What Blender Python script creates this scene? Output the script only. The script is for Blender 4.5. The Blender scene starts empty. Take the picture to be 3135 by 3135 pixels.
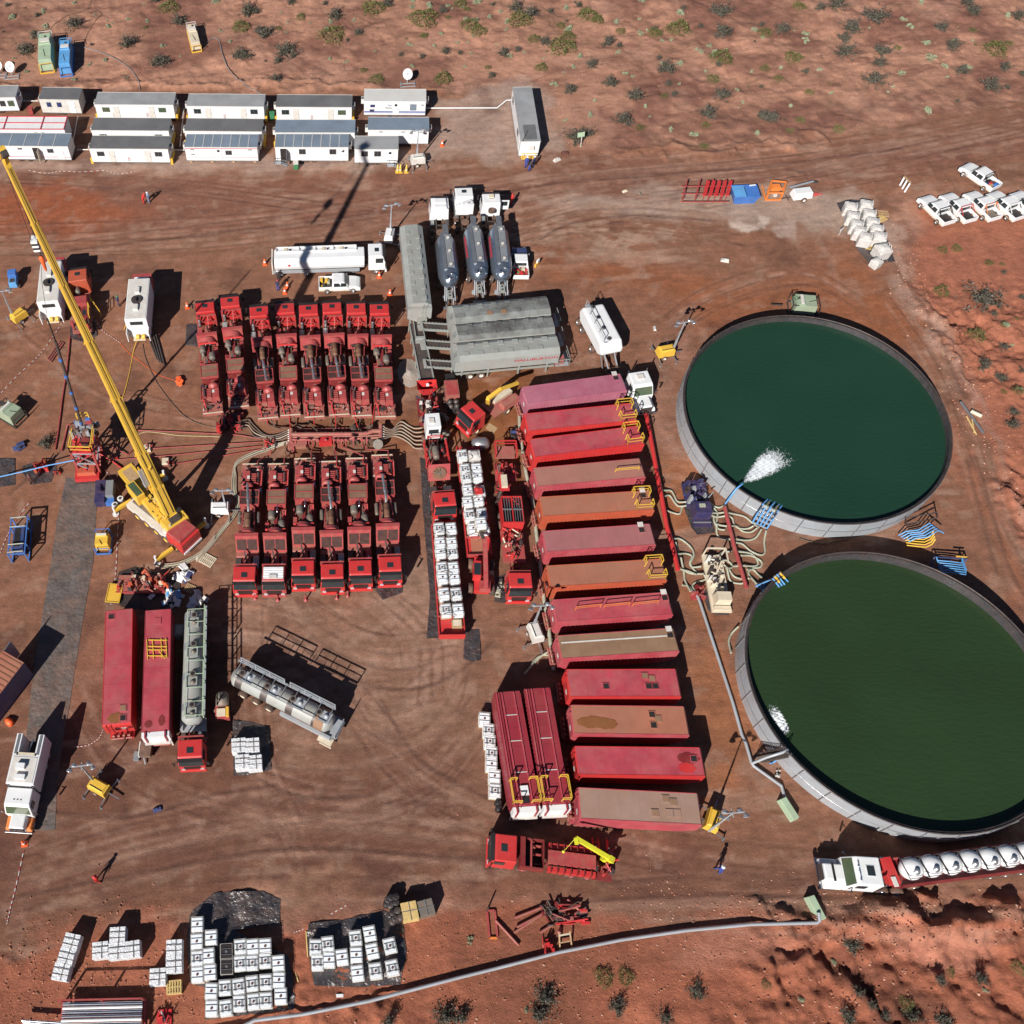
import bpy,bmesh,math,random
import numpy as np
from mathutils import Vector,Matrix
random.seed(7);np.random.seed(7)
sc=bpy.context.scene
PI=math.pi
# ---------------------------------------------------------------- camera, light, exposure
HC=86.0;FPX=2925.6;TILT=0.54545;ROLL=-0.067;PPX=967.9
cam=bpy.data.cameras.new('camera');co=bpy.data.objects.new('camera',cam);sc.collection.objects.link(co)
cam.sensor_width=36;cam.lens=36*FPX/3135;cam.shift_x=(1567.5 -PPX)/3135
cam.clip_start=1;cam.clip_end=6000
co.matrix_world=Matrix.Translation((0,0,HC)) @ Matrix.Rotation(TILT,4,'X') @ Matrix.Rotation(ROLL,4,'Z')
sc.camera=co
SUN_EL=math.radians(34);SUN_AZ=math.radians(236)      # direction towards the sun, anticlockwise from +x
world=bpy.data.worlds.new('World');sc.world=world;world.use_nodes=True
wn=world.node_tree.nodes;wl=world.node_tree.links
sky=wn.new('ShaderNodeTexSky');sky.sky_type='NISHITA';sky.sun_disc=False
sky.altitude=2500;sky.air_density=.75;sky.dust_density=.2;sky.sun_elevation=SUN_EL;sky.sun_rotation=PI/2 -SUN_AZ
wl.new(sky.outputs[0],wn['Background'].inputs[0]);wn['Background'].inputs[1].default_value=0.05
sl=bpy.data.lights.new('sun','SUN');sl.energy=5.0;sl.angle=math.radians(0.5);sl.color=(1,0.95,0.88)
so=bpy.data.objects.new('sun',sl);sc.collection.objects.link(so);so.location=(-60,-60,120)
sd=Vector((math.cos(SUN_EL)*math.cos(SUN_AZ),math.cos(SUN_EL)*math.sin(SUN_AZ),math.sin(SUN_EL)))
so.rotation_euler=sd.to_track_quat('Z','Y').to_euler()
sc.view_settings.view_transform='Standard';sc.view_settings.look='None'
sc.view_settings.exposure=0.47;sc.view_settings.gamma=1
# ---------------------------------------------------------------- survey: photo point + height -> place on the site
ZO=dict(A=(0,0),B=(780,0),C=(1560,0),D=(2335,0),E=(0,780),F=(580,780),G=(1180,680),H=(1960,780),I=(0,1560),J=(600,1300),K=(1250,1450),L=(2000,1450),M=(0,2335),N=(780,2335),O=(1460,2000),Q=(2335,2335),S=(2335,780),T=(2335,1560),U=(400,1900),V=(1400,2335),W=(1900,2200))
KZ=800/1932
def w(z,x,y,h=0.0):
    ox,oy=ZO[z];px,py=ox+KZ*x,oy+KZ*y
    a=(px -PPX)/FPX;b=-(py -1567)/FPX
    c,s=math.cos(ROLL),math.sin(ROLL);a,b=c*a -s*b,s*a+c*b
    c,s=math.cos(TILT),math.sin(TILT);X,Y,Z=a,c*b+s,s*b -c
    t=(HC -h)/-Z
    return Vector((X*t,Y*t,h))
def wl_(z,pts,h=0.0): return [w(z,p[0],p[1],p[2] if len(p)>2 else h) for p in pts]
def quad(z,pts,h):      # roof corners NW NE SE SW -> centre, heading, length, width
    c=wl_(z,pts,h) if isinstance(z,str) else [w(zz,x,y,h) for zz,x,y in pts]
    ctr=sum(c,Vector())/4;d=(c[1] -c[0])+(c[2] -c[3])
    L=((c[1] -c[0]).length+(c[2] -c[3]).length)/2;W=((c[3] -c[0]).length+(c[2] -c[1]).length)/2
    return ctr.x,ctr.y,math.atan2(d.y,d.x),L,W
# ---------------------------------------------------------------- materials
MATS={}
DIRT=(0.30,0.155,0.10)
def mat(name,col,rough=0.5,metal=0.0,dust=0.25,var=0.12,scale=1.2,bump=0.0,bscale=6,corr=None,spec=0.5,trans=0,dcol=DIRT,streak=0):
    m=bpy.data.materials.new(name);m.use_nodes=True;MATS[name]=m
    n=m.node_tree.nodes;l=m.node_tree.links;b=n['Principled BSDF']
    geo=n.new('ShaderNodeNewGeometry')
    nz=n.new('ShaderNodeTexNoise');nz.inputs['Scale'].default_value=scale;nz.inputs['Detail'].default_value=6;nz.inputs['Roughness'].default_value=.65
    l.new(geo.outputs['Position'],nz.inputs['Vector'])
    r=n.new('ShaderNodeMapRange');r.inputs['From Min'].default_value=.3;r.inputs['From Max'].default_value=.7
    r.inputs['To Min'].default_value=1 -var;r.inputs['To Max'].default_value=1+var;l.new(nz.outputs['Fac'],r.inputs['Value'])
    mx=n.new('ShaderNodeVectorMath');mx.operation='SCALE';mx.inputs[0].default_value=col;l.new(r.outputs[0],mx.inputs['Scale'])
    n2=n.new('ShaderNodeTexNoise');n2.inputs['Scale'].default_value=scale*.7;n2.inputs['Detail'].default_value=8;n2.inputs['Roughness'].default_value=.7
    mp=n.new('ShaderNodeMapping');mp.inputs['Location'].default_value=(13,7,3)
    if streak: mp.inputs['Scale'].default_value=(1,1,.25)
    l.new(geo.outputs['Position'],mp.inputs[0]);l.new(mp.outputs[0],n2.inputs['Vector'])
    r2=n.new('ShaderNodeMapRange');r2.inputs['From Min'].default_value=.42;r2.inputs['From Max'].default_value=.72
    r2.inputs['To Max'].default_value=min(1,dust*2);r2.inputs['To Min'].default_value=dust*.35;l.new(n2.outputs['Fac'],r2.inputs['Value'])
    mix=n.new('ShaderNodeMix');mix.data_type='RGBA';l.new(r2.outputs[0],mix.inputs['Factor'])
    l.new(mx.outputs[0],mix.inputs[6]);mix.inputs[7].default_value=(*dcol,1);l.new(mix.outputs[2],b.inputs['Base Color'])
    b.inputs['Roughness'].default_value=rough;b.inputs['Metallic'].default_value=metal;b.inputs['Specular IOR Level'].default_value=spec
    h=None
    if corr:
        tc=n.new('ShaderNodeTexCoord');wv=n.new('ShaderNodeTexWave');wv.bands_direction=corr[0];wv.inputs['Scale'].default_value=corr[1]
        wv.inputs['Distortion'].default_value=0;l.new(tc.outputs['Object'],wv.inputs['Vector'])
        bp=n.new('ShaderNodeBump');bp.inputs['Strength'].default_value=corr[2];bp.inputs['Distance'].default_value=.08;l.new(wv.outputs['Fac'],bp.inputs['Height']);h=bp
    if bump:
        n3=n.new('ShaderNodeTexNoise');n3.inputs['Scale'].default_value=bscale;n3.inputs['Detail'].default_value=4;l.new(geo.outputs['Position'],n3.inputs['Vector'])
        bp=n.new('ShaderNodeBump');bp.inputs['Strength'].default_value=bump;bp.inputs['Distance'].default_value=.15;l.new(n3.outputs['Fac'],bp.inputs['Height'])
        if h: l.new(h.outputs[0],bp.inputs['Normal'])
        h=bp
    if h: l.new(h.outputs[0],b.inputs['Normal'])
    return m
mat('red',(.50,.026,.03),.36,dust=.10,var=.08)
mat('red_worn',(.34,.038,.048),.5,dust=.26,var=.2,scale=2.2)
mat('red_dusty',(.33,.075,.075),.6,dust=.5,var=.2,scale=1.8)
mat('red_dark',(.17,.012,.017),.45,dust=.12,var=.2)
mat('crimson',(.38,.042,.065),.42,dust=.20,var=.2,scale=.6,dcol=(.42,.22,.19))
mat('crimson_dark',(.25,.02,.036),.42,dust=.10,var=.12,scale=.5)
mat('magenta',(.33,.085,.14),.5,dust=.14,var=.15,scale=.5,dcol=(.5,.32,.32))
mat('pink_brown',(.33,.14,.115),.6,dust=.3,var=.12,scale=.5)
mat('mauve',(.33,.12,.13),.5,dust=.18,var=.12,scale=.5)
mat('orange_brown',(.35,.125,.075),.6,dust=.35,var=.15,scale=.5)
mat('orange_red',(.42,.075,.035),.5,dust=.12,var=.12)
mat('grey_brown',(.29,.19,.15),.7,dust=.35,var=.12,scale=.5)
mat('rust_brown',(.22,.13,.075),.75,dust=.25,var=.2,scale=.6)
mat('mud',(.22,.085,.03),.35,dust=.1,var=.12)
mat('white',(.70,.71,.72),.38,dust=.045,var=.05)
mat('white_worn',(.60,.585,.55),.5,dust=.13,var=.1,scale=2)
mat('white_rib',(.80,.81,.82),.4,dust=.04,corr=('X',1.2,.35))
mat('cream',(.62,.55,.42),.5,dust=.15,var=.1)
mat('roof_grey',(.27,.28,.29),.45,dust=.05,var=.2,scale=.35,spec=.5,streak=1)
mat('roof_dark',(.13,.135,.14),.4,dust=.05,var=.2,scale=.35)
mat('roof_blue',(.17,.215,.27),.38,dust=.03,var=.15,scale=.4)
mat('roof_pale',(.55,.55,.53),.5,dust=.06,var=.08,scale=.5)
mat('glass',(.02,.03,.035),.08,dust=.02,spec=.8)
mat('glass_green',(.05,.09,.05),.15,dust=.1)
mat('glass_blue',(.02,.035,.13),.15,dust=.03)
mat('black',(.014,.014,.016),.5,dust=.04)
mat('rubber',(.025,.023,.022),.8,dust=.35,var=.2)
mat('dark_metal',(.06,.06,.062),.5,.4,dust=.15,var=.3,scale=3)
mat('grime_shade',(.10,.065,.05),.75,dust=.4,var=.4,scale=3,bump=.6,bscale=9)  # dirty metal tone, also painted in for shade between pump truck parts
mat('steel',(.42,.44,.46),.35,.75,dust=.10,var=.15)
mat('galv',(.35,.385,.42),.5,.2,dust=.12,var=.10,scale=.8,streak=1)
mat('chrome',(.75,.76,.78),.15,1,dust=.03)
mat('alu_blue',(.26,.31,.38),.25,.8,dust=.04,var=.12)
mat('walk_grey',(.20,.22,.24),.6,.1,dust=.08,var=.1)
mat('drum_grey',(.14,.145,.13),.6,.2,dust=.3,var=.25,scale=3)
mat('drum_rust',(.15,.07,.04),.7,.2,dust=.2,var=.3,scale=3)
mat('green_grey',(.27,.29,.275),.5,dust=.10,var=.10,scale=.8)
mat('green_grey_side',(.30,.32,.305),.5,dust=.14,var=.10,scale=.8,streak=1)
mat('roof_stained',(.235,.25,.24),.5,dust=.48,var=.25,scale=.42,dcol=(.055,.045,.042))
mat('belt',(.035,.035,.037),.85,dust=.15,var=.2)
mat('sand_dust',(.33,.30,.27),.95,dust=.3,var=.1,bump=.5)
mat('yellow',(.68,.42,.05),.4,dust=.08,var=.10,scale=.8)
mat('yellow_lime',(.62,.60,.03),.4,dust=.04)
mat('yellow_pale',(.60,.55,.28),.5,dust=.15)
mat('orange',(.70,.20,.04),.5,dust=.12)
mat('cone_orange',(.80,.12,.03),.5,dust=.04)
mat('blue',(.04,.16,.48),.45,dust=.08,var=.15)
mat('blue_deep',(.02,.05,.16),.45,dust=.12,var=.2)
mat('blue_sky',(.10,.32,.62),.4,dust=.06,var=.15)
mat('navy',(.018,.022,.085),.45,dust=.12,var=.25)
mat('hose_blue',(.10,.30,.60),.45,dust=.05)
mat('green_pale',(.34,.46,.32),.5,dust=.12,var=.1)
mat('green_deep',(.03,.20,.09),.5,dust=.1)
mat('sage',(.27,.35,.25),.5,dust=.12,var=.1)
mat('hose_pale',(.36,.40,.31),.6,dust=.22,var=.2)
mat('hose_dark',(.07,.065,.055),.6,dust=.3)
mat('hose_sand',(.33,.27,.21),.6,dust=.3)
mat('wood',(.40,.27,.14),.8,dust=.25,var=.2,scale=3)
mat('wood_yellow',(.58,.42,.16),.75,dust=.15,var=.2,scale=3)
mat('cardboard',(.38,.26,.14),.8,dust=.1)
mat('liner',(.035,.037,.043),.3,dust=.13,var=.5,scale=1.4,bump=1.0,bscale=3.2,spec=.8)
mat('liner_wall',(.035,.036,.041),.5,dust=.06,var=.3,scale=2)
mat('liner_dark',(.022,.022,.024),.4,dust=.10,var=.4,bump=.5,bscale=3)
mat('mat_grey',(.085,.08,.078),.55,dust=.26,var=.45,scale=.7,bump=.7,bscale=2.5)
mat('tote_white',(.76,.80,.84),.45,dust=.03,var=.06,scale=3)
mat('tote_top',(.74,.78,.81),.4,dust=.08,var=.12,scale=5)
mat('wrap',(.72,.74,.77),.22,dust=.05,var=.12,scale=5,bump=.6,bscale=7,spec=.7)
mat('bag',(.52,.51,.49),.6,dust=.10,var=.10,scale=2,bump=.5,bscale=4)
mat('cap_dark',(.10,.035,.03),.5,dust=.1)
mat('lamp_glass',(.70,.74,.80),.12,.5,dust=.02)
mat('skin',(.42,.24,.16),.6,dust=0)
mat('cloth_red',(.55,.02,.02),.8,dust=.05,var=.1,scale=8)
mat('cloth_blue',(.03,.06,.30),.8,dust=.05,var=.1,scale=8)
mat('cloth_pale_blue',(.22,.33,.50),.8,dust=.05)
mat('cloth_navy',(.02,.03,.08),.8,dust=.05)
mat('cloth_dark',(.03,.03,.035),.8,dust=.05)
mat('cloth_white',(.7,.7,.7),.8,dust=.05)
mat('foam',(.80,.84,.86),.6,dust=0,var=.2,scale=5)
mat('blue_stripe',(.03,.07,.30),.4,dust=.02)
mat('red_stripe',(.45,.03,.05),.4,dust=.02)
mat('grille',(.05,.022,.022),.6,.2,dust=.10,var=.3,scale=2)
mat('grille_brown',(.15,.085,.055),.8,dust=.4,var=.1)
mat('rock',(.45,.26,.19),.9,dust=.3,var=.2,bump=.5)
mat('twig',(.16,.12,.10),.9,dust=.2)
mat('concrete_pale',(.50,.42,.37),.9,dust=.3,bump=.4)
# ---------------------------------------------------------------- mesh builder
class MB:
    def __init__(s): s.v=[];s.f=[];s.m=[];s.sm=[]
    def add(s,vs,fs,m,smooth=False):
        o=len(s.v);s.v+=[tuple(v) for v in vs]
        for f in fs: s.f.append(tuple(i+o for i in f));s.m.append(m);s.sm.append(smooth)
        return s
    def b(s,x0,x1,y0,y1,z0,z1,m='red',t=0,tx=None,R=None,o=(0,0,0)):   # box, t = inset of the top
        if tx is None: tx=t
        vs=[(x0,y0,z0),(x1,y0,z0),(x1,y1,z0),(x0,y1,z0),(x0+tx,y0+t,z1),(x1-tx,y0+t,z1),(x1-tx,y1-t,z1),(x0+tx,y1-t,z1)]
        if R is not None: vs=[R @ Vector(v)+Vector(o) for v in vs]
        return s.add(vs,[(0,3,2,1),(4,5,6,7),(0,1,5,4),(1,2,6,5),(2,3,7,6),(3,0,4,7)],m)
    def bar(s,p,q,w_,h=None,m='steel'):      # box-section bar between two points
        p,q=Vector(p),Vector(q);d=q -p;L=d.length
        if L<1e-5: return s
        h=h or w_;u=d.normalized();a=Vector((0,0,1)) if abs(u.z)<.95 else Vector((1,0,0))
        sx=u.cross(a).normalized();sy=sx.cross(u)
        vs=[e+sx*i*w_/2+sy*j*h/2 for e in (p,q) for i,j in ((-1,-1),(1,-1),(1,1),(-1,1))]
        return s.add(vs,[(0,1,2,3),(7,6,5,4),(0,4,5,1),(1,5,6,2),(2,6,7,3),(3,7,4,0)],m)
    def cyl(s,p,q,r,m='steel',n=12,r2=None,caps=True):
        p,q=Vector(p),Vector(q);d=q -p
        if d.length<1e-6: return s
        u=d.normalized();a=Vector((0,0,1)) if abs(u.z)<.95 else Vector((1,0,0));sx=u.cross(a).normalized();sy=sx.cross(u)
        r2=r if r2 is None else r2
        c=[sx*math.cos(2*PI*i/n)+sy*math.sin(2*PI*i/n) for i in range(n)]
        A=[p+e*r for e in c];B=[q+e*r2 for e in c]
        s.add(A+B,[(i,(i+1) % n,n+(i+1) % n,n+i) for i in range(n)],m,True)
        if caps: s.add(A,[tuple(range(n))[::-1]],m);s.add(B,[tuple(range(n))],m)
        return s
    def tube(s,pts,r,m='steel',n=6,caps=True):
        pts=[Vector(p) for p in pts];V=[];N=len(pts);prev=None
        for i,p in enumerate(pts):
            d=(pts[min(i+1,N-1)] -pts[max(i-1,0)]).normalized()
            if prev is None:
                a=Vector((0,0,1)) if abs(d.z)<.9 else Vector((1,0,0));sx=d.cross(a).normalized()
            else: sx=(prev -d*prev.dot(d)).normalized()
            prev=sx;sy=d.cross(sx);rr=r[i] if isinstance(r,(list,tuple)) else r
            V+=[p+(sx*math.cos(2*PI*k/n)+sy*math.sin(2*PI*k/n))*rr for k in range(n)]
        s.add(V,[(i*n+k,i*n+(k+1) % n,(i+1)*n+(k+1) % n,(i+1)*n+k) for i in range(N-1) for k in range(n)],m,True)
        if caps: s.add(V[:n],[tuple(range(n))[::-1]],m);s.add(V[-n:],[tuple(range(n))],m)
        return s
    def lathe(s,prof,o=(0,0,0),ax='Z',m='steel',n=16,smooth=True):      # prof = (radius, height)
        V=[]
        for r,h in prof:
            for k in range(n):
                c,t=r*math.cos(2*PI*k/n),r*math.sin(2*PI*k/n)
                V.append(Vector((c,t,h) if ax=='Z' else ((h,c,t) if ax=='X' else (t,h,c)))+Vector(o))
        return s.add(V,[(i*n+k,i*n+(k+1) % n,(i+1)*n+(k+1) % n,(i+1)*n+k) for i in range(len(prof)-1) for k in range(n)],m,smooth)
    def sph(s,o,r,m='white',n=12,sz=1,lo=-1.0):
        pr=[]
        for i in range(n // 2+1):
            a=-PI/2+PI*i/(n // 2)
            if math.sin(a) >= lo: pr.append((max(1e-4,r*math.cos(a)),r*sz*math.sin(a)))
        return s.lathe(pr,o,'Z',m,n)
    def prism(s,poly,z0,z1,m,ax='Z'):
        n=len(poly);f=(lambda a,b,c: (a,b,c)) if ax=='Z' else ((lambda a,b,c: (a,c,b)) if ax=='Y' else (lambda a,b,c: (c,a,b)))
        V=[f(p[0],p[1],z0) for p in poly]+[f(p[0],p[1],z1) for p in poly]
        return s.add(V,[tuple(range(n))[::-1],tuple(range(n,2*n))]+[(i,(i+1) % n,n+(i+1) % n,n+i) for i in range(n)],m)
    def rail(s,pts,h,m='yellow',r=.035,close=False,mid=True):      # guard rail following deck points
        pts=[Vector(p) for p in pts];P2=pts+([pts[0]] if close else [])
        for a,c in zip(P2,P2[1:]):
            s.bar(a+Vector((0,0,h)),c+Vector((0,0,h)),r*2,m=m)
            if mid: s.bar(a+Vector((0,0,h*.5)),c+Vector((0,0,h*.5)),r*1.5,m=m)
            k=max(1,int((c-a).length/1.3))
            for i in range(k+1):
                e=a.lerp(c,i/k);s.bar(e,e+Vector((0,0,h)),r*2,m=m)
        return s
    def o(s,name,parent=None,bevel=0,loc=None,seg=2):
        me=bpy.data.meshes.new(name);me.from_pydata(s.v,[],s.f)
        ms=sorted(set(s.m));idx={k: i for i,k in enumerate(ms)}
        for k in ms: me.materials.append(MATS[k])
        me.polygons.foreach_set('material_index',[idx[k] for k in s.m]);me.polygons.foreach_set('use_smooth',s.sm)
        bm=bmesh.new();bm.from_mesh(me);bmesh.ops.recalc_face_normals(bm,faces=bm.faces);bm.to_mesh(me);bm.free()
        ob=bpy.data.objects.new(name,me);sc.collection.objects.link(ob)
        if parent: ob.parent=parent
        if loc: ob.location=loc
        if bevel:
            md=ob.modifiers.new('bevel','BEVEL');md.width=bevel;md.segments=seg;md.limit_method='ANGLE';md.angle_limit=math.radians(35)
        return ob
def tag(o,label,cat,group=None,kind=None):
    if label: o['label']=label
    if cat: o['category']=cat
    if group: o['group']=group
    if kind: o['kind']=kind
    return o
def thing(name,label,cat,group=None,loc=(0,0,0),rz=0):
    o=bpy.data.objects.new(name,None);sc.collection.objects.link(o);o.empty_display_size=.3
    o.location=loc;o.rotation_euler=(0,0,rz);return tag(o,label,cat,group)
def dup(o,parent=None,label=None,group=None):
    c=o.copy();sc.collection.objects.link(c);c.parent=parent
    if label: c['label']=label
    if group: c['group']=group
    for ch in list(o.children): dup(ch,c)
    return c
def place(o,p,rz=0,z=0): o.location=(p[0],p[1],z);o.rotation_euler=(0,0,rz);return o
def aim(o,front,rear,z=0):       # local +x looks to the front
    return place(o,front,math.atan2(front.y -rear.y,front.x -rear.x),z)
def smooth_path(pts,k=6):
    pts=[Vector(p) for p in pts];out=[]
    for i in range(len(pts) -1):
        p0,p1,p2,p3=pts[max(i-1,0)],pts[i],pts[i+1],pts[min(i+2,len(pts)-1)]
        for j in range(k):
            t=j/k;out.append(.5*((2*p1)+(-p0+p2)*t+(2*p0-5*p1+4*p2-p3)*t*t+(-p0+3*p1-3*p2+p3)*t**3))
    return out+[pts[-1]]
def wheel(parent,x,y,r=.5,wd=.3,rim='steel',name='wheel'):
    s_=1 if y>0 else -1
    m=MB().lathe([(r*.55,-wd/2),(r*.93,-wd/2),(r,-wd*.3),(r,wd*.3),(r*.93,wd/2),(r*.55,wd/2)],(0,0,0),'Y','rubber',18)
    wo=m.o(name,parent,loc=(x,y,r))
    MB().lathe([(.001,wd*.30*s_),(r*.25,wd*.34*s_),(r*.30,wd*.12*s_),(r*.50,wd*.14*s_),(r*.56,wd*.45*s_)],(0,0,0),'Y',rim,14).o('rim',wo)
    return wo
def text(body,size,m,parent,loc,rot,name='lettering',depth=.01,align='CENTER',sx=1):
    cu=bpy.data.curves.new(name,'FONT');cu.body=body;cu.size=size;cu.extrude=depth;cu.align_x=align;cu.align_y='CENTER';cu.resolution_u=2
    t=bpy.data.objects.new(name,cu);dg=bpy.context.evaluated_depsgraph_get()
    me=bpy.data.meshes.new_from_object(t);bpy.data.objects.remove(t);me.materials.clear();me.materials.append(MATS[m]);me.name=name
    o=bpy.data.objects.new(name,me);sc.collection.objects.link(o);o.parent=parent;o.location=loc;o.rotation_euler=rot;o.scale=(sx,1,1)
    return o
# ================================================================= THE SETTING: ground
_w0=w
q_=400/1092
ZF=dict(Z=(0,0,3135/1932),a=(1280,550,q_),b=(1260,1150,q_),c=(1260,1540,q_),d=(350,1450,300/1092),e=(150,1250,300/1932),f=(850,1250,q_),g=(700,1550,400/1932),h=(2000,1300,400/1932),i=(2700,1000,435/1932),j=(1400,2400,400/1932),k=(2400,2500,500/1932),l=(560,2780,400/1932))
def w(z,x,y,h=0.0):
    if z in ZF: ox,oy,k=ZF[z];x,y=(ox+k*x)/KZ,(oy+k*y)/KZ;z='A'
    return _w0(z,x,y,h)
def hsolve(base,top,zb=0):         # height of a point straight above a ground point
    b=w(*base,zb);return min((k*.1 for k in range(400)),key=lambda h: (w(*top,h).xy -b.xy).length)
def axis(lo,hi,st,far):
    a=list(np.arange(lo,hi+1e-6,st));d=st;l=[];r=[];x=lo
    while x>-far: d *= 1.35;x-=d;l.append(x)
    d=st;x=hi
    while x<far: d *= 1.35;x+=d;r.append(x)
    return np.array(l[::-1]+a+r)
GX=axis(-52,114,.21,2500);GY=axis(-8,156,.21,2500)
XX,YY=np.meshgrid(GX,GY)
def vnoise(scale,seed,X=None,Y=None):
    X=XX if X is None else X;Y=YY if Y is None else Y
    rs=np.random.RandomState(seed);g=rs.rand(256,256);x=X/scale;y=Y/scale
    xi=np.floor(x).astype(int);yi=np.floor(y).astype(int);fx=x -xi;fy=y -yi;fx=fx*fx*(3-2*fx);fy=fy*fy*(3-2*fy)
    a=g[yi % 256,xi % 256];b=g[yi % 256,(xi+1) % 256];c=g[(yi+1) % 256,xi % 256];d=g[(yi+1) % 256,(xi+1) % 256]
    return (a*(1-fx)+b*fx)*(1-fy)+(c*(1-fx)+d*fx)*fy
def fbm(scale,seed,n=4,X=None,Y=None):
    t=0;a=1;s=0
    for i in range(n): t=t+a*vnoise(scale/2**i,seed+i,X,Y);s+=a;a *= .55
    return t/s
WX=XX+(fbm(3,11) -.5)*5;WY=YY+(fbm(3,31) -.5)*5
def pmask(pts,soft=1.0,z='Z',warp=True):
    P=[w(z,*p) for p in pts];X,Y=(WX,WY) if warp else (XX,YY)
    ins=np.zeros(X.shape,bool);dm=np.full(X.shape,1e9);n=len(P)
    for i in range(n):
        a,b=P[i],P[(i+1) % n];dx,dy=b.x-a.x,b.y-a.y
        t=np.clip(((X-a.x)*dx+(Y-a.y)*dy)/(dx*dx+dy*dy+1e-9),0,1);dm=np.minimum(dm,np.hypot(X-a.x-t*dx,Y-a.y-t*dy))
        if abs(dy)>1e-9: ins ^= ((a.y>Y) != (b.y>Y)) & (X<dx*(Y-a.y)/dy+a.x)
    sdf=np.where(ins,dm,-dm);t=np.clip(sdf/soft*.5+.5,0,1);return t*t*(3-2*t)
def lmask(pts,wd,z='Z',warp=False,k=5):
    P=smooth_path([w(z,*p) for p in pts],k);X,Y=(WX,WY) if warp else (XX,YY);dm=np.full(X.shape,1e9)
    for a,b in zip(P,P[1:]):
        x0,x1,y0,y1=min(a.x,b.x)-wd*4,max(a.x,b.x)+wd*4,min(a.y,b.y)-wd*4,max(a.y,b.y)+wd*4
        i0,i1=np.searchsorted(GX,[x0-3,x1+3]);j0,j1=np.searchsorted(GY,[y0-3,y1+3]);S=np.s_[j0:j1,i0:i1]
        dx,dy=b.x-a.x,b.y-a.y;t=np.clip(((X[S]-a.x)*dx+(Y[S]-a.y)*dy)/(dx*dx+dy*dy+1e-9),0,1)
        dm[S]=np.minimum(dm[S],np.hypot(X[S]-a.x-t*dx,Y[S]-a.y-t*dy))
    return np.exp(-(dm/wd)**2)
PAD=[(-90,168),(960,168),(1035,185),(1075,285),(1500,268),(1932,190),(2050,170),(2050,350),(1700,365),(1690,440),(1700,540),(1770,640),(1830,780),(1900,960),(1990,1150),(2050,1560),(2050,1690),(1600,1705),(1200,1722),(830,1690),(560,1700),(380,1740),(-90,1800)]
C=np.zeros(XX.shape+(3,));C[:]=(.345,.176,.118)
f1=fbm(14,1);f2=fbm(5,51);f3=fbm(1.6,71,3)
C *= (1+(f1-.5)*.55+(f2-.5)*.45)[...,None]
def paint(mask,col,a=1.0):
    global C
    m=(mask*a)[...,None];C=C*(1 -m)+np.array(col)*m
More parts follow.
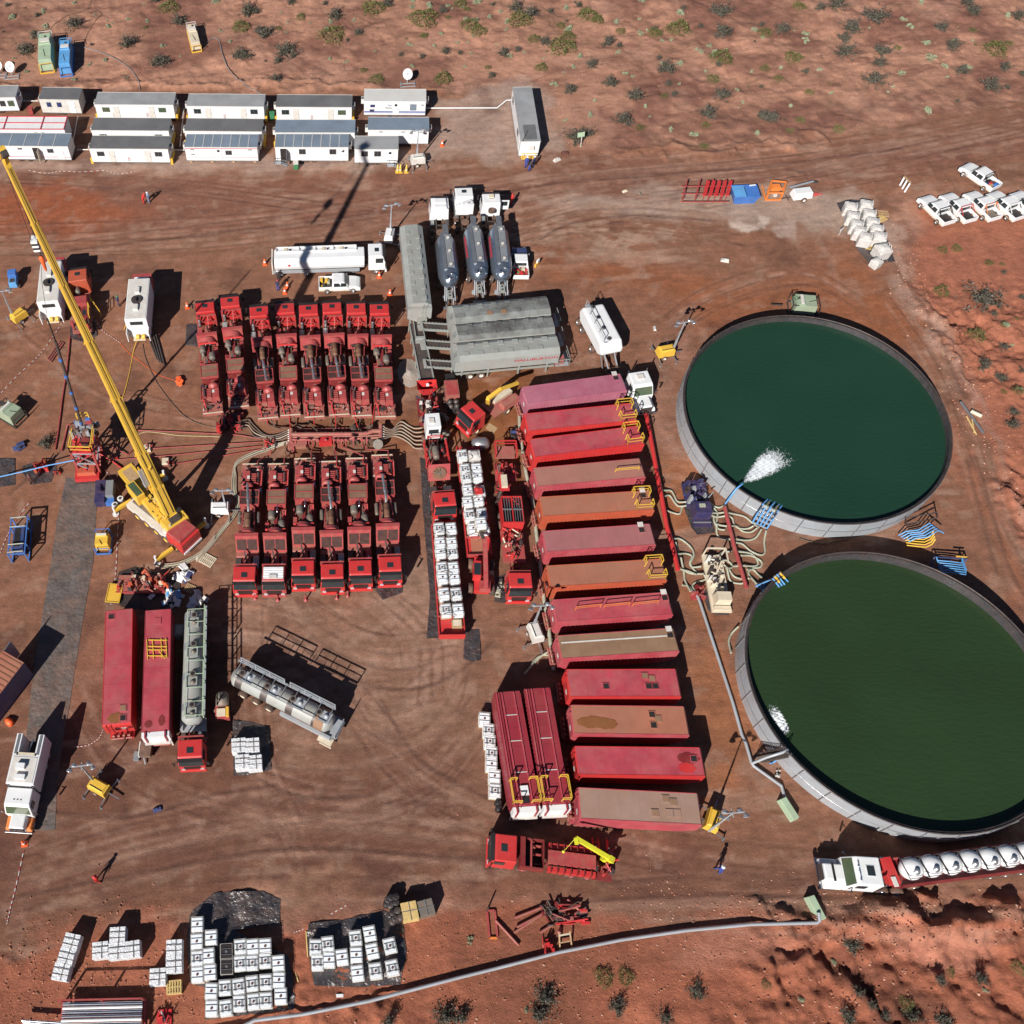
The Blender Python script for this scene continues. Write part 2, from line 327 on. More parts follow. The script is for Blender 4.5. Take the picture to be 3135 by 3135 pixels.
# wandering dark drainage tone in the scrub
paint(np.clip((fbm(9,91)-.53)*8,0,1),(.19,.085,.062),.8);paint(np.clip((fbm(3.5,99,4,XX*.6,YY*1.5)-.56)*9,0,1),(.17,.075,.055),.6)
paint(np.clip((fbm(6,95)-.60)*9,0,1),(.40,.22,.155),.45)
padm=pmask(PAD,1.2)
paint(padm,(.215,.100,.062))
soil=pmask([(-90,1790),(330,1725),(360,1760),(560,1740),(760,1750),(860,1712),(1200,1725),(1600,1712),(2050,1695),(2050,2200),(-90,2200)],1.0)
paint(soil,(.34,.118,.068))
east=pmask([(1725,385),(2050,360),(2050,1700),(1985,1180),(1905,985),(1835,800),(1745,575)],1.0)
paint(east,(.35,.13,.078))
for pts,col,a,so_ in [
    ([(-90,318),(500,330),(1000,335),(1060,300),(1400,298),(1700,262),(1932,205),(2050,170),(2050,255),(1930,290),(1650,350),(1300,350),(1000,395),(600,440),(-90,450)],(.195,.086,.058),.8,2),
    ([(100,1350),(430,1180),(900,1200),(920,1560),(1300,1580),(1560,1650),(1500,1700),(830,1680),(560,1690),(0,1770),(-90,1800),(-90,1350)],(.138,.062,.041),.9,4),
    ([(640,800),(360,560),(0,560),(-90,900),(200,1150),(430,1000)],(.235,.105,.062),.7,4),
    ([(-90,350),(120,345),(270,400),(180,445),(-90,450)],(.27,.075,.032),.75,3),
    ([(850,470),(1200,500),(1450,545),(1600,480),(1760,620),(1700,660),(1500,590),(1340,640),(1250,560),(1060,530)],(.245,.083,.036),.75,3),
    ([(640,600),(770,530),(830,620),(770,760),(640,760)],(.20,.075,.04),.6,2),
    ([(1000,368),(1500,347),(1640,380),(1660,450),(1560,440),(1400,420),(1250,405),(1050,390)],(.33,.24,.19),.9,1.4),
    ([(1359,418),(1400,410),(1440,414),(1442,425),(1390,431),(1362,428)],(.44,.34,.28),1,.4),
    ([(1455,430),(1500,425),(1510,455),(1470,450)],(.38,.28,.23),.8,.5),
    ([(830,195),(960,155),(1000,148),(1035,178),(1055,240),(1062,292),(1000,305),(840,300),(780,320),(300,325),(-90,318),(-90,300),(800,290)],(.33,.23,.185),.85,1.4),
    ([(1245,840),(1300,860),(1340,930),(1290,1010),(1255,1000)],(.28,.10,.042),.8,1),
    ([(1290,1100),(1340,1130),(1440,1390),(1360,1560),(1310,1540),(1330,1440),(1310,1250)],(.27,.105,.05),.75,1),
    ([(855,715),(1000,690),(995,910),(850,900)],(.20,.072,.028),.9,1),
    ([(735,785),(800,785),(805,835),(735,850)],(.22,.085,.035),.8,1),
    ([(540,770),(750,770),(750,860),(540,860)],(.21,.085,.045),.7,1),
    ([(690,1100),(790,1040),(830,1210),(720,1190)],(.25,.165,.125),.7,1.5),
    ([(430,1110),(900,1120),(880,1420),(560,1420)],(.27,.148,.10),.6,4),
    ([(400,1700),(480,1655),(640,1615),(680,1650),(560,1682),(440,1700)],(.31,.165,.11),.8,1),
    ([(1590,365),(1690,425),(1708,525),(1778,640),(1860,790),(1880,840),(1830,760),(1740,620),(1680,500)],(.38,.25,.20),.7,1),
    ([(1225,690),(1260,650),(1300,640),(1275,760),(1290,860),(1240,830)],(.27,.14,.10),.7,1.2),
    ([(1694,1738),(1840,1745),(1870,1790),(1850,1830),(1740,1815),(1670,1795)],(.46,.19,.125),.85,.8),
    ([(1240,1750),(1480,1745),(1500,1790),(1300,1830),(1240,1800)],(.42,.18,.12),.7,1),
    ([(1575,1795),(1640,1800),(1700,1870),(1830,1940),(1700,1990),(1600,1860)],(.15,.06,.04),.85,1),
    ([(860,1740),(1250,1780),(1240,1830),(1180,1850),(1000,1990),(900,1990)],(.19,.075,.045),.6,2),
    ([(1740,740),(1830,860),(1880,980),(1932,1150),(1905,1150),(1850,960),(1790,850)],(.30,.115,.065),.7,.8),
    ([(0,1830),(110,1800),(330,1830),(350,1932),(0,1960)],(.28,.10,.06),.6,1),
]: paint(pmask(pts,so_),col,a)
# pale scrape streaks and dark damp marks on the pad: real surface dust
an=fbm(2.2,131,4,XX*.45+YY*.12,YY*1.6)
scrape=np.clip((an-.58)*7,0,1)*np.clip((f1-.42)*4,0,1)*padm
paint(scrape,(.34,.21,.155),.6)
paint(np.clip((fbm(4,171)-.60)*6,0,1)*padm,(.09,.04,.03),.5)
paint(np.clip((fbm(1.5,191,3)-.63)*9,0,1)*padm,(.30,.19,.14),.35)
paint(np.clip((fbm(1.6,195,4,XX*.7+YY*.3,YY*1.3)-.50)*7,0,1)*pmask([(860,400),(1050,370),(1280,385),(1330,440),(1250,490),(1000,500),(880,470)],3),(.36,.235,.175),.7)
paint(np.clip((fbm(1.2,197,4,XX*.8,YY*1.4)-.52)*7,0,1)*pmask([(430,1120),(900,1110),(900,1300),(640,1400),(430,1330)],4),(.31,.19,.14),.6)
C *= (1+(f3-.5)*.35)[...,None]
# wheel ruts
H=np.zeros(XX.shape)
ruts=[[(560,1170),(640,1230),(740,1260),(830,1240),(900,1190)],[(550,1200),(640,1270),(760,1300),(860,1270),(930,1210)],[(610,1290),(700,1380),(780,1400),(850,1330),(870,1230)],
 [(430,1350),(470,1450),(560,1500),(700,1500)],[(60,1660),(300,1600),(560,1560),(900,1590)],[(40,1690),(300,1640),(560,1600),(900,1620)],[(500,1560),(680,1520),(880,1400),(930,1300)],
 [(1100,1700),(1400,1690),(1600,1695),(1932,1720)],[(1100,1712),(1400,1704),(1600,1707),(1932,1733)],[(1840,860),(1870,960),(1900,1060),(1932,1120)],[(1860,850),(1895,960),(1932,1060)],[(1825,870),(1850,970),(1880,1080)],
 [(60,460),(300,430),(560,400),(860,360),(1050,330),(1400,300),(1700,265)],[(60,480),(300,450),(560,420),(860,380),(1050,345),(1400,315),(1700,280)],[(1000,430),(1060,400),(1200,390),(1350,400)],[(1020,450),(1080,420),(1200,405),(1350,415)],
 [(830,480),(870,440),(960,400),(1010,340),(1000,300)],[(1640,420),(1700,520),(1760,620),(1820,750)],[(1650,410),(1715,520),(1775,610),(1835,740)],[(20,930),(90,870),(180,800)],[(700,1340),(760,1440),(850,1500),(1000,1570)],[(720,1320),(780,1420),(870,1480),(1020,1550)],
 [(480,1440),(620,1450),(760,1420),(860,1350)],[(90,1530),(250,1540),(400,1500),(520,1480)]]
rt=random.Random(9)
def tracks(path,n,spread,a=.45):
    P0=[w('Z',*p) for p in path];d0=(P0[-1]-P0[0]).normalized();nn=Vector((-d0.y,d0.x,0))
    for q in range(n):
        off=rt.uniform(-spread,spread);Q=[p+nn*(off+rt.uniform(-.4,.4)) for p in P0]
        for s in (-.95,.95):
            R=smooth_path([p+nn*s for p in Q],6);dm=np.full(XX.shape,9.)
            for A_,B_ in zip(R,R[1:]):
                i0,i1=np.searchsorted(GX,[min(A_.x,B_.x)-.8,max(A_.x,B_.x)+.8]);j0,j1=np.searchsorted(GY,[min(A_.y,B_.y)-.8,max(A_.y,B_.y)+.8]);S=np.s_[j0:j1,i0:i1];dx,dy=B_.x-A_.x,B_.y-A_.y
                t=np.clip(((XX[S]-A_.x)*dx+(YY[S]-A_.y)*dy)/(dx*dx+dy*dy+1e-9),0,1);dm[S]=np.minimum(dm[S],np.hypot(XX[S]-A_.x-t*dx,YY[S]-A_.y-t*dy))
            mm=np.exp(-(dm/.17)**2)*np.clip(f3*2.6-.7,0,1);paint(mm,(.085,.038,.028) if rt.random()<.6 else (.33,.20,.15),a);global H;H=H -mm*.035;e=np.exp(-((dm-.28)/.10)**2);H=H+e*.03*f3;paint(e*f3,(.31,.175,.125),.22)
for pth,n_,sp in [([(20,1690),(250,1620),(520,1570),(900,1590)],5,5),([(430,1150),(560,1180),(700,1250),(860,1240)],4,3),([(600,1280),(740,1380),(840,1330),(880,1180)],4,3),([(480,1440),(640,1480),(800,1440),(900,1340)],4,3),([(640,1300),(740,1440),(900,1540),(1300,1640),(1600,1660)],3,2),
 ([(0,440),(400,430),(800,380),(1100,320),(1500,290),(1932,215)],6,4),([(1932,240),(1700,290),(1500,330),(1100,390),(880,470)],4,3),([(850,500),(1000,430),(1200,420),(1400,450)],4,4),([(1250,600),(1340,540),(1500,500),(1620,560)],3,3),([(1700,560),(1790,680),(1850,820),(1900,980),(1990,1150)],4,1.6),([(1130,1700),(1400,1690),(1700,1712),(1990,1720)],4,1.5),([(700,1120),(790,1200),(800,1320)],3,2),([(20,650),(200,780),(420,820)],2,4),([(60,1250),(200,1500),(500,1620)],2,3),([(0,350),(300,370),(700,420)],3,3),([(450,1160),(470,1400),(560,1620)],2,2)]: tracks(pth,n_,sp)
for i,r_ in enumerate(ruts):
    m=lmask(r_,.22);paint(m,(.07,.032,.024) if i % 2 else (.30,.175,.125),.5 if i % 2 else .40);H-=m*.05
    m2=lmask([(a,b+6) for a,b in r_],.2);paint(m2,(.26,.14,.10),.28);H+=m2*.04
# relief: hummocks in the scrub, broken soil, berms
rough=np.clip(1 -padm,0,1)
flat=1 -pmask([(90,1700),(560,1680),(770,1690),(840,1700),(800,1850),(560,1870),(370,1960),(90,1960)],3,warp=False)*.6
H+=rough*flat*((fbm(7,211)-.5)*1.0+(fbm(1.5,231,3)-.5)*.38)
rug=np.clip(soil+east,0,1)*flat
H+=rug*(np.abs(fbm(3.2,251,5)-.5)*-2.6+.35+(fbm(.9,261,2)-.5)*.5)
berms=[([(-60,166),(200,160),(420,163),(640,160),(860,168),(940,160),(985,146),(1040,190),(1060,240),(1100,280),(1300,283),(1560,262)],.9,.45),
 ([(1250,1712),(1500,1720),(1640,1712),(1740,1725),(1932,1722)],.5,.4),([(1600,1740),(1700,1728),(1820,1738),(1932,1740)],.9,1.0),([(1690,430),(1740,560),(1800,680),(1850,790),(1900,900),(1990,1050)],.8,.55),
 ([(60,1760),(160,1745),(300,1740),(350,1755)],.6,.25),([(1050,1850),(1100,1810),(1180,1830),(1300,1800),(1420,1830),(1500,1800)],.9,1.0),([(1560,1780),(1640,1830),(1690,1900),(1800,1960)],.7,-.6),([(820,1830),(900,1880),(960,1960)],.8,-.6),
 ([(1480,335),(1600,345),(1690,372),(1730,400)],.5,.3),([(650,1840),(750,1800),(800,1790)],.8,.4),([(0,1800),(90,1820),(170,1850)],1.0,.5)]
for pts,wd,a in berms: H+=lmask(pts,wd,warp=True)*a*(.6+.8*f3)
# keep it level under what stands out there
def level(z,x,y,r):
    global H
    p=w(z,x,y);t=np.clip((np.hypot(XX-p.x,YY-p.y)-r)/r,0,1);H=H*t
for a in [('A',350,420,4),('A',495,450,4),('A',1435,300,4),('A',85,530,2),('B',1122,600,2.5),('D',1450,1500,10),('D',1650,1550,8),('D',1600,1350,6),('C',120,900,9),('D',1350,1500,8),('D',750,1700,7),('D',1050,1360,3),('I',0,1000,9),('V',350,1200,4),('V',700,1130,5),('V',1200,1300,4),('V',800,1370,4),('V',1700,1250,4),('V',100,1560,4),('M',750,1860,7),('M',1200,1890,3),('S',1560,1230,4)]: level(*a)
gm=bpy.data.meshes.new('ground');ny,nx=XX.shape
co_=np.stack([XX,YY,H],-1).reshape(-1,3).astype(np.float32)
ii=(np.arange(ny-1)[:,None]*nx+np.arange(nx-1)[None,:]).ravel();F=np.stack([ii,ii+1,ii+nx+1,ii+nx],1)
gm.vertices.add(len(co_));gm.vertices.foreach_set('co',co_.ravel());gm.loops.add(F.size);gm.loops.foreach_set('vertex_index',F.ravel().astype(np.int32))
gm.polygons.add(len(F));gm.polygons.foreach_set('loop_start',np.arange(0,F.size,4,dtype=np.int32));gm.polygons.foreach_set('loop_total',np.full(len(F),4,np.int32))
gm.polygons.foreach_set('use_smooth',np.ones(len(F),bool));gm.update()
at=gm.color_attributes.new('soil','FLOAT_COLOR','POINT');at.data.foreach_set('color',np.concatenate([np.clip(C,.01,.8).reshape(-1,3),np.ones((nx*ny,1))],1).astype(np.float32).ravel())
at2=gm.attributes.new('rough_soil','FLOAT','POINT');at2.data.foreach_set('value',np.clip(rug+rough*.5,0,1).astype(np.float32).ravel())
g=bpy.data.objects.new('ground',gm);sc.collection.objects.link(g);g['kind']='structure'
def gh(p):
    i=int(np.clip(np.searchsorted(GX,p.x),1,nx-1));j=int(np.clip(np.searchsorted(GY,p.y),1,ny-1));return float(H[j,i])
m=bpy.data.materials.new('soil');m.use_nodes=True;n=m.node_tree.nodes;l=m.node_tree.links;b=n['Principled BSDF']
ca=n.new('ShaderNodeAttribute');ca.attribute_name='soil';ra=n.new('ShaderNodeAttribute');ra.attribute_name='rough_soil';geo=n.new('ShaderNodeNewGeometry')
def noise(sc_,det=6,rg=.7,mp=None):
    t=n.new('ShaderNodeTexNoise');t.inputs['Scale'].default_value=sc_;t.inputs['Detail'].default_value=det;t.inputs['Roughness'].default_value=rg
    if mp:
        q=n.new('ShaderNodeMapping');q.inputs['Scale'].default_value=mp;l.new(geo.outputs['Position'],q.inputs[0]);l.new(q.outputs[0],t.inputs['Vector'])
    else: l.new(geo.outputs['Position'],t.inputs['Vector'])
    return t
def rng(src,a,b_,c,d):
    r=n.new('ShaderNodeMapRange');r.inputs[1].default_value=a;r.inputs[2].default_value=b_;r.inputs[3].default_value=c;r.inputs[4].default_value=d;l.new(src,r.inputs[0]);return r.outputs[0]
n1=noise(1.1,8,.75);n2=noise(.6,8,.7,(.5,1.9,1));n3=noise(6,5,.7)
def mul(a_,b_):
    r=n.new('ShaderNodeMath');r.operation='MULTIPLY';l.new(a_,r.inputs[0]);l.new(b_,r.inputs[1]);return r.outputs[0]
k=mul(mul(rng(n1.outputs[0],.3,.7,.78,1.24),rng(n2.outputs[0],.3,.7,.80,1.22)),rng(n3.outputs[0],.3,.7,.85,1.16))
vm=n.new('ShaderNodeVectorMath');vm.operation='SCALE';l.new(ca.outputs['Color'],vm.inputs[0]);l.new(k,vm.inputs['Scale'])
mx=n.new('ShaderNodeMix');mx.data_type='RGBA';l.new(rng(noise(2.6,7,.78,(.7,1.3,1)).outputs[0],.61,.72,0,.55),mx.inputs['Factor']);l.new(vm.outputs[0],mx.inputs[6]);mx.inputs[7].default_value=(.36,.215,.155,1)
l.new(mx.outputs[2],b.inputs['Base Color']);b.inputs['Roughness'].default_value=.92;b.inputs['Specular IOR Level'].default_value=.2
bp=n.new('ShaderNodeBump');bp.inputs['Distance'].default_value=.22;l.new(rng(ra.outputs['Fac'],0,1,.45,1.0),bp.inputs['Strength']);l.new(noise(1.7,9,.8).outputs[0],bp.inputs['Height'])
bp2=n.new('ShaderNodeBump');bp2.inputs['Distance'].default_value=.12;bp2.inputs['Strength'].default_value=.5;l.new(noise(5,6,.8,(.8,1.4,1)).outputs[0],bp2.inputs['Height']);l.new(bp.outputs[0],bp2.inputs['Normal']);l.new(bp2.outputs[0],b.inputs['Normal'])
gm.materials.append(m)
# ================================================================= WATER TANKS
def ellipse_fit(z_pts,h):
    P=[w(z,x,y,h) for z,x,y in z_pts];A=np.array([[2*p.x,2*p.y,1] for p in P]);B=np.array([p.x**2+p.y**2 for p in P])
    s=np.linalg.lstsq(A,B,rcond=None)[0];cx,cy=s[0],s[1];r=math.sqrt(s[2]+cx*cx+cy*cy)
    a=np.array([math.atan2(p.y-cy,p.x-cx) for p in P]);d=np.array([math.hypot(p.x-cx,p.y-cy) for p in P])
    K=np.stack([np.ones_like(a),np.cos(2*a),np.sin(2*a),np.cos(a),np.sin(a)],1);q=np.linalg.lstsq(K.T @ K+.3*np.diag([0,1,1,1,1]),K.T @ d,rcond=None)[0]
    return cx,cy,(lambda t: q[0]+q[1]*math.cos(2*t)+q[2]*math.sin(2*t)+q[3]*math.cos(t)+q[4]*math.sin(t))
T1=[('S',0,458),('S',250,450),('S',500,480),('S',800,590),('S',1000,715),('S',1200,900),('S',1320,1070),('S',1390,1240),('S',1405,1400),('S',1370,1580),('S',1280,1730),('T',1100,10),('T',900,85),('T',650,112),('T',400,95),('T',200,40),('H',310,1100),('H',330,1200),('H',430,1430),('H',640,1660),('H',890,1840),('H',330,900),('H',400,760),('H',540,610),('H',700,520),('H',900,465)]
T2=[('T',0,600),('T',190,450),('T',300,390),('T',450,340),('T',700,303),('T',950,325),('T',1200,400),('T',1400,500),('T',1600,625),('T',1800,790),('T',1932,930),('L',870,800),('L',740,960),('L',690,1100),('L',675,1300),('L',700,1500),('L',760,1700),('L',860,1932),('Q',270,0),('Q',450,170),('Q',700,330),('Q',950,445),('Q',1200,520),('Q',1450,545),('Q',1700,500),('Q',1932,415)]
def water_mat(name,col):
    m=bpy.data.materials.new(name);m.use_nodes=True;n=m.node_tree.nodes;l=m.node_tree.links;b=n['Principled BSDF']
    geo=n.new('ShaderNodeNewGeometry');t=n.new('ShaderNodeTexNoise');t.inputs['Scale'].default_value=1.6;t.inputs['Detail'].default_value=3
    mp=n.new('ShaderNodeMapping');mp.inputs['Scale'].default_value=(1,2.2,1);mp.inputs['Rotation'].default_value=(0,0,.5);l.new(geo.outputs['Position'],mp.inputs[0]);l.new(mp.outputs[0],t.inputs['Vector'])
    bp=n.new('ShaderNodeBump');bp.inputs['Strength'].default_value=.7;bp.inputs['Distance'].default_value=.06;l.new(t.outputs[0],bp.inputs['Height']);l.new(bp.outputs[0],b.inputs['Normal'])
    t2=n.new('ShaderNodeTexNoise');t2.inputs['Scale'].default_value=.12;l.new(geo.outputs['Position'],t2.inputs['Vector'])
    mx=n.new('ShaderNodeMix');mx.data_type='RGBA';l.new(t2.outputs[0],mx.inputs['Factor']);mx.inputs[6].default_value=(*[c*.8 for c in col],1);mx.inputs[7].default_value=(*[c*1.2 for c in col],1);l.new(mx.outputs[2],b.inputs['Base Color'])
    b.inputs['Roughness'].default_value=.12;b.inputs['Specular IOR Level'].default_value=.5;MATS[name]=m
water_mat('water_teal',(.013,.043,.026));water_mat('water_green',(.022,.043,.017))
TK=[]
for idx,(pts,hh,wm,lab) in enumerate([(T1,2.5,'water_teal','far round steel water tank, its spray jet plume foaming on teal water'),(T2,2.5,'water_green','near round steel water tank with greener water, cut by the right edge of the photo')]):
    cx,cy,rf=ellipse_fit(pts,hh);TK.append((cx,cy,rf));t=thing('water_tank',lab,'water tank','round open water tanks',(cx,cy,0))
    n=160;wall=MB();ring=lambda off,z: [(math.cos(2*PI*k/n)*(rf(2*PI*k/n)+off),math.sin(2*PI*k/n)*(rf(2*PI*k/n)+off),z) for k in range(n)]
    def band(mb,A,B,m,smooth=True): mb.add(A+B,[(k,(k+1) % n,n+(k+1) % n,n+k) for k in range(n)],m,smooth)
    band(wall,ring(0,-.1),ring(0,hh),'galv');band(wall,ring(0,hh),ring(-.10,hh),'galv')
    for k in range(0,n,5):            # panel flanges
        a=2*PI*k/n;r=rf(a);c_,s_=math.cos(a),math.sin(a);wall.bar((c_*(r+.03),s_*(r+.03),0),(c_*(r+.03),s_*(r+.03),hh),.08,.08,'steel')
    wall.tube(ring(.03,hh*.5)+[ring(.03,hh*.5)[0]],.05,'steel',4)
    wall.o('wall',t)
    ln=MB();band(ln,ring(-.10,hh+.02),ring(-.30,hh -.01),'liner_dark');band(ln,ring(-.30,hh -.01),ring(-.50,1.0),'liner_wall');ln.o('liner',t)
    rim=MB().tube(ring(-.08,hh+.03)+[ring(-.08,hh+.03)[0]],.07,'dark_metal',6);rim.o('rim',t)
    wt=MB();zc=[1.85,1.6][idx];R0=ring(-.37,zc);wt.add(R0,[tuple(range(n))],wm);wo=wt.o('water');wo.location=(cx,cy,0);wo['kind']='structure'
# apron of pale dust against the tank feet is in the soil; splash plumes
fm=bpy.data.materials.new('churned_foam');fm.use_nodes=True;_n=fm.node_tree.nodes;_l=fm.node_tree.links;_b=_n['Principled BSDF'];MATS['churned_foam']=fm
_b.inputs['Base Color'].default_value=(.78,.82,.85,1);_b.inputs['Roughness'].default_value=.5;_g=_n.new('ShaderNodeNewGeometry');_t=_n.new('ShaderNodeTexNoise');_t.inputs['Scale'].default_value=3.2;_t.inputs['Detail'].default_value=5;_t.inputs['Distortion'].default_value=1.6;_l.new(_g.outputs['Position'],_t.inputs['Vector'])
_a=_n.new('ShaderNodeAttribute');_a.attribute_name='froth';_s=_n.new('ShaderNodeMath');_s.operation='ADD';_l.new(_t.outputs[0],_s.inputs[0]);_l.new(_a.outputs['Fac'],_s.inputs[1]);_r=_n.new('ShaderNodeMapRange');_r.inputs[1].default_value=.72;_r.inputs[2].default_value=1.02;_r.inputs[4].default_value=.92;_l.new(_s.outputs[0],_r.inputs[0]);_l.new(_r.outputs[0],_b.inputs['Alpha'])
def foam(label,a,b,w0,w1,z,seed,k=1.0,zs=0):
    """churned surface between world points a (source) and b, widening from w0 to w1"""
    rs=random.Random(seed);u=(b-a);L=u.length;u=u/L;v=Vector((-u.y,u.x,0));nu,nv=50,34;V=[];dn=[];F=[]
    for i in range(nu+1):
        s=i/nu;wd=w0+(w1-w0)*s**.8
        for j in range(nv+1):
            t=j/nv*2-1;p=a+u*L*s+v*t*wd;zz=z+zs*max(0,1-s*2.6)*(1-t*t)+.05*math.sin(p.x*9+2*math.sin(p.y*7))*math.sin(p.y*11);V.append((p.x,p.y,zz));dn.append(k*max(0,(1-abs(t)**2.2))*min(1,1.9*(1-s))*min(1,.35+s*3 if w0<.2 else s*5+.1))
    for i in range(nu):
        for j in range(nv): o=i*(nv+1)+j;F.append((o,o+1,o+nv+2,o+nv+1))
    me=bpy.data.meshes.new('foam');me.from_pydata(V,[],F);at_=me.attributes.new('froth','FLOAT','POINT');at_.data.foreach_set('value',dn);me.materials.append(fm);me.polygons.foreach_set('use_smooth',[True]*len(F));o=bpy.data.objects.new('foam',me);sc.collection.objects.link(o);tag(o,label,'foam',None,'stuff')
    return o
foam('white foam and spray where the blue pipe jets into the far tank',w('H',755,1692,1.9),w('H',1110,1425,1.85),.15,2.3,1.90,3,.74,.35)
foam('faint white foam trail along the near tank wall below its inlet',w('L',1000,1935,1.6),w('L',850,1680,1.6),.35,.9,1.64,5,.66)
# ================================================================= VEHICLE PARTS
def cab(parent,paint='red',L=2.0,W=2.45,z0=.75,z1=3.05,x=0.0,roof=None,hatch='glass',name='cab',wht=False):
    """forward-control cab: front face at x, body towards -x"""
    mb=MB();y=W/2
    prof=[(x-L,z0),(x-.10,z0),(x,z0+.35),(x-.02,z0+1.05),(x-.30,z1-.18),(x-.50,z1),(x-L,z1)]
    n=len(prof)
    def sec(yy,ins): return [(px,yy,pz) for px,pz in prof]
    top=[(x-.50),(x-L)]
    V=[(px,-y+(.13 if pz>z0+1.3 else 0),pz) for px,pz in prof]+[(px,y -(.13 if pz>z0+1.3 else 0),pz) for px,pz in prof]
    mb.add(V,[tuple(range(n)),tuple(range(2*n-1,n-1,-1))]+[(i,n+i,n+(i+1) % n,(i+1) % n) for i in range(n)],paint)
    c=mb.o(name,parent,bevel=.09,seg=3)
    ws=MB();a=Vector((x+.015-.02,0,z0+1.10));b_=Vector((x-.285,0,z1-.24));nx_=Vector((.03,0,.012))
    ws.add([a+Vector((0,-y+.10,0))+nx_,a+Vector((0,y-.10,0))+nx_,b_+Vector((0,y-.22,0))+nx_,b_+Vector((0,-y+.22,0))+nx_],[(0,1,2,3)],'glass');ws.o('windshield',c)
    vz=MB().b(x-.36,x-.02,-y+.12,y-.12,z1-.16,z1-.11,'black');vz.o('sun_visor',c)
    for s in (-1,1):
        MB().b(x-1.25,x-.35,(y-.06)*s-.02,(y-.06)*s+.02,z0+1.15,z1-.35,'glass').o('side_window',c)
        mm=MB().bar((x-.25,s*y,z1-.5),(x-.05,s*(y+.28),z1-.55),.04,m='black').b(x-.12,x-.02,s*(y+.30)-.09,s*(y+.30)+.09,z1-1.25,z1-.5,'black');mm.o('mirror',c)
        MB().b(x-.02,x+.05,s*(y-.38)-.18,s*(y-.38)+.18,z0+.02,z0+.28,'lamp_glass').o('headlight',c)
    MB().b(x-.10,x+.14,-y,y,.38,z0+.02,paint,t=.03).o('bumper',c,bevel=.05)
    MB().b(x-.02,x+.04,-y*.6,y*.6,z0+.35,z0+.9,'black').o('grille',c)
    if hatch: MB().b(x-.5*L-.30,x-.5*L+.22,-.30,.30,z1-.02,z1+.035,hatch if hatch != 'white' else 'white_worn').o('roof_hatch',c)
    if roof: MB().b(x-L+.12,x-.62,-y+.25,y-.25,z1+.004,z1+.03,roof).b(x-1.0,x-.62,-.45,.35,z1+.03,z1+.16,'white_worn').o('roof_panel',c)
    if wht: MB().b(x-L+.1,x-.6,-y+.35,y-.35,z1-.02,z1+.32,paint,t=.12,tx=.3).o('air_deflector',c,bevel=.08)
    return c
def bonnet_cab(parent,paint='white',trim=None,W=2.4,x=0.0):
    y=W/2;mb=MB()
    mb.b(x-1.75,x-.05,-y*.62,y*.62,.9,1.75,paint,t=.12,tx=.1).b(x-1.7,x-.1,-y,y,.7,1.15,trim or paint,t=.12,tx=.15)
    c=mb.o('bonnet',parent,bevel=.12,seg=3)
    cb=MB();prof=[(x-4.15,.8),(x-1.6,.8),(x-1.6,1.7),(x-2.15,2.75),(x-2.4,2.9),(x-4.15,2.9)];n=6
    V=[(a,-y+(.12 if b>2 else 0),b) for a,b in prof]+[(a,y -(.12 if b>2 else 0),b) for a,b in prof]
    cb.add(V,[tuple(range(n)),tuple(range(2*n-1,n-1,-1))]+[(i,n+i,n+(i+1) % n,(i+1) % n) for i in range(n)],paint);k=cb.o('cab',parent,bevel=.10,seg=3)
    a,b=Vector((x-1.66,0,1.78)),Vector((x-2.12,0,2.66));o_=Vector((.03,0,.02));MB().add([a+Vector((0,-y+.15,0))+o_,a+Vector((0,y-.15,0))+o_,b+Vector((0,y-.25,0))+o_,b+Vector((0,-y+.25,0))+o_],[(0,1,2,3)],'glass_green').o('windshield',k)
    MB().b(x-.08,x+.12,-y,y,.45,.8,'chrome').o('bumper',parent,bevel=.04);MB().b(x-.06,x+.02,-y*.5,y*.5,.85,1.6,'dark_metal').o('grille',parent)
    for s in (-1,1):
        MB().bar((x-1.9,s*y,2.2),(x-1.7,s*(y+.3),2.2),.05,m='black').b(x-1.78,x-1.68,s*(y+.32)-.08,s*(y+.32)+.08,1.7,2.3,'chrome').o('mirror',k)
        MB().b(x-3.0,x-2.2,s*(y-.05)-.02,s*(y-.05)+.02,1.8,2.5,'glass').o('side_window',k)
        MB().cyl((x-4.3,s*(y-.15),.9),(x-4.3,s*(y-.15),3.1),.08,'chrome',8).o('exhaust',parent)
    return k
def chassis(parent,x0,x1,axles=(),wy=.95,r=.5,m='red_dark',z=.75,rim='red_worn'):
    f=MB()
    for s in (-1,1): f.b(x1,x0,s*.42-.06,s*.42+.06,z,z+.28,m)
    for k in range(int((x0-x1)/1.2)): f.b(x1+.3+k*1.2,x1+.42+k*1.2,-.42,.42,z+.04,z+.2,m)
    f.o('frame',parent)
    for a in axles:
        for s in (-1,1): wheel(parent,a,s*wy,r,.42,rim)
        MB().cyl((a,-wy,r),(a,wy,r),.09,'dark_metal',8).o('axle',parent)
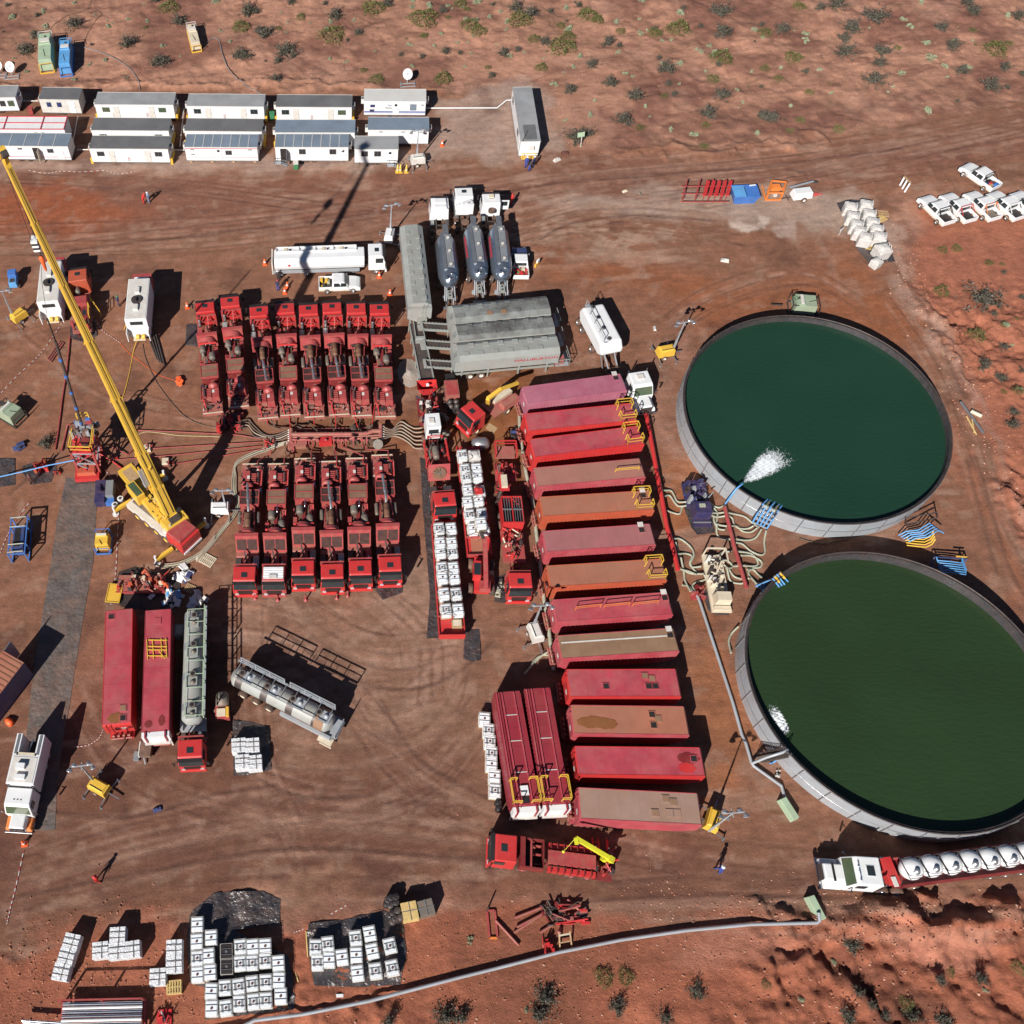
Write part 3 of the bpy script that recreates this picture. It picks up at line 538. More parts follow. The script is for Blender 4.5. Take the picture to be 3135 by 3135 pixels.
# ================================================================= PUMP TRUCKS
def pump_truck(kind,label,group,cabroof=None,seed=1,rack='bar'):
    rs=random.Random(seed);t=thing('pump_truck',label,'pump truck',group)
    cab(t,'red' if not cabroof else 'red_worn',roof=cabroof,hatch=None if cabroof else 'glass')
    chassis(t,-1.9,-15.2,(-1.0,-3.1,-12.4,-13.7))
    h=MB()                                             # headboard rack behind the cab
    for s in (-1,1):
        h.bar((-2.3,s*1.12,.9),(-2.3,s*1.12,2.75),.11,m='red_worn');h.bar((-2.3,s*1.1,1.0),(-2.35,s*.25,2.5),.09,m='red_worn')
    h.bar((-2.3,-1.17,2.78),(-2.3,1.17,2.78),.15,m='red_worn');h.bar((-2.3,-1.1,1.7),(-2.3,1.1,1.7),.08,m='red_worn');h.bar((-2.35,-.25,2.7),(-3.2,-.1,1.2),.08,m='red_worn')
    h.o('headboard',t)
    MB().cyl((-2.45,.85,.9),(-2.45,.85,2.95),.10,'chrome',10).cyl((-2.45,.85,1.3),(-2.45,.85,2.2),.17,'steel',10).o('exhaust_stack',t)
    MB().b(-4.1,-2.7,.62,1.2,.65,1.3,['steel','red_worn','green_grey'][seed % 3]).o('fuel_tank',t,bevel=.05);MB().b(-4.0,-2.8,-1.2,-.62,.6,1.15,'dark_metal').o('battery_box',t,bevel=.05)
    MB().b(-4.3,-2.6,-.35,.35,1.05,1.2,'red_dusty').bar((-2.8,.1,1.25),(-4.4,-.25,1.9),.14,m='dark_metal').o('deck_plate',t)
    # large sloped radiator facing the cab
    r=MB();x0,x1,z0,z1=-4.55,-5.35,1.25,3.15;Wd=1.16
    r.add([(x0,-Wd,z0),(x0,Wd,z0),(x1,Wd,z1),(x1,-Wd,z1),(x1-.75,-Wd,z0+.3),(x1-.75,Wd,z0+.3),(x1-.35,Wd,z1),(x1-.35,-Wd,z1)],[(0,1,2,3),(0,3,7,4),(1,5,6,2),(3,2,6,7),(4,7,6,5),(0,4,5,1)],'red_worn')
    r.b(x0-.15,x0+.55,-Wd,Wd,z0-.12,z0,'red_dusty',t=.1);r.b(x1-.36,x1+.02,-Wd-.03,Wd+.03,z1-.01,z1+.07,'red_worn')
    ro=r.o('radiator',t)
    g_=MB();u=Vector((x1-x0,0,z1-z0));nn=Vector((u.z,0,-u.x)).normalized()*.02
    for ya,yb in ((-1.02,-.04),(.04,1.02)):
        g_.add([Vector((x0,ya,z0))+u*.14+nn,Vector((x0,yb,z0))+u*.14+nn,Vector((x0,yb,z0))+u*.80+nn,Vector((x0,ya,z0))+u*.80+nn],[(0,1,2,3)],'grille')
    g_.o('grille',ro)
    fan=MB().cyl((x1-.30,0,2.35),(x1-.80,0,2.15),.92,'red_worn',20).cyl((x1-.80,0,2.15),(x1-.83,0,2.14),.82,'black',20)
    for k in range(6): a=PI*k/6;fan.bar((x1-.86-.2*math.sin(a),math.cos(a)*.8,2.13+math.sin(a)*.75),(x1-.86+.2*math.sin(a),-math.cos(a)*.8,2.13-math.sin(a)*.75),.04,m='drum_grey')
    fan.o('fan',ro)
    # engine
    e=MB().b(-9.1,-6.3,-.5,.5,1.05,1.85,'grime_shade').b(-8.8,-6.5,-.22,.22,1.85,2.15,'red_dark',t=.06)  # block coloured dark to stand for the shadows between the components
    for k in range(6): e.b(-8.6+k*.36,-8.45+k*.36,-.62,.62,1.5,1.8,'red_dusty')
    e.b(-9.2,-6.2,-1.15,-1.05,1.0,1.15,'red_worn').b(-9.2,-6.2,1.05,1.15,1.0,1.15,'red_worn').b(-9.9,-9.1,-.38,.38,1.05,1.75,'red_dusty',t=.1)
    for k in range(10): a=rs.uniform(-9,-6.4);y_=rs.choice((-1,1))*rs.uniform(.5,.95);e.bar((a,y_,1.2),(a+rs.uniform(-.5,.5),y_*rs.uniform(.5,1),rs.uniform(1.5,2.2)),.07,m=rs.choice(['red_worn','dark_metal','red_dusty']))
    e.o('engine',t)
    pipes=MB()
    for s in (-.16,.16): pipes.tube([(-5.7,s,2.95),(-6.2,s,2.9),(-6.6,s*1.4,2.3)],.06,'chrome',8)
    pipes.o('coolant_pipe',t)
    if kind=='drum':
        MB().lathe([(.001,-.42),(.30,-.40),(.36,-.30),(.36,.30),(.30,.40),(.001,.42)],(-7.15,.62,2.35),'X','drum_grey',16).cyl((-7.6,.62,2.35),(-8.0,.55,2.1),.16,'drum_grey',10).o('air_filter',t)
        MB().lathe([(.001,-.45),(.34,-.43),(.38,-.3),(.38,.3),(.34,.43),(.001,.45)],(-8.25,-.42,2.35),'X','drum_grey',16).o('air_filter',t)
        MB().cyl((-6.45,-1.0,2.55),(-6.45,1.05,2.6),.12,'red',10).o('cross_pipe',t)
        MB().tube([(-8.6,.1,2.2),(-8.9,.12,2.6),(-9.4,.16,2.5)],.06,'chrome',8).o('exhaust_pipe',t)
        MB().bar((-7.7,.95,1.2),(-9.0,.95,2.1),.08,m='red').b(-9.3,-8.3,.35,1.0,1.25,1.75,'red_worn').o('side_box',t);MB().b(-7.6,-6.6,-1.1,-.7,1.2,2.0,'red_worn').o('tool_box',t)
    else:
        MB().lathe([(.001,-.85),(.26,-.85),(.30,-.7),(.30,.0),(.31,.02),(.30,.05),(.30,.7),(.26,.8),(.001,.82)],(-7.4,.02,2.75),'X','drum_rust',16).o('exhaust_silencer',t)
        MB().tube([(-8.2,.02,2.6),(-8.5,.02,2.75),(-8.8,.02,3.0),(-9.3,-.02,3.1),(-10.4,-.12,3.1),(-11.6,-.2,3.1)],.13,'steel',10).cyl((-9.5,-.04,3.1),(-9.9,-.08,3.1),.17,'steel',10).o('exhaust_pipe',t)
        for s in (-1,1):
            MB().lathe([(.001,-.7),(.16,-.7),(.2,-.55),(.2,.55),(.16,.7),(.001,.7)],(-8.2,s*.95,1.9),'X','drum_grey',12).o('air_filter',t)
            MB().tube([(-6.4,s*.7,2.3),(-7.3,s*.62,2.4),(-8.6,s*.55,2.2),(-9.2,s*.5,1.8)],.08,'red_worn',8).tube([(-8.7,s*.55,2.2),(-9.4,s*.55,2.0)],.07,'chrome',8).o('coolant_pipe',t)
    # flat roofed radiator box
    b=MB().b(-11.25,-9.55,-.95,.95,1.1,2.42,'red_worn').b(-11.45,-11.25,-.8,.95,1.2,2.1,'red_dark')
    for s in (-1,1): b.b(-11.3,-9.5,s*.97-.04,s*.97+.04,2.38,2.52,'red_worn')
    for xx in (-11.28,-10.4,-9.52): b.b(xx-.04,xx+.04,-.97,.97,2.38,2.5,'red_worn')
    bo=b.o('cooler_box',t)
    gg=MB()
    for xa,xb in ((-11.2,-10.46),(-10.34,-9.58)):
        if kind=='drum': gg.b(xa,xb,-.88,.88,2.42,2.45,'grille_brown')
        else:
            for ya,yb in ((-.88,-.05),(.05,.88)): gg.b(xa,xb,ya,yb,2.42,2.45,'grille')
    gg.o('grille',bo)
    # triplex pump: gear dome, power end, fluid end
    d=MB().lathe([(.12,-.62),(.20,-.52),(.28,-.25),(.55,-.12),(.60,0),(.60,.28),(.42,.34)],(-12.25,-.32,1.75),'X','red_worn',18).b(-12.1,-11.5,-.52,-.12,1.75,2.0,'red_dusty')
    d.bar((-11.4,-.2,1.7),(-12.2,-.3,2.0),.45,.25,'red_worn');d.o('gear_case',t)
    p=MB().b(-14.0,-12.55,-.95,-.05,1.15,2.1,'red_worn',t=.08).b(-13.85,-12.6,-.05,.55,1.25,1.75,'red_dusty').b(-13.8,-12.6,.55,.95,1.1,1.95,'red_worn',t=.04)
    for k in range(5): p.b(-13.7+k*.26,-13.58+k*.26,.0,.52,1.75,1.92,'red_worn')
    p.b(-13.3,-12.9,-.4,-.12,2.10,2.12,'white_worn');p.o('pump',t,bevel=.02)
    f=MB()
    for k in range(4): f.cyl((-13.6+k*.33,.75,1.9),(-13.6+k*.33,.75,2.12),.11,'dark_metal',8)
    f.tube([(-12.3,1.05,1.8),(-13.9,1.05,1.85),(-14.3,.8,1.7),(-15.0,.7,1.3),(-15.5,.6,1.0)],.07,'red',8).tube([(-12.2,.55,1.6),(-12.2,1.1,1.9),(-14.1,1.15,1.9),(-14.1,.9,2.0)],.055,'red_worn',8)
    f.tube([(-14.2,-.6,1.2),(-14.2,.9,1.3)],.10,'red_dusty',8).tube([(-14.6,-.2,1.2),(-14.6,.95,1.25)],.07,'red_dusty',8)
    for k in range(7): a=rs.uniform(-15.1,-14.2);f.b(a,a+.15,rs.uniform(-.2,.8),rs.uniform(.85,1.0),1.15,rs.uniform(1.25,1.5),rs.choice(['dark_metal','red_dusty','grime_shade']))
    f.o('fluid_end',t)
    dk=MB().b(-15.4,-12.3,-1.17,1.17,.98,1.08,'red_dusty').b(-12.3,-11.4,-1.17,-.9,.98,1.08,'grime_shade').b(-12.3,-11.4,.3,1.17,.96,1.04,'grime_shade').b(-15.4,-14.1,-1.1,-.3,1.08,1.16,'red_dusty').b(-15.5,-15.3,-1.17,1.17,.75,1.15,'red_dusty').b(-15.46,-15.34,-1.1,1.1,1.15,1.2,'cream')  # dark strips beside the cooler box paint in the shaded gaps
    for k in range(44): a,y_=rs.uniform(-15.1,-11.7),rs.uniform(-1.1,1.1);s_=rs.uniform(.06,.2);dk.b(a,a+s_,y_,y_+s_,1.08,1.1+rs.uniform(.05,.4),rs.choice(['red_worn','black','grime_shade','black','dark_metal','chrome','red_dusty','white_worn']))
    MBv=dk.o('deck',t)
    MB().b(-12.1,-11.6,.85,1.1,1.1,1.6,'chrome').b(-12.0,-11.7,.55,.8,1.1,1.5,'white_worn').o('valve_panel',t)
    return t
UP=[((110,328),(175,1188),'drum'),((295,288),(368,1140),'drum'),((510,358),(583,1225),'pipe'),((703,335),(748,1200),'drum'),((877,345),(925,1215),'pipe'),((1050,330),(1110,1195),'pipe'),((1230,335),(1275,1205),'pipe'),((1402,340),(1450,1198),'drum')]
ordn=['first','second','third','fourth','fifth','sixth','seventh','eighth']
for i,(a,b,k) in enumerate(UP):
    lk='grey filter drums' if k=='drum' else 'long silver exhaust'
    t=pump_truck(k,f'{ordn[i]} from left in the upper row of red pump trucks, with {lk}','red pump trucks parked side by side',seed=i+1)
    aim(t,w('F',*a,3.05),w('F',*b,1.2))
DN=[((370,1262),(420,290),'pipe'),((582,1262),(610,270),'drum'),((798,1218),(805,255),'drum'),((1013,1243),(990,280),'pipe'),((1218,1217),(1185,260),'drum'),((1435,1190),(1375,215),'pipe')]
for i,(a,b,k) in enumerate(DN):
    lk='grey filter drums' if k=='drum' else 'long silver exhaust'
    lab=f'{ordn[i]} from left in the lower row of red pump trucks, with {lk}' if i != 1 else 'lower-row pump truck whose cab alone has a ribbed white roof'
    t=pump_truck(k,lab,'red pump trucks parked side by side','white_rib' if i==1 else None,seed=i+21)
    aim(t,w('J',*a,.6),w('J',*b,1.2))
# ================================================================= OFFICE TRAILERS
def cabin(label,fl,fr,W=2.65,z0=.42,z1=2.5,roof='roof_grey',wall='white',group='white office trailers in rows',L=None,feats=(),stripes=(),acs=(1,1),ribs=0,base='blocks',name='office_trailer',steps=()):
    """fl, fr: front roof edge corners (zone, x, y) at eave height; local x runs along the front, front wall at y=0 facing -y"""
    a,b=w(*fl,z1),w(*fr,z1);d=b -a
    if L: a=b -d.normalized()*L
    L=(b -a).length;t=thing(name,label,'trailer',group);place(t,a,math.atan2(d.y,d.x))
    bd=MB().b(0,L,0,W,z0,z1,wall).b(-.03,L+.03,-.03,W+.03,z0-.08,z0+.04,'steel');bo=bd.o('body',t)
    rf=MB().b(-.05,L+.05,-.05,W+.05,z1,z1+.07,roof)
    for k in range(ribs): x=L*(k+1)/(ribs+1);rf.b(x-.04,x+.04,-.04,W+.04,z1+.07,z1+.11,'roof_pale')
    rf.bar((-.05,-.03,z1+.05),(L+.05,-.03,z1+.05),.07,m='white_worn' if roof != 'roof_pale' else 'white').bar((-.05,W+.03,z1+.05),(L+.05,W+.03,z1+.05),.07,m='white_worn')
    rf.o('roof',t)
    for f in feats:       # (kind, fraction along the front, width, ...)
        k,x=f[0],f[1]*L
        if k=='win':
            wd=f[2] if len(f)>2 else .9;g_=f[3] if len(f)>3 else 'glass';zc=f[4] if len(f)>4 else 1.75;hh=f[5] if len(f)>5 else .32
            fo=MB().b(x-wd/2-.06,x+wd/2+.06,-.035,0,zc-hh-.06,zc+hh+.06,'steel').o('window',bo);MB().b(x-wd/2,x+wd/2,-.045,-.035,zc-hh,zc+hh,g_).bar((x,-.05,zc-hh),(x,-.05,zc+hh),.03,m='steel').o('pane',fo)
        elif k=='door':
            dm=f[2] if len(f)>2 else 'white_worn';do=MB().b(x-.42,x+.42,-.05,0,z0+.05,z1-.2,dm).o('door',bo);MB().bar((x+.28,-.08,1.4),(x+.36,-.08,1.4),.05,m='black').o('handle',do)
            if len(f)>3 and f[3]=='oval': MB().lathe([(.001,-.06),(.20,-.06),(.2,-.05)],(x,0,2.0),'Y','glass',16).o('porthole',do)
        elif k=='open':
            MB().b(x-.42,x+.42,-.03,0,z0+.05,z1-.2,'black').o('doorway',bo);MB().b(x+.42,x+.47,-.85,-.02,z0+.05,z1-.2,f[2] if len(f)>2 else 'white').o('door',bo)
        elif k=='hatch': MB().b(x-f[2]/2,x+f[2]/2,-.04,0,f[3],f[3]+.12,'roof_dark').o('vent',bo)
        elif k=='chev':
            c=MB()
            for q in range(4): c.add([(x-.18,-.02,z0+.2+q*.17),(x+.18,-.02,z0+.3+q*.17),(x+.18,-.02,z0+.37+q*.17),(x-.18,-.02,z0+.27+q*.17)],[(0,1,2,3)],'red_stripe' if q % 2 else 'black')
            c.o('hazard_sign',bo)
        elif k=='ac': MB().b(x-.3,x+.3,-.3,0,1.5,2.0,'white_worn').o('air_conditioner',bo)
    for s in stripes: MB().b(.02,L-.02,-.012,-.004,s[0],s[1],s[2]).o('stripe',bo)
    for i,s in enumerate(acs):
        if s:
            x=-.42 if i==0 else L;ac=MB().b(x,x+.42,W*.35,W*.35+.75,1.5,2.15,'white_worn').o('air_conditioner',t);MB().b(x+.05,x+.37,W*.35+.1,W*.35+.65,2.15,2.16,'roof_dark').o('vent',ac)
    if base=='blocks':
        for x in (.5,L*.35,L*.65,L-.5):
            for y in (.3,W-.3): MB().b(x-.2,x+.2,y-.2,y+.2,0,z0-.08,'wood').o('block',t)
    elif base=='wheels':
        for x in (L*.42,L*.52):
            for y in (.18,W-.18): wheel(t,x,y -0,.34,.24,'white_worn')
        MB().bar((.6,.3,0),(.6,.3,z0),.12,m='dark_metal').o('jack',t);MB().bar((L-.6,.3,0),(L-.6,.3,z0),.12,m='dark_metal').o('jack',t)
    elif base=='skid':
        for x in (-.25,L+.05): MB().b(x,x+.22,.15,W-.15,.02,.5,'yellow').b(x-.05,x+.3,.1,.3,0,.9,'yellow').o('skid_end',t)
        MB().b(0,L,.3,.5,0,z0-.08,'dark_metal').o('runner',t)
    for x in steps:
        s_=MB().b(x*L-.5,x*L+.5,-.75,-.1,z0-.05,z0,'galv').rail([(x*L-.5,-.75,z0),(x*L+.5,-.75,z0)],.95,'dark_metal',.025)
        for q in range(3): s_.b(x*L+.5+q*.25,x*L+.75+q*.25,-.7,-.15,z0-.14*(q+1)-.02,z0-.14*(q+1)+.02,'galv')
        s_.rail([(x*L+.5,-.75,z0),(x*L+1.25,-.75,0)],.95,'dark_metal',.025,mid=False);s_.o('steps',t)
    return t
wn_=[('win',.13),('win',.87),('door',.27),('door',.73),('chev',.48)]
cabin('small white trailer half cut by the left edge, two dark windows, back row',('A',0,722),('A',112,720),L=5.5,roof='roof_grey',feats=[('win',.15,.7,'glass',1.6,.4),('win',.62,.7,'glass',1.6,.4),('win',.84,.8,'glass_green',1.6,.4)],base='wheels',acs=(0,1))
cabin('short cream-walled trailer with two blue windows in the back row',('A',287,735),('A',580,740),roof='roof_dark',wall='white_worn',feats=[('win',.22,.55,'glass_blue',1.75,.33),('win',.48,.55,'glass_blue',1.75,.33),('door',.80,'white')],base='wheels',acs=(1,0))
cabin('back-row white trailer with stained grey roof and green-tinted windows',('A',700,773),('A',1280,777),roof='roof_grey',feats=[('win',.13,.95,'glass_green'),('win',.85,.95,'glass_green'),('door',.26),('door',.71),('chev',.22),('chev',.65)],base='skid')
cabin('second skid-mounted white trailer of the back row, streaked grey roof',('A',1380,785),('B',65,790),roof='roof_grey',feats=wn_,base='skid')
cabin('back-row white trailer just left of the blue-striped one',('B',157,792),('B',716,795),roof='roof_dark',feats=[('win',.12,.95),('win',.87,1.0,'glass_green'),('door',.26),('door',.72),('chev',.47)],base='skid')
tb=cabin('white trailer with pale roof, blue stripe and blue lettering',('B',808,750),('B',1265,752),roof='roof_pale',feats=[('win',.14,.55,'glass_blue',1.85,.16),('win',.13,.55,'glass_blue',1.1,.16),('door',.52,'white','oval'),('win',.80,.75,'roof_blue',1.65,.42),('hatch',.95,.4,1.95)],stripes=[(.82,1.0,'blue_stripe'),(.70,.74,'blue_stripe')],base='wheels',acs=(1,1))
text('Plod',.30,'blue_stripe',tb,(3.55,-.02,1.95),(PI/2,0,0));text('BASAL DB',.16,'black',tb,(3.3,-.02,1.65),(PI/2,0,0));text('PATAGONIA',.16,'black',tb,(3.5,-.02,1.45),(PI/2,0,0))
t7=cabin('white accordion-roofed trailer with maroon frame lines, left edge',('A',-60,958),('A',475,960),L=12,W=2.7,roof='white',feats=[('win',.74,.35,'black',1.95,.12),('win',.66,.35,'black',1.95,.12),('ac',.52)],acs=(0,0),base='wheels')
L7=12.0;mm=MB()
for x in (.05,3.5,8.7,L7-.05): mm.bar((x,-.06,2.63),(x,2.76,2.63),.10,m='red_stripe')
for y in (.0,1.35,2.7): mm.bar((0,y,2.63),(L7,y,2.63),.09,m='red_stripe')
mm.o('roof_frame',t7)
cabin('middle-row white trailer with brown-grey stained roof and round vent',('A',675,964),('A',1245,969),roof='roof_dark',feats=[('win',.14,.9,'glass_green',1.75,.2),('win',.86,.9,'glass_green',1.75,.2)],base='skid')
cabin('middle-row white trailer behind the blue ribbed roof with red stripes',('A',1365,969),('B',50,975),roof='roof_dark',feats=[('hatch',.4,.1,1.9)],base='skid')
cabin('middle-row white trailer with scratched blue-grey roof, behind the ribbed roof',('B',150,981),('B',738,982),roof='roof_blue',feats=[('hatch',.27,.25,2.2),('hatch',.73,.25,2.2)],base='skid')
cabin('middle-row white trailer with blue roof behind the white light tower',('B',838,962),('B',1287,964),roof='roof_blue',feats=[('hatch',.21,.55,2.2),('hatch',.58,.55,2.2),('hatch',.88,.5,2.2)],base='wheels',acs=(1,1))
cabin('front-row trailer with open cream door and dark blue roof, left edge',('A',-50,1079),('A',500,1084),L=12.2,roof='roof_blue',ribs=5,feats=[('open',.625,'cream'),('win',.79,.75,'glass',1.85,.28),('win',.45,.5,'glass',2.15,.1),('door',.90,'white')],stripes=[(.78,.86,'red_stripe')],acs=(0,0),base='wheels')
cabin('front-row white trailer with brown-grey patched roof and yellow skid ends',('A',660,1100),('A',1240,1104),roof='roof_dark',feats=wn_,base='skid')
cabin('front-row trailer with blue ribbed roof and long red stripes',('A',1365,1089),('A',1900,1091),roof='roof_blue',ribs=7,feats=[('win',.60,.75,'glass',1.7,.3),('door',.46,'white','oval'),('hatch',.1,.5,2.1),('hatch',.1,.5,1.35),('hatch',.9,.5,2.1)],stripes=[(2.28,2.38,'red_stripe'),(.95,1.0,'red_stripe')],base='blocks')
cabin('front-row trailer with blue ribbed roof and open dark doorway',('B',150,1089),('B',690,1090),roof='roof_blue',ribs=7,feats=[('open',.11,'steel'),('win',.37,.8,'glass',1.85,.36),('win',.79,.8,'glass',1.85,.36),('door',.93,'white','oval')],base='wheels',acs=(0,1),steps=(.03,))
cabin('shortest front-row trailer, right end, stained roof and handrailed steps',('B',738,1105),('B',1060,1105),roof='roof_grey',feats=[('win',.23,.8,'glass',1.85,.36),('win',.53,.8,'glass',1.85,.36),('door',.82,'white','oval')],base='wheels',acs=(0,0),steps=(.84,))
# the lone trailer standing north-south
t=cabin('long white trailer parked alone, grey roof with wet patch',('C',85,1048),('C',228,1045),W=11.4,z1=2.6,roof='roof_grey',group=None,feats=[('ac',.6)],acs=(0,0),base='blocks',name='long_trailer')
MB().b(.3,2.3,3.0,3.02,0,0,'roof_dark')
dk_=MB().b(-.03,.03,1.0,1.9,.5,2.2,'white').o('door',t);MB().b(-.05,.0,2.6,3.6,1.4,2.1,'glass').o('window',t);MB().b(-.05,.0,9.3,10.3,1.4,2.1,'glass').o('window',t)
MB().b(.55,2.2,.35,3.4,2.67,2.675,'roof_dark').o('wet_patch',t);MB().b(.2,2.2,.05,.12,2.67,2.72,'steel').bar((.2,.0,2.68),(1.1,2.2,2.7),.09,m='dark_metal').o('roof_frame',t)
MB().b(.3,2.1,-.75,-.05,.38,.44,'yellow').rail([(.3,-.75,.44),(2.1,-.75,.44)],.9,'yellow',.03).o('platform',t)
# ================================================================= FRAC TANKS
def frac_tank(label,pts,z='O',roof='crimson',side='crimson',h=3.05,hatches=(),rail=None,chamfer=1,white=0,corr=True,mudpts=None,strip=None,tilt=0,cap=0):
    cx,cy,rz,L,W=quad(z,pts,h);W=max(2.3,min(W,2.62));t=thing('frac_tank',label,'tank','red frac water tanks',(cx,cy,0),rz);x0,x1,y=-L/2,L/2,W/2
    bd=MB();c=.55*chamfer
    poly=[(x0+.25,.45),(x1-1.3,.45),(x1,1.15),(x1,h-c*.3),(x1-c*.25,h),(x0+.1,h),(x0,h-.15),(x0,1.1)]
    bd.prism([(p[0],p[1]) for p in poly],-y,y,side,'Y');bo=bd.o('shell',t)
    rf=MB().b(x0+.12,x1-c*.25-.02,-y+.03,y-.03,h+.001,h+.035,roof)
    for k in range(5): x=x0+L*(k+1)/6;rf.b(x-.02,x+.02,-y+.03,y-.03,h+.035,h+.05,roof)
    rf.bar((x0+.1,-y+.02,h+.03),(x1-.2,-y+.02,h+.03),.06,m=side).bar((x0+.1,y-.02,h+.03),(x1-.2,y-.02,h+.03),.06,m=side)
    if strip: rf.b(x0+.3,x1-.4,y*strip[0]-.07,y*strip[0]+.07,h+.05,h+.065,strip[1])
    ro=rf.o('roof',t)
    if corr:
        rb=MB();nr=int(L/.42)
        for k in range(nr):
            x=x0+.35+k*(L-1.2)/nr
            for s in (-1,1): rb.b(x,x+.17,s*y-.035,s*y+.035,.7,h-.28,side)
        rb.o('side_ribs',bo)
    for s in (-1,1):
        MB().b(x1-2.2,x1-.9,s*(y-.35)-.12,s*(y-.35)+.12,.12,.5,side).o('wheel_arm',t);wheel(t,x1-1.5,s*(y-.18),.48,.3,'red_worn')
    MB().b(x0-.25,x0+.5,-y+.2,y-.2,0,.45,side).b(x0-.35,x0-.2,-y*.8,y*.8,.1,.5,side).o('landing_skid',t)
    vv=MB()                                  # manifold and valves on the west face
    for yy in (-.7,-.25,.25,.7): vv.cyl((x0,yy,.7),(x0-.45,yy,.7),.09,'red_dusty',8).cyl((x0-.3,yy,.7),(x0-.3,yy,1.0),.05,'dark_metal',6).cyl((x0-.3,yy-.12,1.0),(x0-.3,yy+.12,1.0),.10,'red_dusty',8)
    vv.cyl((x0-.45,-.95,.7),(x0-.45,.95,.7),.10,'red_dusty',8);vv.o('valve_manifold',t)
    ld=MB()
    for s in (-.2,.2): ld.bar((x0-.08,y*.6+s,.6),(x0-.08,y*.6+s,h+.1),.05,m=side)
    for k in range(7): ld.bar((x0-.08,y*.6-.2,.8+k*.33),(x0-.08,y*.6+.2,.8+k*.33),.035,m=side)
    ld.o('ladder',t)
    MB().b(x0-.012,x0-.002,-y*.55,-y*.2,1.9,2.3,'white_worn').o('placard',t)
    for hx,hy,kind in hatches:
        X,Y=x0+hx*L,hy*y;ho=MB().b(X-.32,X+.32,Y-.32,Y+.32,h+.04,h+.10,roof).o('hatch',ro)
        if kind=='open':
            MB().b(X-.25,X+.25,Y-.25,Y+.25,h+.10,h+.105,'black').o('opening',ho);MB().b(X-.27,X+.27,Y+.35,Y+.87,h+.11,h+.15,white and 'white' or 'white_worn').o('lid',ho)
        elif kind=='rust': MB().b(X-.25,X+.25,Y-.25,Y+.25,h+.10,h+.125,'rust_brown').o('lid',ho)
        elif kind=='black': MB().b(X-.25,X+.25,Y-.25,Y+.25,h+.10,h+.105,'black').o('opening',ho)
    if rail=='corner':                     # yellow cage round the hatch at the east end
        a=x1-1.9;r_=MB().rail([(a,y-.08,h+.05),(x1-.3,y-.08,h+.05),(x1-.3,y-.7,h+.05)],1.0).rail([(x1-.3,-y+.7,h+.05),(x1-.3,-y+.08,h+.05),(a,-y+.08,h+.05)],1.0);r_.rail([(a,y-.08,h+.05),(a,y-.75,h+.05)],1.0).rail([(a,-y+.75,h+.05),(a,-y+.08,h+.05)],1.0);r_.o('guard_rail',t)
    elif rail=='low': MB().rail([(x1-3.0,-y*.2,h+.05),(x1-.6,-y*.2,h+.05)],.55,'yellow',.03).o('guard_rail',t)
    elif rail=='long':
        for k in range(3): MB().rail([(x0+2+k*2.7,-y*.05,h+.05),(x0+4.4+k*2.7,-y*.05+.1,h+.05)],.7,'orange',.025).o('guard_rail',t)
    elif rail=='flat':
        f=MB();X=x0+L*.24
        for u in (-.55,0,.55): f.bar((X+u,-.75,h+.10),(X+u+.2,.8,h+.14),.07,m='yellow')
        for u in (-.7,0,.75): f.bar((X-.7,u,h+.10),(X+.85,u+.1,h+.12),.07,m='yellow')
        f.bar((X-.5,-.5,h+.18),(X+.9,.6,h+.18),.06,m='yellow').bar((X-.8,.2,h+.16),(X+.3,.9,h+.16),.06,m='yellow');f.o('folded_rail',t)
    if mudpts:
        for (mx,my,rx,ry,mm_) in mudpts:
            pl=[(x0+mx*L+rx*math.cos(2*PI*k/22)*(1+.15*math.sin(3*k+mx*9)),my*y+ry*math.sin(2*PI*k/22)*(1+.12*math.cos(2*k+1))) for k in range(22)]
            MB().add([(p[0],max(-y+.08,min(y-.08,p[1])),h+.052+.004*len(ro.children)) for p in pl],[tuple(range(22))],mm_).o('mud_patch',ro)
    if white:       # white upright end gate
        e=MB().b(x0-.45,x0,-y,y,1.6,h-.05,'white').b(x0-.7,x0-.45,-y+.1,y-.1,1.5,1.75,'white_worn')
        for s in (-1,1): e.b(x0-.55,x0+.05,s*y*.72-.07,s*y*.72+.07,1.6,h+.1,'crimson_dark').bar((x0-.3,s*y*.9,0),(x0-.3,s*y*.9,1.6),.14,m='white_worn')
        e.o('end_gate',t)
    return t
FT=frac_tank
FT('magenta-tinted tank, northernmost of the long red tank row',[(1040,1215),(1750,1133),(1785,1228),(1010,1350)],'G','magenta','magenta',hatches=[(.93,.55,'open')])
FT('bright red tank with yellow corner cage, second from the north',[(1040,1420),(1830,1350),(1860,1450),(1035,1545)],'G','crimson','red',rail='corner',hatches=[(.9,0,'lid')])
FT('bright red tank with yellow corner cage, third from the north',[(1085,1615),(1880,1515),(1910,1625),(1075,1730)],'G','crimson','red',rail='corner',hatches=[(.9,0,'lid')])
FT('dusty pink-roofed tank with low yellow rail, fourth from the north',[(941,-40),(1726,-110),(1750,20),(930,95)],'K','pink_brown','crimson',rail='low')
FT('orange-brown tank with yellow cage and raised white lid, fifth from north',[(985,175),(1795,128),(1815,262),(968,315)],'K','orange_brown','orange_red',rail='corner',hatches=[(.93,.5,'open')])
FT('mauve-roofed tank with grey hatch lid, sixth from the north',[(1010,425),(1800,372),(1830,522),(990,580)],'K','mauve','crimson',hatches=[(.9,.45,'open')])
FT('orange-brown tank crossed by a lamp shadow, seventh from the north',[(1040,685),(1885,632),(1910,780),(1020,835)],'K','orange_brown','orange_red',rail='corner')
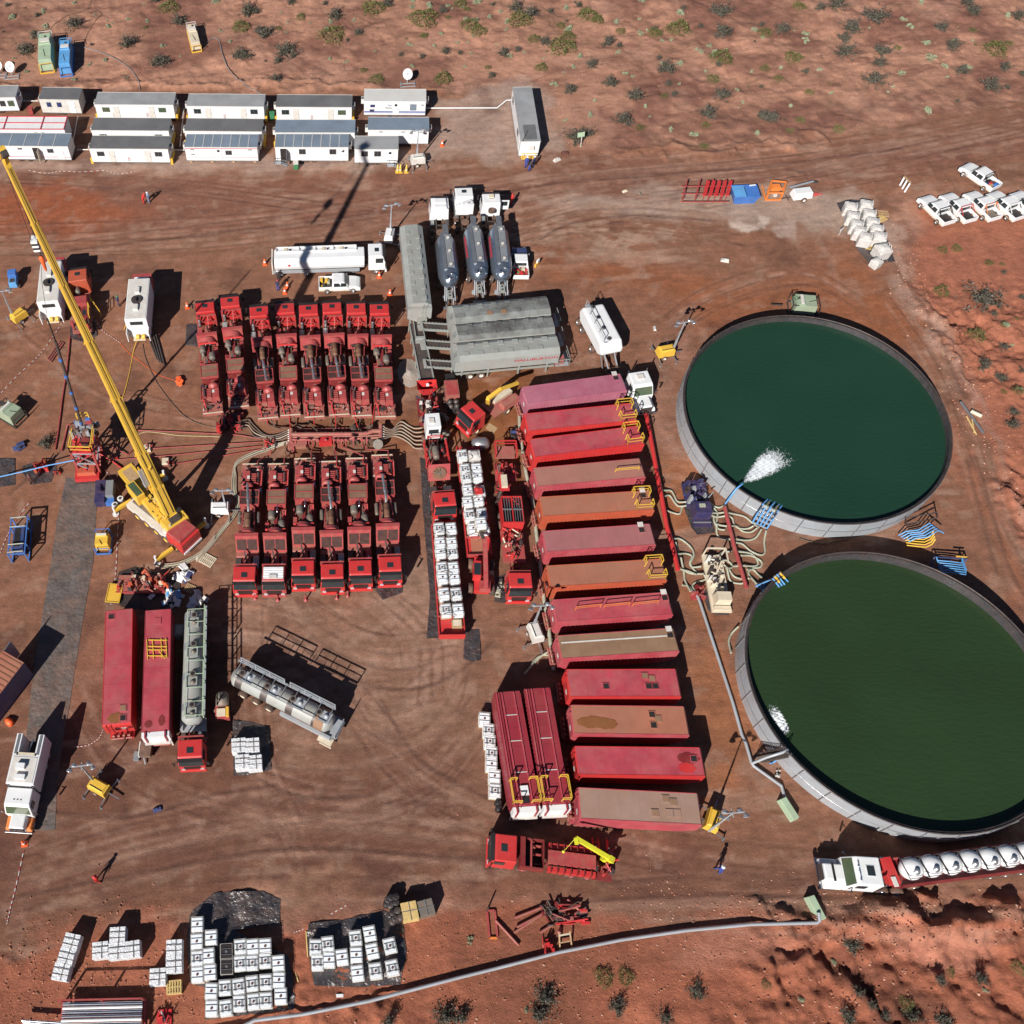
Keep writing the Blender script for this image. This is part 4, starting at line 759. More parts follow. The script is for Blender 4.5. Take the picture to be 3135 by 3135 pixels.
FT('crimson tank with a long orange folding rail, eighth from the north',[(1090,935),(1931,885),(1951,1030),(1060,1095)],'K','crimson','crimson',rail='long',hatches=[(.96,.5,'open')])
FT('brown-roofed tank with pale stripe along its roof, ninth from the north',[(1120,1205),(1970,1160),(2005,1290),(1105,1362)],'K','rust_brown','crimson',hatches=[(.95,.4,'open')],strip=(.35,'white_worn'))
FT('glossy crimson tank with five square hatches, tenth from the north',[(650,115),(1480,118),(1515,318),(690,325)],'O','crimson','red',corr=False,hatches=[(.34,-.25,'black'),(.70,.5,'rust'),(.76,.3,'rust'),(.72,-.25,'black'),(.78,-.25,'black')])
FT('tank with brown mud puddle on its dusty orange roof',[(700,375),(1545,398),(1572,600),(700,600)],'O','orange_brown','crimson',corr=False,hatches=[(.70,.4,'black'),(.745,.1,'rust'),(.70,-.35,'black')],mudpts=[(.19,-.2,1.5,.55,'mud'),(.3,-.3,.9,.5,'mud')])
FT('plain red tank with glossy wet patches by its east hatch',[(715,678),(1655,705),(1700,900),(745,905)],'O','crimson','red',corr=False,hatches=[(.925,.2,'black')],mudpts=[(.88,.25,.9,.5,'red_dark'),(.86,-.45,.7,.45,'red')])
FT('grey-brown roofed tank, southernmost of the long red tank row',[(745,993),(1645,1035),(1665,1270),(760,1220)],'O','grey_brown','crimson',corr=False,hatches=[(.72,.55,'rust'),(.78,.35,'rust'),(.62,-.4,'rust'),(.74,-.35,'lid'),(.80,-.35,'lid')])
def ridge_tank(label,pts):
    cx,cy,rz,L,W=quad('O',pts,3.25);t=FT(label,pts,'O','crimson_dark','crimson_dark',h=3.25,corr=True,white=0)
    return t
for lab,pts in [('ridged crimson tank beside the totes, square white hatch amid yellow cage',[(270,1140),(125,283),(320,280),(465,1122)]),('ridged crimson tank with yellow cage, between totes tank and long row',[(490,1122),(348,258),(540,255),(690,1112)])]:
    t=FT(lab,pts,'O','crimson_dark','crimson_dark',h=3.25,white=1,chamfer=0);cx,cy,rz,L,W=quad('O',pts,3.25);y=1.25
    r_=MB()
    for u,m_ in ((-.45,'crimson'),(.42,'crimson'),(.62,'crimson_dark'),(.80,'crimson')): r_.b(-L/2+.1,L/2-.1,u*y-.05,u*y+.05,3.29,3.40,m_)
    for k in (.28,.55,.78): r_.b(-L/2+L*k,-L/2+L*k+.07,-.45*y,.42*y,3.31,3.33,'white_worn')
    r_.o('roof_ribs',t)
    cage=MB();a=-L/2
    for s in (-1,1):
        cage.rail([(a+.25,s*.45,3.3),(a+.25,s*1.15,3.3),(a+2.2,s*1.15,3.3),(a+2.2,s*.55,3.3)],1.0)
    cage.o('guard_rail',t)
    if 'white hatch' in lab: MB().b(a+.9,a+1.7,-.35,.3,3.34,3.5,'white').o('hatch',t);MB().b(a+.25,a+.8,-.3,.25,3.34,3.36,'black').o('opening',t)
t=FT('long plain red tank at left with mud puddle and two open hatches',[(750,1590),(778,735),(983,728),(972,1592)],'I','crimson','red',h=3.1,corr=False,hatches=[(.93,.55,'black'),(.05,-.45,'black'),(.13,-.45,'rust')],mudpts=[(.055,.05,.5,.75,'mud')])
t2=FT('long crimson tank with yellow folded rails lying on top',[(1045,1640),(1075,742),(1265,738),(1250,1640)],'I','crimson','crimson_dark',h=3.1,corr=False,chamfer=0,white=1,hatches=[(.90,0,'lid')],mudpts=[(.06,.5,.35,.35,'red_dark'),(.08,-.45,.5,.3,'red_dark')])
cx,cy,rz,L,W=quad('I',[(1045,1640),(1075,742),(1265,738),(1250,1640)],3.1);X=-L/2+L*.66
f=MB()
for u in (-.8,-.2,.15,.8): f.bar((X+u,-.95,3.22),(X+u+.15,.85,3.26),.08,m='yellow')
for u in (-.95,-.5,.3,.85): f.bar((X-1.0,u,3.22),(X+1.0,u+.15,3.24),.07,m='yellow')
f.bar((X-1.1,-.8,3.3),(X-.3,-.2,3.3),.07,m='yellow');f.o('folded_rail',t2)
# ================================================================= SAND STORAGE TRAILERS
def sand_trailer(label,z,pts,h=3.9,roof='roof_stained',name='sand_trailer',belt=True,rows=2,group='grey-green sand storage trailers',lett=None,nh=6,step=0.0,rusty=False):
    cx,cy,rz,L,W=quad(z,pts,h);t=thing(name,label,'sand trailer',group,(cx,cy,0),rz);x0,x1,y=-L/2,L/2,W/2
    b=MB();prof=[(-y,1.9),(-.5,.95),(.5,.95),(y,1.9),(y,h-.35),(y*.55,h),(-y*.55,h),(-y,h-.35)]
    b.prism([(p[0],p[1]) for p in prof],x0+.5,x1,'green_grey_side','X')
    b.prism([(-y,1.9),(0,1.2),(y,1.9),(y,h-.4),(-y,h-.4)],x0,x0+.5,'green_grey_side','X');bo=b.o('hopper_body',t)
    r=MB().b(x0+.5,x1,-y*.55+.01,y*.55-.01,h+.002,h+.03,roof)
    for s in (-1,1):
        sl_=Vector((0,s*y*.45,-.35));up=Vector((0,.35*s,y*.45)).normalized()*.02
        A=Vector((x0+.5,s*y*.55,h))+up;B=Vector((x1,s*y*.55,h))+up;r.add([A,B,B+sl_*.97,A+sl_*.97],[(0,1,2,3)],roof if s>0 or roof != 'roof_stained' else roof)
    ro=r.o('roof',t)
    for k in range(nh):
        for s in (-1,1):
            X=x0+1.3+(k+(.45 if s>0 else 0))*(L-1.8)/nh;hm='rust_brown' if rusty and k in (2,3) and s<0 else roof
            MB().b(X-.3,X+.3,s*y*.42-.27,s*y*.42+.27,h-.03 if 0 else h+.03,h+.11,hm).o('hatch',ro)
    lg=MB()
    for X in (x0+1,x0+4,x1-4.2,x1-1):
        for s in (-1,1): lg.bar((X,s*.95,0.1),(X,s*.95,1.7),.15,m='green_grey')
    lg.b(x0+.2,x1-.2,-1.0,-.85,.85,1.05,'green_grey').b(x0+.2,x1-.2,.85,1.0,.85,1.05,'green_grey');lg.o('support_frame',t)
    for k in range(2):
        for s in (-1,1): wheel(t,x0+2.0+k*1.25,s*.98,.48,.3,'white_worn')
    ld=MB()
    for s in (-.2,.2): ld.bar((x0-.1,-.5+s,.6),(x0+.02,-.5+s,h+.1),.05,m='green_grey')
    for k in range(9): ld.bar((x0-.06,-.7,.8+k*.35),(x0-.06,-.3,.8+k*.35),.04,m='green_grey')
    ld.o('ladder',t)
    if belt:          # discharge conveyor sticking out of the west end
        c=MB();a=Vector((x0+.3,.15,1.1));e=Vector((x0-3.1,.15,1.9))
        for s in (-1,1):
            c.bar(a+Vector((0,s*.5,.1)),e+Vector((0,s*.5,.1)),.10,.32,'green_grey')
            for k in range(9): p=a.lerp(e,k/8.5);c.bar(p+Vector((0,s*.5,.2)),p+Vector((0,s*.5,.42)),.05,m='green_grey')
        c.bar(e+Vector((0,-.55,.1)),e+Vector((0,.55,.1)),.3,.35,'green_grey').b(x0-3.5,x0-2.9,-.4,.7,1.2,1.7,'green_grey')
        co2=c.o('conveyor',t);MB().add([a+Vector((0,-.42,.12)),e+Vector((0,-.42,.12)),e+Vector((0,.42,.12)),a+Vector((0,.42,.12))],[(0,1,2,3)],'belt').o('belt',co2)
    MB().b(x1,x1+.9,-.9,.2,1.0,1.9,'red_dusty').o('engine_box',t)
    st=MB().rail([(x1+.2,-1.1,1.0),(x1+1.5,-1.1,1.0),(x1+1.5,.9,1.0)],1.0,'green_grey',.03).b(x1,x1+1.5,-1.1,.9,.92,1.0,'galv');st.o('rear_platform',t)
    if lett: text(lett,.55,'red_stripe',t,(x1-2.6,-y-.03,h-.95),(PI/2,0,0),sx=1.35)
    return t
sand_trailer('brown-stained roofed sand trailer, northernmost of three side by side','G',[(480,600),(1190,532),(1225,662),(470,745)],rusty=True)
sand_trailer('middle sand trailer of three, smoke-stained roof','G',[(500,745),(1225,675),(1258,805),(495,868)])
sand_trailer('pale grey-green sand trailer with red lettering, southernmost of three','G',[(520,885),(1255,812),(1300,955),(490,1020)],roof='green_grey',lett='HALLIBURTON')
t=sand_trailer('long grey-green sand trailer standing north-south, two rows of hatches','G',[(170,645),(110,22),(270,15),(345,600)],roof='green_grey',belt=True,nh=7)
# ================================================================= PEOPLE
def person(label,p,suit='cloth_blue',hat='white',rz=0,pose='stand',h=1.75,pants=None,group=None,zb=0):
    t=thing('person',label,'person',group,(p.x,p.y,zb),rz);pants=pants or suit;mb=MB();bend=.45 if pose=='bend' else 0;st=.22 if pose=='walk' else .04
    hip=.92 if pose != 'crouch' else .45
    def P(x,y,z): return (x+bend*max(0,z -hip)*1.0,y,z -bend*.35*max(0,z -hip))
    for s,f in ((-1,1),(1,-1)):
        kx=.05+(f*st*.5 if pose=='walk' else (.35 if pose=='crouch' else 0));fx=f*st if pose != 'crouch' else .05
        mb.tube([(0,s*.09,hip),(kx,s*.10,hip*.54),(fx,s*.10,.10)],[.105,.075,.055],pants,8)
        mb.tube([(fx-.08,s*.10,.05),(fx+.06,s*.10,.06),(fx+.17,s*.10,.04)],[.055,.06,.045],'black',6)
    ch=hip+.52
    mb.tube([P(0,0,hip-.05),P(0,0,hip+.12),P(.0,0,hip+.36),P(0,0,ch),P(0,0,ch+.06)],[.15,.155,.19,.17,.07],suit,10)
    for s in (-1,1):
        ax=.35 if pose in ('bend','crouch') else (-s*.15 if pose=='walk' else .05)
        el=P(ax*.4,s*.27,ch-.30);ha=(P(ax,s*.26,ch-.30)[0]+ax*.3,s*.22,P(0,0,ch-.52)[2])
        mb.tube([P(0,s*.17,ch-.02),el,ha],[.065,.05,.038],suit,7)
        H_=Vector(ha);mb.tube([H_,H_+Vector((.02,0,-.09))],[.04,.035],'skin',6)
        for q in range(4): mb.tube([H_+Vector((-.01+.015*q,s*.01,-.08)),H_+Vector((.0+.02*q,s*.01,-.14-.01*(q in (1,2)))),H_+Vector((.015+.02*q,-s*.005,-.17))],.009,'skin',4)
        mb.tube([H_+Vector((.03,0,-.03)),H_+Vector((.06,-s*.01,-.08))],.011,'skin',4)
    hd=P(.02,0,ch+.20);mb.tube([P(0,0,ch),hd],.05,'skin',6);mb.sph(hd,.10,'skin',10,1.2)
    mb.b(hd[0]+.09,hd[0]+.125,-.012,.012,hd[2]-.03,hd[2]+.02,'skin')
    for s in (-1,1): mb.b(hd[0]+.085,hd[0]+.10,s*.035-.012,s*.035+.012,hd[2]+.015,hd[2]+.03,'black').b(hd[0]-.02,hd[0]+.02,s*.10-.01,s*.10+.01,hd[2]-.03,hd[2]+.03,'skin')
    mb.b(hd[0]+.085,hd[0]+.098,-.025,.025,hd[2]-.06,hd[2]-.05,'cap_dark')
    mb.o('body',t);MB().sph((hd[0],0,hd[2]+.04),.135,hat,10,.85,0).cyl((hd[0]+.02,0,hd[2]+.03),(hd[0]+.02,0,hd[2]+.05),.165,hat,12).o('helmet',t)
    return t
def pw(z,x,y,h=0): return w(z,x,y,h)
person('person in red overalls with a white bag, beside the pale blue worker',pw('A',1063,1505),'cloth_red','red',.3,'bend',group=None)
person('person in pale blue overalls and white helmet, standing in the open yard',pw('A',1105,1498),'cloth_pale_blue','white',2.9)
person('person in dark blue with white helmet, leftmost of three behind long trailer',pw('C',118,1238),'cloth_blue','white',1.2)
person('person in black jacket between two helmeted workers by the long trailer',pw('C',142,1262),'cloth_dark','blue_deep',.4,'bend',pants='cloth_blue')
person('person in navy with white helmet, right of the three near long trailer',pw('C',175,1235),'cloth_navy','white',2.2)
person('person in red by the open door of the third white tractor',pw('a',778,208),'cloth_red','red',2.6)
person('person in navy coat standing among cones behind the white tanker',pw('F',655,262),'cloth_navy','red',1.2,pants='cloth_blue')
person('person in dark clothes under the rear of the white tanker',pw('F',655,195),'cloth_dark','white',1.0,pants='cloth_dark')
person('person in navy with green helmet beside the right white control van',pw('E',882,378),'cloth_navy','green_deep',.2)
person('person in dark red by the small valve stand on plastic sheeting',pw('E',240,1690),'cap_dark','cap_dark',.8,'walk')
person('person in blue overalls and white helmet, alone near the bottom pipeline',pw('W',715,1128),'cloth_blue','white',2.6,'walk')
person('person in bright red walking alone in the lower left yard',pw('M',730,872),'cloth_red','red',2.9,'walk')
person('person in orange leaning at the end of the red pump skid',pw('I',1250,590),'cone_orange','cone_orange',3.0,'bend')
# ================================================================= LIGHT TOWERS
def light_tower(label,pos,rz,col='yellow',mast=5.2,mx=.75,my=0,lean=0,bar_rz=0,face=-1,Lb=1.9,Wb=1.15,legs=True,wide=1.3):
    t=thing('light_tower',label,'light tower','mobile light towers',(pos.x,pos.y,0),rz)
    MB().b(-Lb/2,Lb/2,-Wb/2,Wb/2,.5,1.35,col,t=.06).b(-Lb/2+.15,Lb/2-.15,-Wb/2+.1,Wb/2-.1,1.35,1.5,col,t=.12).b(-Lb/2+.3,Lb/2-.3,-Wb/2+.25,-Wb/2+.35,1.5,1.52,'black').o('generator_body',t,bevel=.04)
    f=MB().b(-Lb/2-.1,Lb/2+.1,-Wb/2+.1,-Wb/2+.2,.35,.5,'dark_metal').b(-Lb/2-.1,Lb/2+.1,Wb/2-.2,Wb/2-.1,.35,.5,'dark_metal').bar((Lb/2,0,.45),(Lb/2+1.1,0,.4),.1,m='steel');f.o('drawbar',t)
    for s in (-1,1): wheel(t,-.2,s*(Wb/2+.02),.32,.2,'white_worn')
    if legs:
        for sx in (-1,1):
            for sy in (-1,1): MB().bar((sx*Lb*.45,sy*Wb*.3,.45),(sx*Lb*.5,sy*(Wb/2+.85),.40),.09,m='steel').cyl((sx*Lb*.5,sy*(Wb/2+.8),.02),(sx*Lb*.5,sy*(Wb/2+.8),.6),.05,'steel',6).cyl((sx*Lb*.5,sy*(Wb/2+.8),0),(sx*Lb*.5,sy*(Wb/2+.8),.03),.14,'steel',8).o('outrigger',t)
    m=MB().bar((mx,my,.5),(mx,my,mast*.45),.19,m='galv').bar((mx,my,mast*.4),(mx,my,mast*.75),.14,m='galv').bar((mx,my,mast*.7),(mx,my,mast),.10,m='galv')
    mo=m.o('mast',t)
    R=Matrix.Rotation(bar_rz,3,'Z');c=Vector((mx,my,mast));cb=MB().bar(c+R@Vector((-wide*.75,0,0)),c+R@Vector((wide*.75,0,0)),.09,m='galv').bar(c+R@Vector((0,-.35,-.1)),c+R@Vector((0,.35,-.1)),.07,m='galv');cb.o('crossbar',mo)
    for sx in (-1,1):
        for k in (0,1):
            q=c+R @ Vector((sx*wide*(.75 if k else .45),face*(.18 if k else -.25),.0));d=(R @ Vector((sx*.35,face*1.0,-.65))).normalized()
            lp=MB().cyl(q-d*.10,q+d*.12,.13,'steel',12,r2=.27).cyl(q+d*.12,q+d*.15,.265,'lamp_glass',12);lp.o('floodlight',mo)
    return t
light_tower('white light tower at the right end of the front trailer row',w('B',1205,1180,.8),.1,'white_worn',5.0,mx=-.05,my=.45)
light_tower('white light tower beside the north end of the sand trailer',w('B',995,1745,.8),1.3,'white',5.1,mx=.7,bar_rz=-1.1)
light_tower('yellow light tower by the far water tank',w('H',185,715,.8),.15,'yellow',5.4,mx=.9)
light_tower('white light tower left of the lower pump truck row',w('J',178,620,.8),-.05,'white',3.8,mx=.55,my=.3)
light_tower('yellow light tower by the southernmost tank of the long row',w('W',680,750,.8),1.05,'yellow',6.6,mx=-.9,bar_rz=-1.05)
light_tower('yellow light tower south of the two long red tanks',w('M',735,180,.8),-.55,'yellow',5.6,mx=-.7,my=.2,bar_rz=.6)
light_tower('yellow light tower by the left edge, behind the white control van',w('E',140,450,.8),.75,'yellow',5.2,mx=-.6,my=.3,bar_rz=-.7)
light_tower('white light tower standing between tote trailers and the tank row',w('K',940,1175,.8),-1.4,'white_worn',5.4,mx=-.65,bar_rz=1.4)
# ================================================================= PICKUPS
def pickup(label,rear,front,bed='black',side='white',junk=0,paint='white',hood=None,rack=None,group='white pickup trucks'):
    t=thing('pickup_truck',label,'pickup truck',group);W_=.94
    lo=[(-5.15,.45),(-5.15,.95),(-3.45,1.0),(-1.35,1.02),(-.35,.92),(0,.72),(0,.40)]
    b=MB();n=len(lo);V=[(x,-W_,z) for x,z in lo]+[(x,W_,z) for x,z in lo]
    b.b(-1.5,0,-W_,W_,.38,.78,side,t=0).b(-5.1,-3.6,-W_-.005,W_+.005,.42,.62,'cream').b(-3.5,-1.5,-W_-.005,W_+.005,.40,.56,'cream').prism([(-3.5,.38),(-1.3,.38),(-1.3,1.0),(-3.5,1.0)],-W_,W_,paint,'Y').prism([(-1.35,.75),(0,.72),(-.12,.85),(-.5,.97),(-1.35,1.06)],-W_+.05,W_-.05,hood or paint,'Y')
    for s in (-1,1): b.b(-5.15,-3.5,s*W_-.06 if s>0 else -W_,W_ if s>0 else -W_+.06,.45,1.05,paint)
    b.b(-5.2,-5.1,-W_,W_,.45,1.02,paint).b(-5.1,-3.5,-W_+.05,W_-.05,.45,.62,bed)
    bo=b.o('body',t,bevel=.05)
    MB().b(-5.08,-3.52,-W_+.08,W_-.08,.62,.64,bed).o('bed_liner',t)
    c=MB();prof=[(-3.55,1.0),(-1.35,1.0),(-2.0,1.52),(-2.2,1.58),(-3.35,1.58),(-3.5,1.5)];n=6
    V=[(x,-W_+(.14 if z>1.2 else .03),z) for x,z in prof]+[(x,W_-(.14 if z>1.2 else .03),z) for x,z in prof]
    c.add(V,[tuple(range(n)),tuple(range(2*n-1,n-1,-1))]+[(i,n+i,n+(i+1) % n,(i+1) % n) for i in range(n)],paint);co3=c.o('cab',t,bevel=.06)
    o_=Vector((.03,0,.03));MB().add([Vector((-1.42,-.76,1.04))+o_,Vector((-1.42,.76,1.04))+o_,Vector((-1.98,.66,1.50))+o_,Vector((-1.98,-.66,1.50))+o_],[(0,1,2,3)],'glass').o('windshield',co3)
    MB().add([(-3.56,-.7,1.06),(-3.56,.7,1.06),(-3.53,.62,1.45),(-3.53,-.62,1.45)],[(0,1,2,3)],'glass').o('rear_window',co3)
    for s in (-1,1):
        for xa,xb in ((-3.3,-2.55),(-2.45,-1.75)): MB().add([(xa,s*(W_-.0),1.03),(xb+.12,s*(W_-.0),1.05),(xb-.12,s*(W_-.10),1.47),(xa,s*(W_-.10),1.47)],[(0,1,2,3)],'glass').o('side_window',co3)
        MB().b(-1.75,-1.6,s*(W_+.1)-.08,s*(W_+.1)+.08,1.05,1.2,paint).o('mirror',t)
        MB().b(-.12,.02,s*.68-.16,s*.68+.16,.62,.78,'lamp_glass').o('headlight',t)
        for x in (-.95,-4.2): wheel(t,x,s*(W_-.08),.37,.24,'steel')
    if rack: MB().bar((-3.55,-.8,1.72),(-3.55,.8,1.72),.07,m=rack).bar((-3.55,-.82,1.0),(-3.55,-.82,1.72),.06,m=rack).bar((-3.55,.82,1.0),(-3.55,.82,1.72),.06,m=rack).bar((-3.55,-.82,1.65),(-4.4,-.84,1.1),.06,m=rack).bar((-3.55,.82,1.65),(-4.4,.84,1.1),.06,m=rack).o('roll_bar',t)
    aim(t,front,rear);t.scale=(.97,1,1.12)
    rs=random.Random(junk)
    if junk:
        u=(front -rear).normalized();v=Vector((-u.y,u.x,0));jn={1:['blue','wood','red','black'],2:['yellow','dark_metal','yellow','hose_pale','black'],3:['red','red','green_deep','cream','drum_grey'],4:['dark_metal','galv','black']}[junk]
        mb=MB()
        for q,m_ in enumerate(jn): x=-4.9+q*.3;y=rs.uniform(-.5,.3);mb.b(x,x+.35,y,y+.4,.64,.64+rs.uniform(.3,.6),m_)
        mb.bar((-4.8,-.5,.8),(-3.8,.5,1.0),.12,m=jn[0])
        tag(mb.o('cargo'),'loose gear lying in the bed of the ' +label[:60].split(',')[0],'cargo');o=bpy.data.objects[-1] if 0 else None
        ob=[x for x in sc.collection.objects if x.name.startswith('cargo')][-1];ob.location=t.location;ob.rotation_euler=t.rotation_euler
    return t
pickup('white pickup parked apart above the row, tools and blue bag in bed',w('D',1700,1370,.8),w('D',1490,1222,.8),junk=1,rack='black')
for lab,r_,f_,bd,rk in [('leftmost pickup of the parked row, tinted windows and dark bed',(1345,1610),(1190,1455),'black','black'),('white pickup with red roll bar and red bed edges',(1510,1600),(1350,1438),'black','red'),
     ('white pickup with orange-brown roll bar and dusty bed',(1695,1590),(1525,1425),'drum_grey','orange'),('white pickup with white roll bar over a black bed',(1870,1585),(1690,1425),'black','white'),('white pickup in the row, cut by the right edge of the photo',(2030,1575),(1860,1425),'black',None)]:
    pickup(lab,w('D',*r_,.8),w('D',*f_,.8),bed=bd,rack=rk)
pickup('white double-cab pickup with yellow gear, parked below the white tanker',w('F',975,215,.8),w('F',1262,205,.8),bed='dark_metal',junk=2)
pickup('small pickup with blue bonnet, white roof and red bed of tools',w('G',1005,430,.8),w('G',985,190,.8),bed='red',junk=3,hood='blue_deep',side='red_dark')
# ================================================================= TOTES, PALLETS, BAGS, DRUMS
def make_tote(kind):
    t=thing('liquid_tote','x','tote','white square liquid totes');m={'w':'tote_white','d':'tote_top','k':'black'}[kind]
    MB().b(-.5,.5,-.6,.6,0,.06,'wood').b(-.5,.5,-.6,-.48,.06,.13,'wood').b(-.5,.5,-.06,.06,.06,.13,'wood').b(-.5,.5,.48,.6,.06,.13,'wood').o('pallet',t)
    b=MB().b(-.47,.47,-.57,.57,.14,1.08,m,t=.0);bo=b.o('tank',t,bevel=.09,seg=3)
    if kind=='d': MB().b(-.36,-.16,-.3,.3,1.081,1.087,'walk_grey',t=.06).b(.16,.36,-.3,.3,1.081,1.087,'walk_grey',t=.06).o('water_puddle',bo)
    MB().cyl((0,0,1.08),(0,0,1.13),.10,'cap_dark' if kind != 'k' else 'steel',10).o('cap',bo)
    c=MB()
    for z in (.3,.6,.95,1.1):
        for a,d in (((-.49,-.59),(.49,-.59)),((.49,-.59),(.49,.59)),((.49,.59),(-.49,.59)),((-.49,.59),(-.49,-.59))): c.bar((*a,z),(*d,z),.018,m='white_worn')
    for q in range(5):
        x=-.49+q*.245;y=-.59+q*.295
        for s in (-1,1): c.bar((x,s*.59,.14),(x,s*.59,1.1),.018,m='white_worn').bar((s*.49,y,.14),(s*.49,y,1.1),.018,m='white_worn')
    c.bar((-.49,-.22,1.12),(.49,-.22,1.12),.03,m='steel').bar((-.49,.22,1.12),(.49,.22,1.12),.03,m='steel');c.o('cage',t)
    return t
TOTE={}
def tote(kind,p,rz,z,label,group):
    if kind not in TOTE: TOTE[kind]=make_tote(kind);o=TOTE[kind]
    else: o=dup(TOTE[kind])
    o['label']=label;o['group']=group;o.location=(p.x,p.y,z);o.rotation_euler=(0,0,rz);return o
g1='white totes in the big block at the bottom'
B1=[(210,238),(415,432),(203,490),(375,703),(212,980),(400,943),(418,1225),(422,1480),(1030,567),(1215,560),(1410,812),(1418,1060),(1445,1300),(208,740),(848,570),(845,815),(1022,805),(1215,773),(620,1175),(822,1155),(1022,1115),(1225,1093),(632,1475),(830,1405),(1042,1380),(1225,1362)]
B2=[(450,1362),(540,1340),(463,1475),(548,1455),(645,1435),(745,1295),(750,1420),(760,1553),(850,1262),(870,1392),(893,1538),(1000,1352),(1018,1515)]
def colrow(x,y,L_,cs):
    f=lambda q: min(range(len(cs)),key=lambda i: abs(cs[i]-q));c=f(x);col=sorted(b for a,b in L_ if f(a)==c);return ordn[c],ordn[col.index(y)]
def big(x,y): c,r=colrow(x,y,B1,[207,400,630,835,1030,1217,1425]);return f'white tote, {r} down in the {c} column from left of the big bottom block'
def small(x,y): c,r=colrow(x,y,B2,[456,544,645,752,870,1010]);return f'white tote, {r} down in {c} column from left of the smaller bottom group'
rj=random.Random(5)
for i,(x,y) in enumerate([(210,238),(415,432),(203,490),(375,703),(212,980),(400,943),(418,1225),(422,1480),(1030,567),(1215,560),(1410,812),(1418,1060),(1445,1300)]):
    tote('w',w('l',x,y,1.1),rj.uniform(-.05,.05)-.02,0,big(x,y),g1)
for (x,y) in [(208,740),(848,570),(845,815),(1022,805),(1215,773),(620,1175),(822,1155),(1022,1115),(1225,1093),(632,1475),(830,1405),(1042,1380),(1225,1362)]:
    tote('d',w('l',x,y,1.1),rj.uniform(-.05,.05)+.03,0,big(x,y),g1)
for (x,y,lb) in [(640,640,'upper of two black plastic-wrapped totes inside the white tote block'),(645,860,'lower of two black plastic-wrapped totes inside the white tote block')]: tote('k',w('l',x,y,1.1),0,0,lb,'black totes')
for (x,y,k) in [(450,1362,'d'),(540,1340,'d'),(463,1475,'d'),(548,1455,'w'),(645,1435,'w'),(745,1295,'d'),(750,1420,'w'),(760,1553,'w'),(850,1262,'w'),(870,1392,'w'),(893,1538,'d'),(1000,1352,'d'),(1018,1515,'d')]:
    tote(k,w('N',x,y,1.1),rj.uniform(-.06,.06)+(.1 if x>840 else 0),0,small(x,y),'white totes in the smaller bottom group')
for i,(x,y) in enumerate([(58,480),(88,565),(97,648),(110,735),(110,815),(132,905),(135,1012)]):
    tote('d' if i in (1,2,3,6) else 'w',w('O',x,y,1.1),-.16,0,f'{ordn[i]} tote from the top in the line beside the ridged tank','totes in a line beside the ridged tank')
WP=[]
def wrapped(p,rz,label,h=1.25,sx=1.15,sy=1.15,group='shrink-wrapped white pallet loads'):
    if not WP:
        t=thing('wrapped_pallet',label,'pallet load',group);MB().b(-.55,.55,-.55,.55,0,.13,'wood').o('pallet',t)
        rs=random.Random(3);m=MB()
        for i in range(3):
            for j in range(3):
                for k in range(4): m.b(-.56+i*.375,-.56+i*.375+.373,-.56+j*.375,-.56+j*.375+.372,.14+k*.27,.14+k*.27+.268+(.05*rs.random() if k==3 else 0),'wrap')
        m.o('wrapped_sacks',t,bevel=.015);MB().bar((-.57,-.18,1.28),(.57,-.18,1.27),.03,m='drum_grey').bar((-.57,.22,1.28),(.57,.2,1.28),.03,m='drum_grey').bar((.1,-.57,1.28),(.12,.57,1.28),.03,m='drum_grey').o('strap',t);WP.append(t);o=t
    else: o=dup(WP[0],label=label,group=group)
    o.location=(p.x,p.y,0);o.rotation_euler=(0,0,rz);o.scale=(sx,sy,h/1.25);return o
for x,y,a,lb in [(525,1325,-.25,'topmost of the slanting trio of wrapped pallet loads'),(490,1430,-.25,'middle of the slanting trio of wrapped pallet loads'),(450,1545,-.2,'lowest of the slanting trio of wrapped pallet loads'),(868,1275,0,'wrapped pallet load set above the row of three'),(740,1385,.05,'left load of the row of three wrapped pallets'),(860,1390,.05,'middle load of the row of three wrapped pallets'),(975,1378,.08,'right load of the row of three wrapped pallets'),(1287,1370,0,'upper wrapped load just left of the tote block'),(1285,1490,.03,'lower wrapped load just left of the tote block'),(1165,1582,0,'wrapped load standing left of the yellow wooden pallet')]:
    wrapped(w('M',x,y,1.2),a,lb)
for x,y,lb in [(798,918,'upper left of four wrapped loads on black liner'),(898,918,'upper right of four wrapped loads on black liner'),(825,1040,'lower left of four wrapped loads on black liner'),(917,1045,'lower right of four wrapped loads on black liner')]: wrapped(w('U',x,y,1.2),.02,lb)
BG=[]
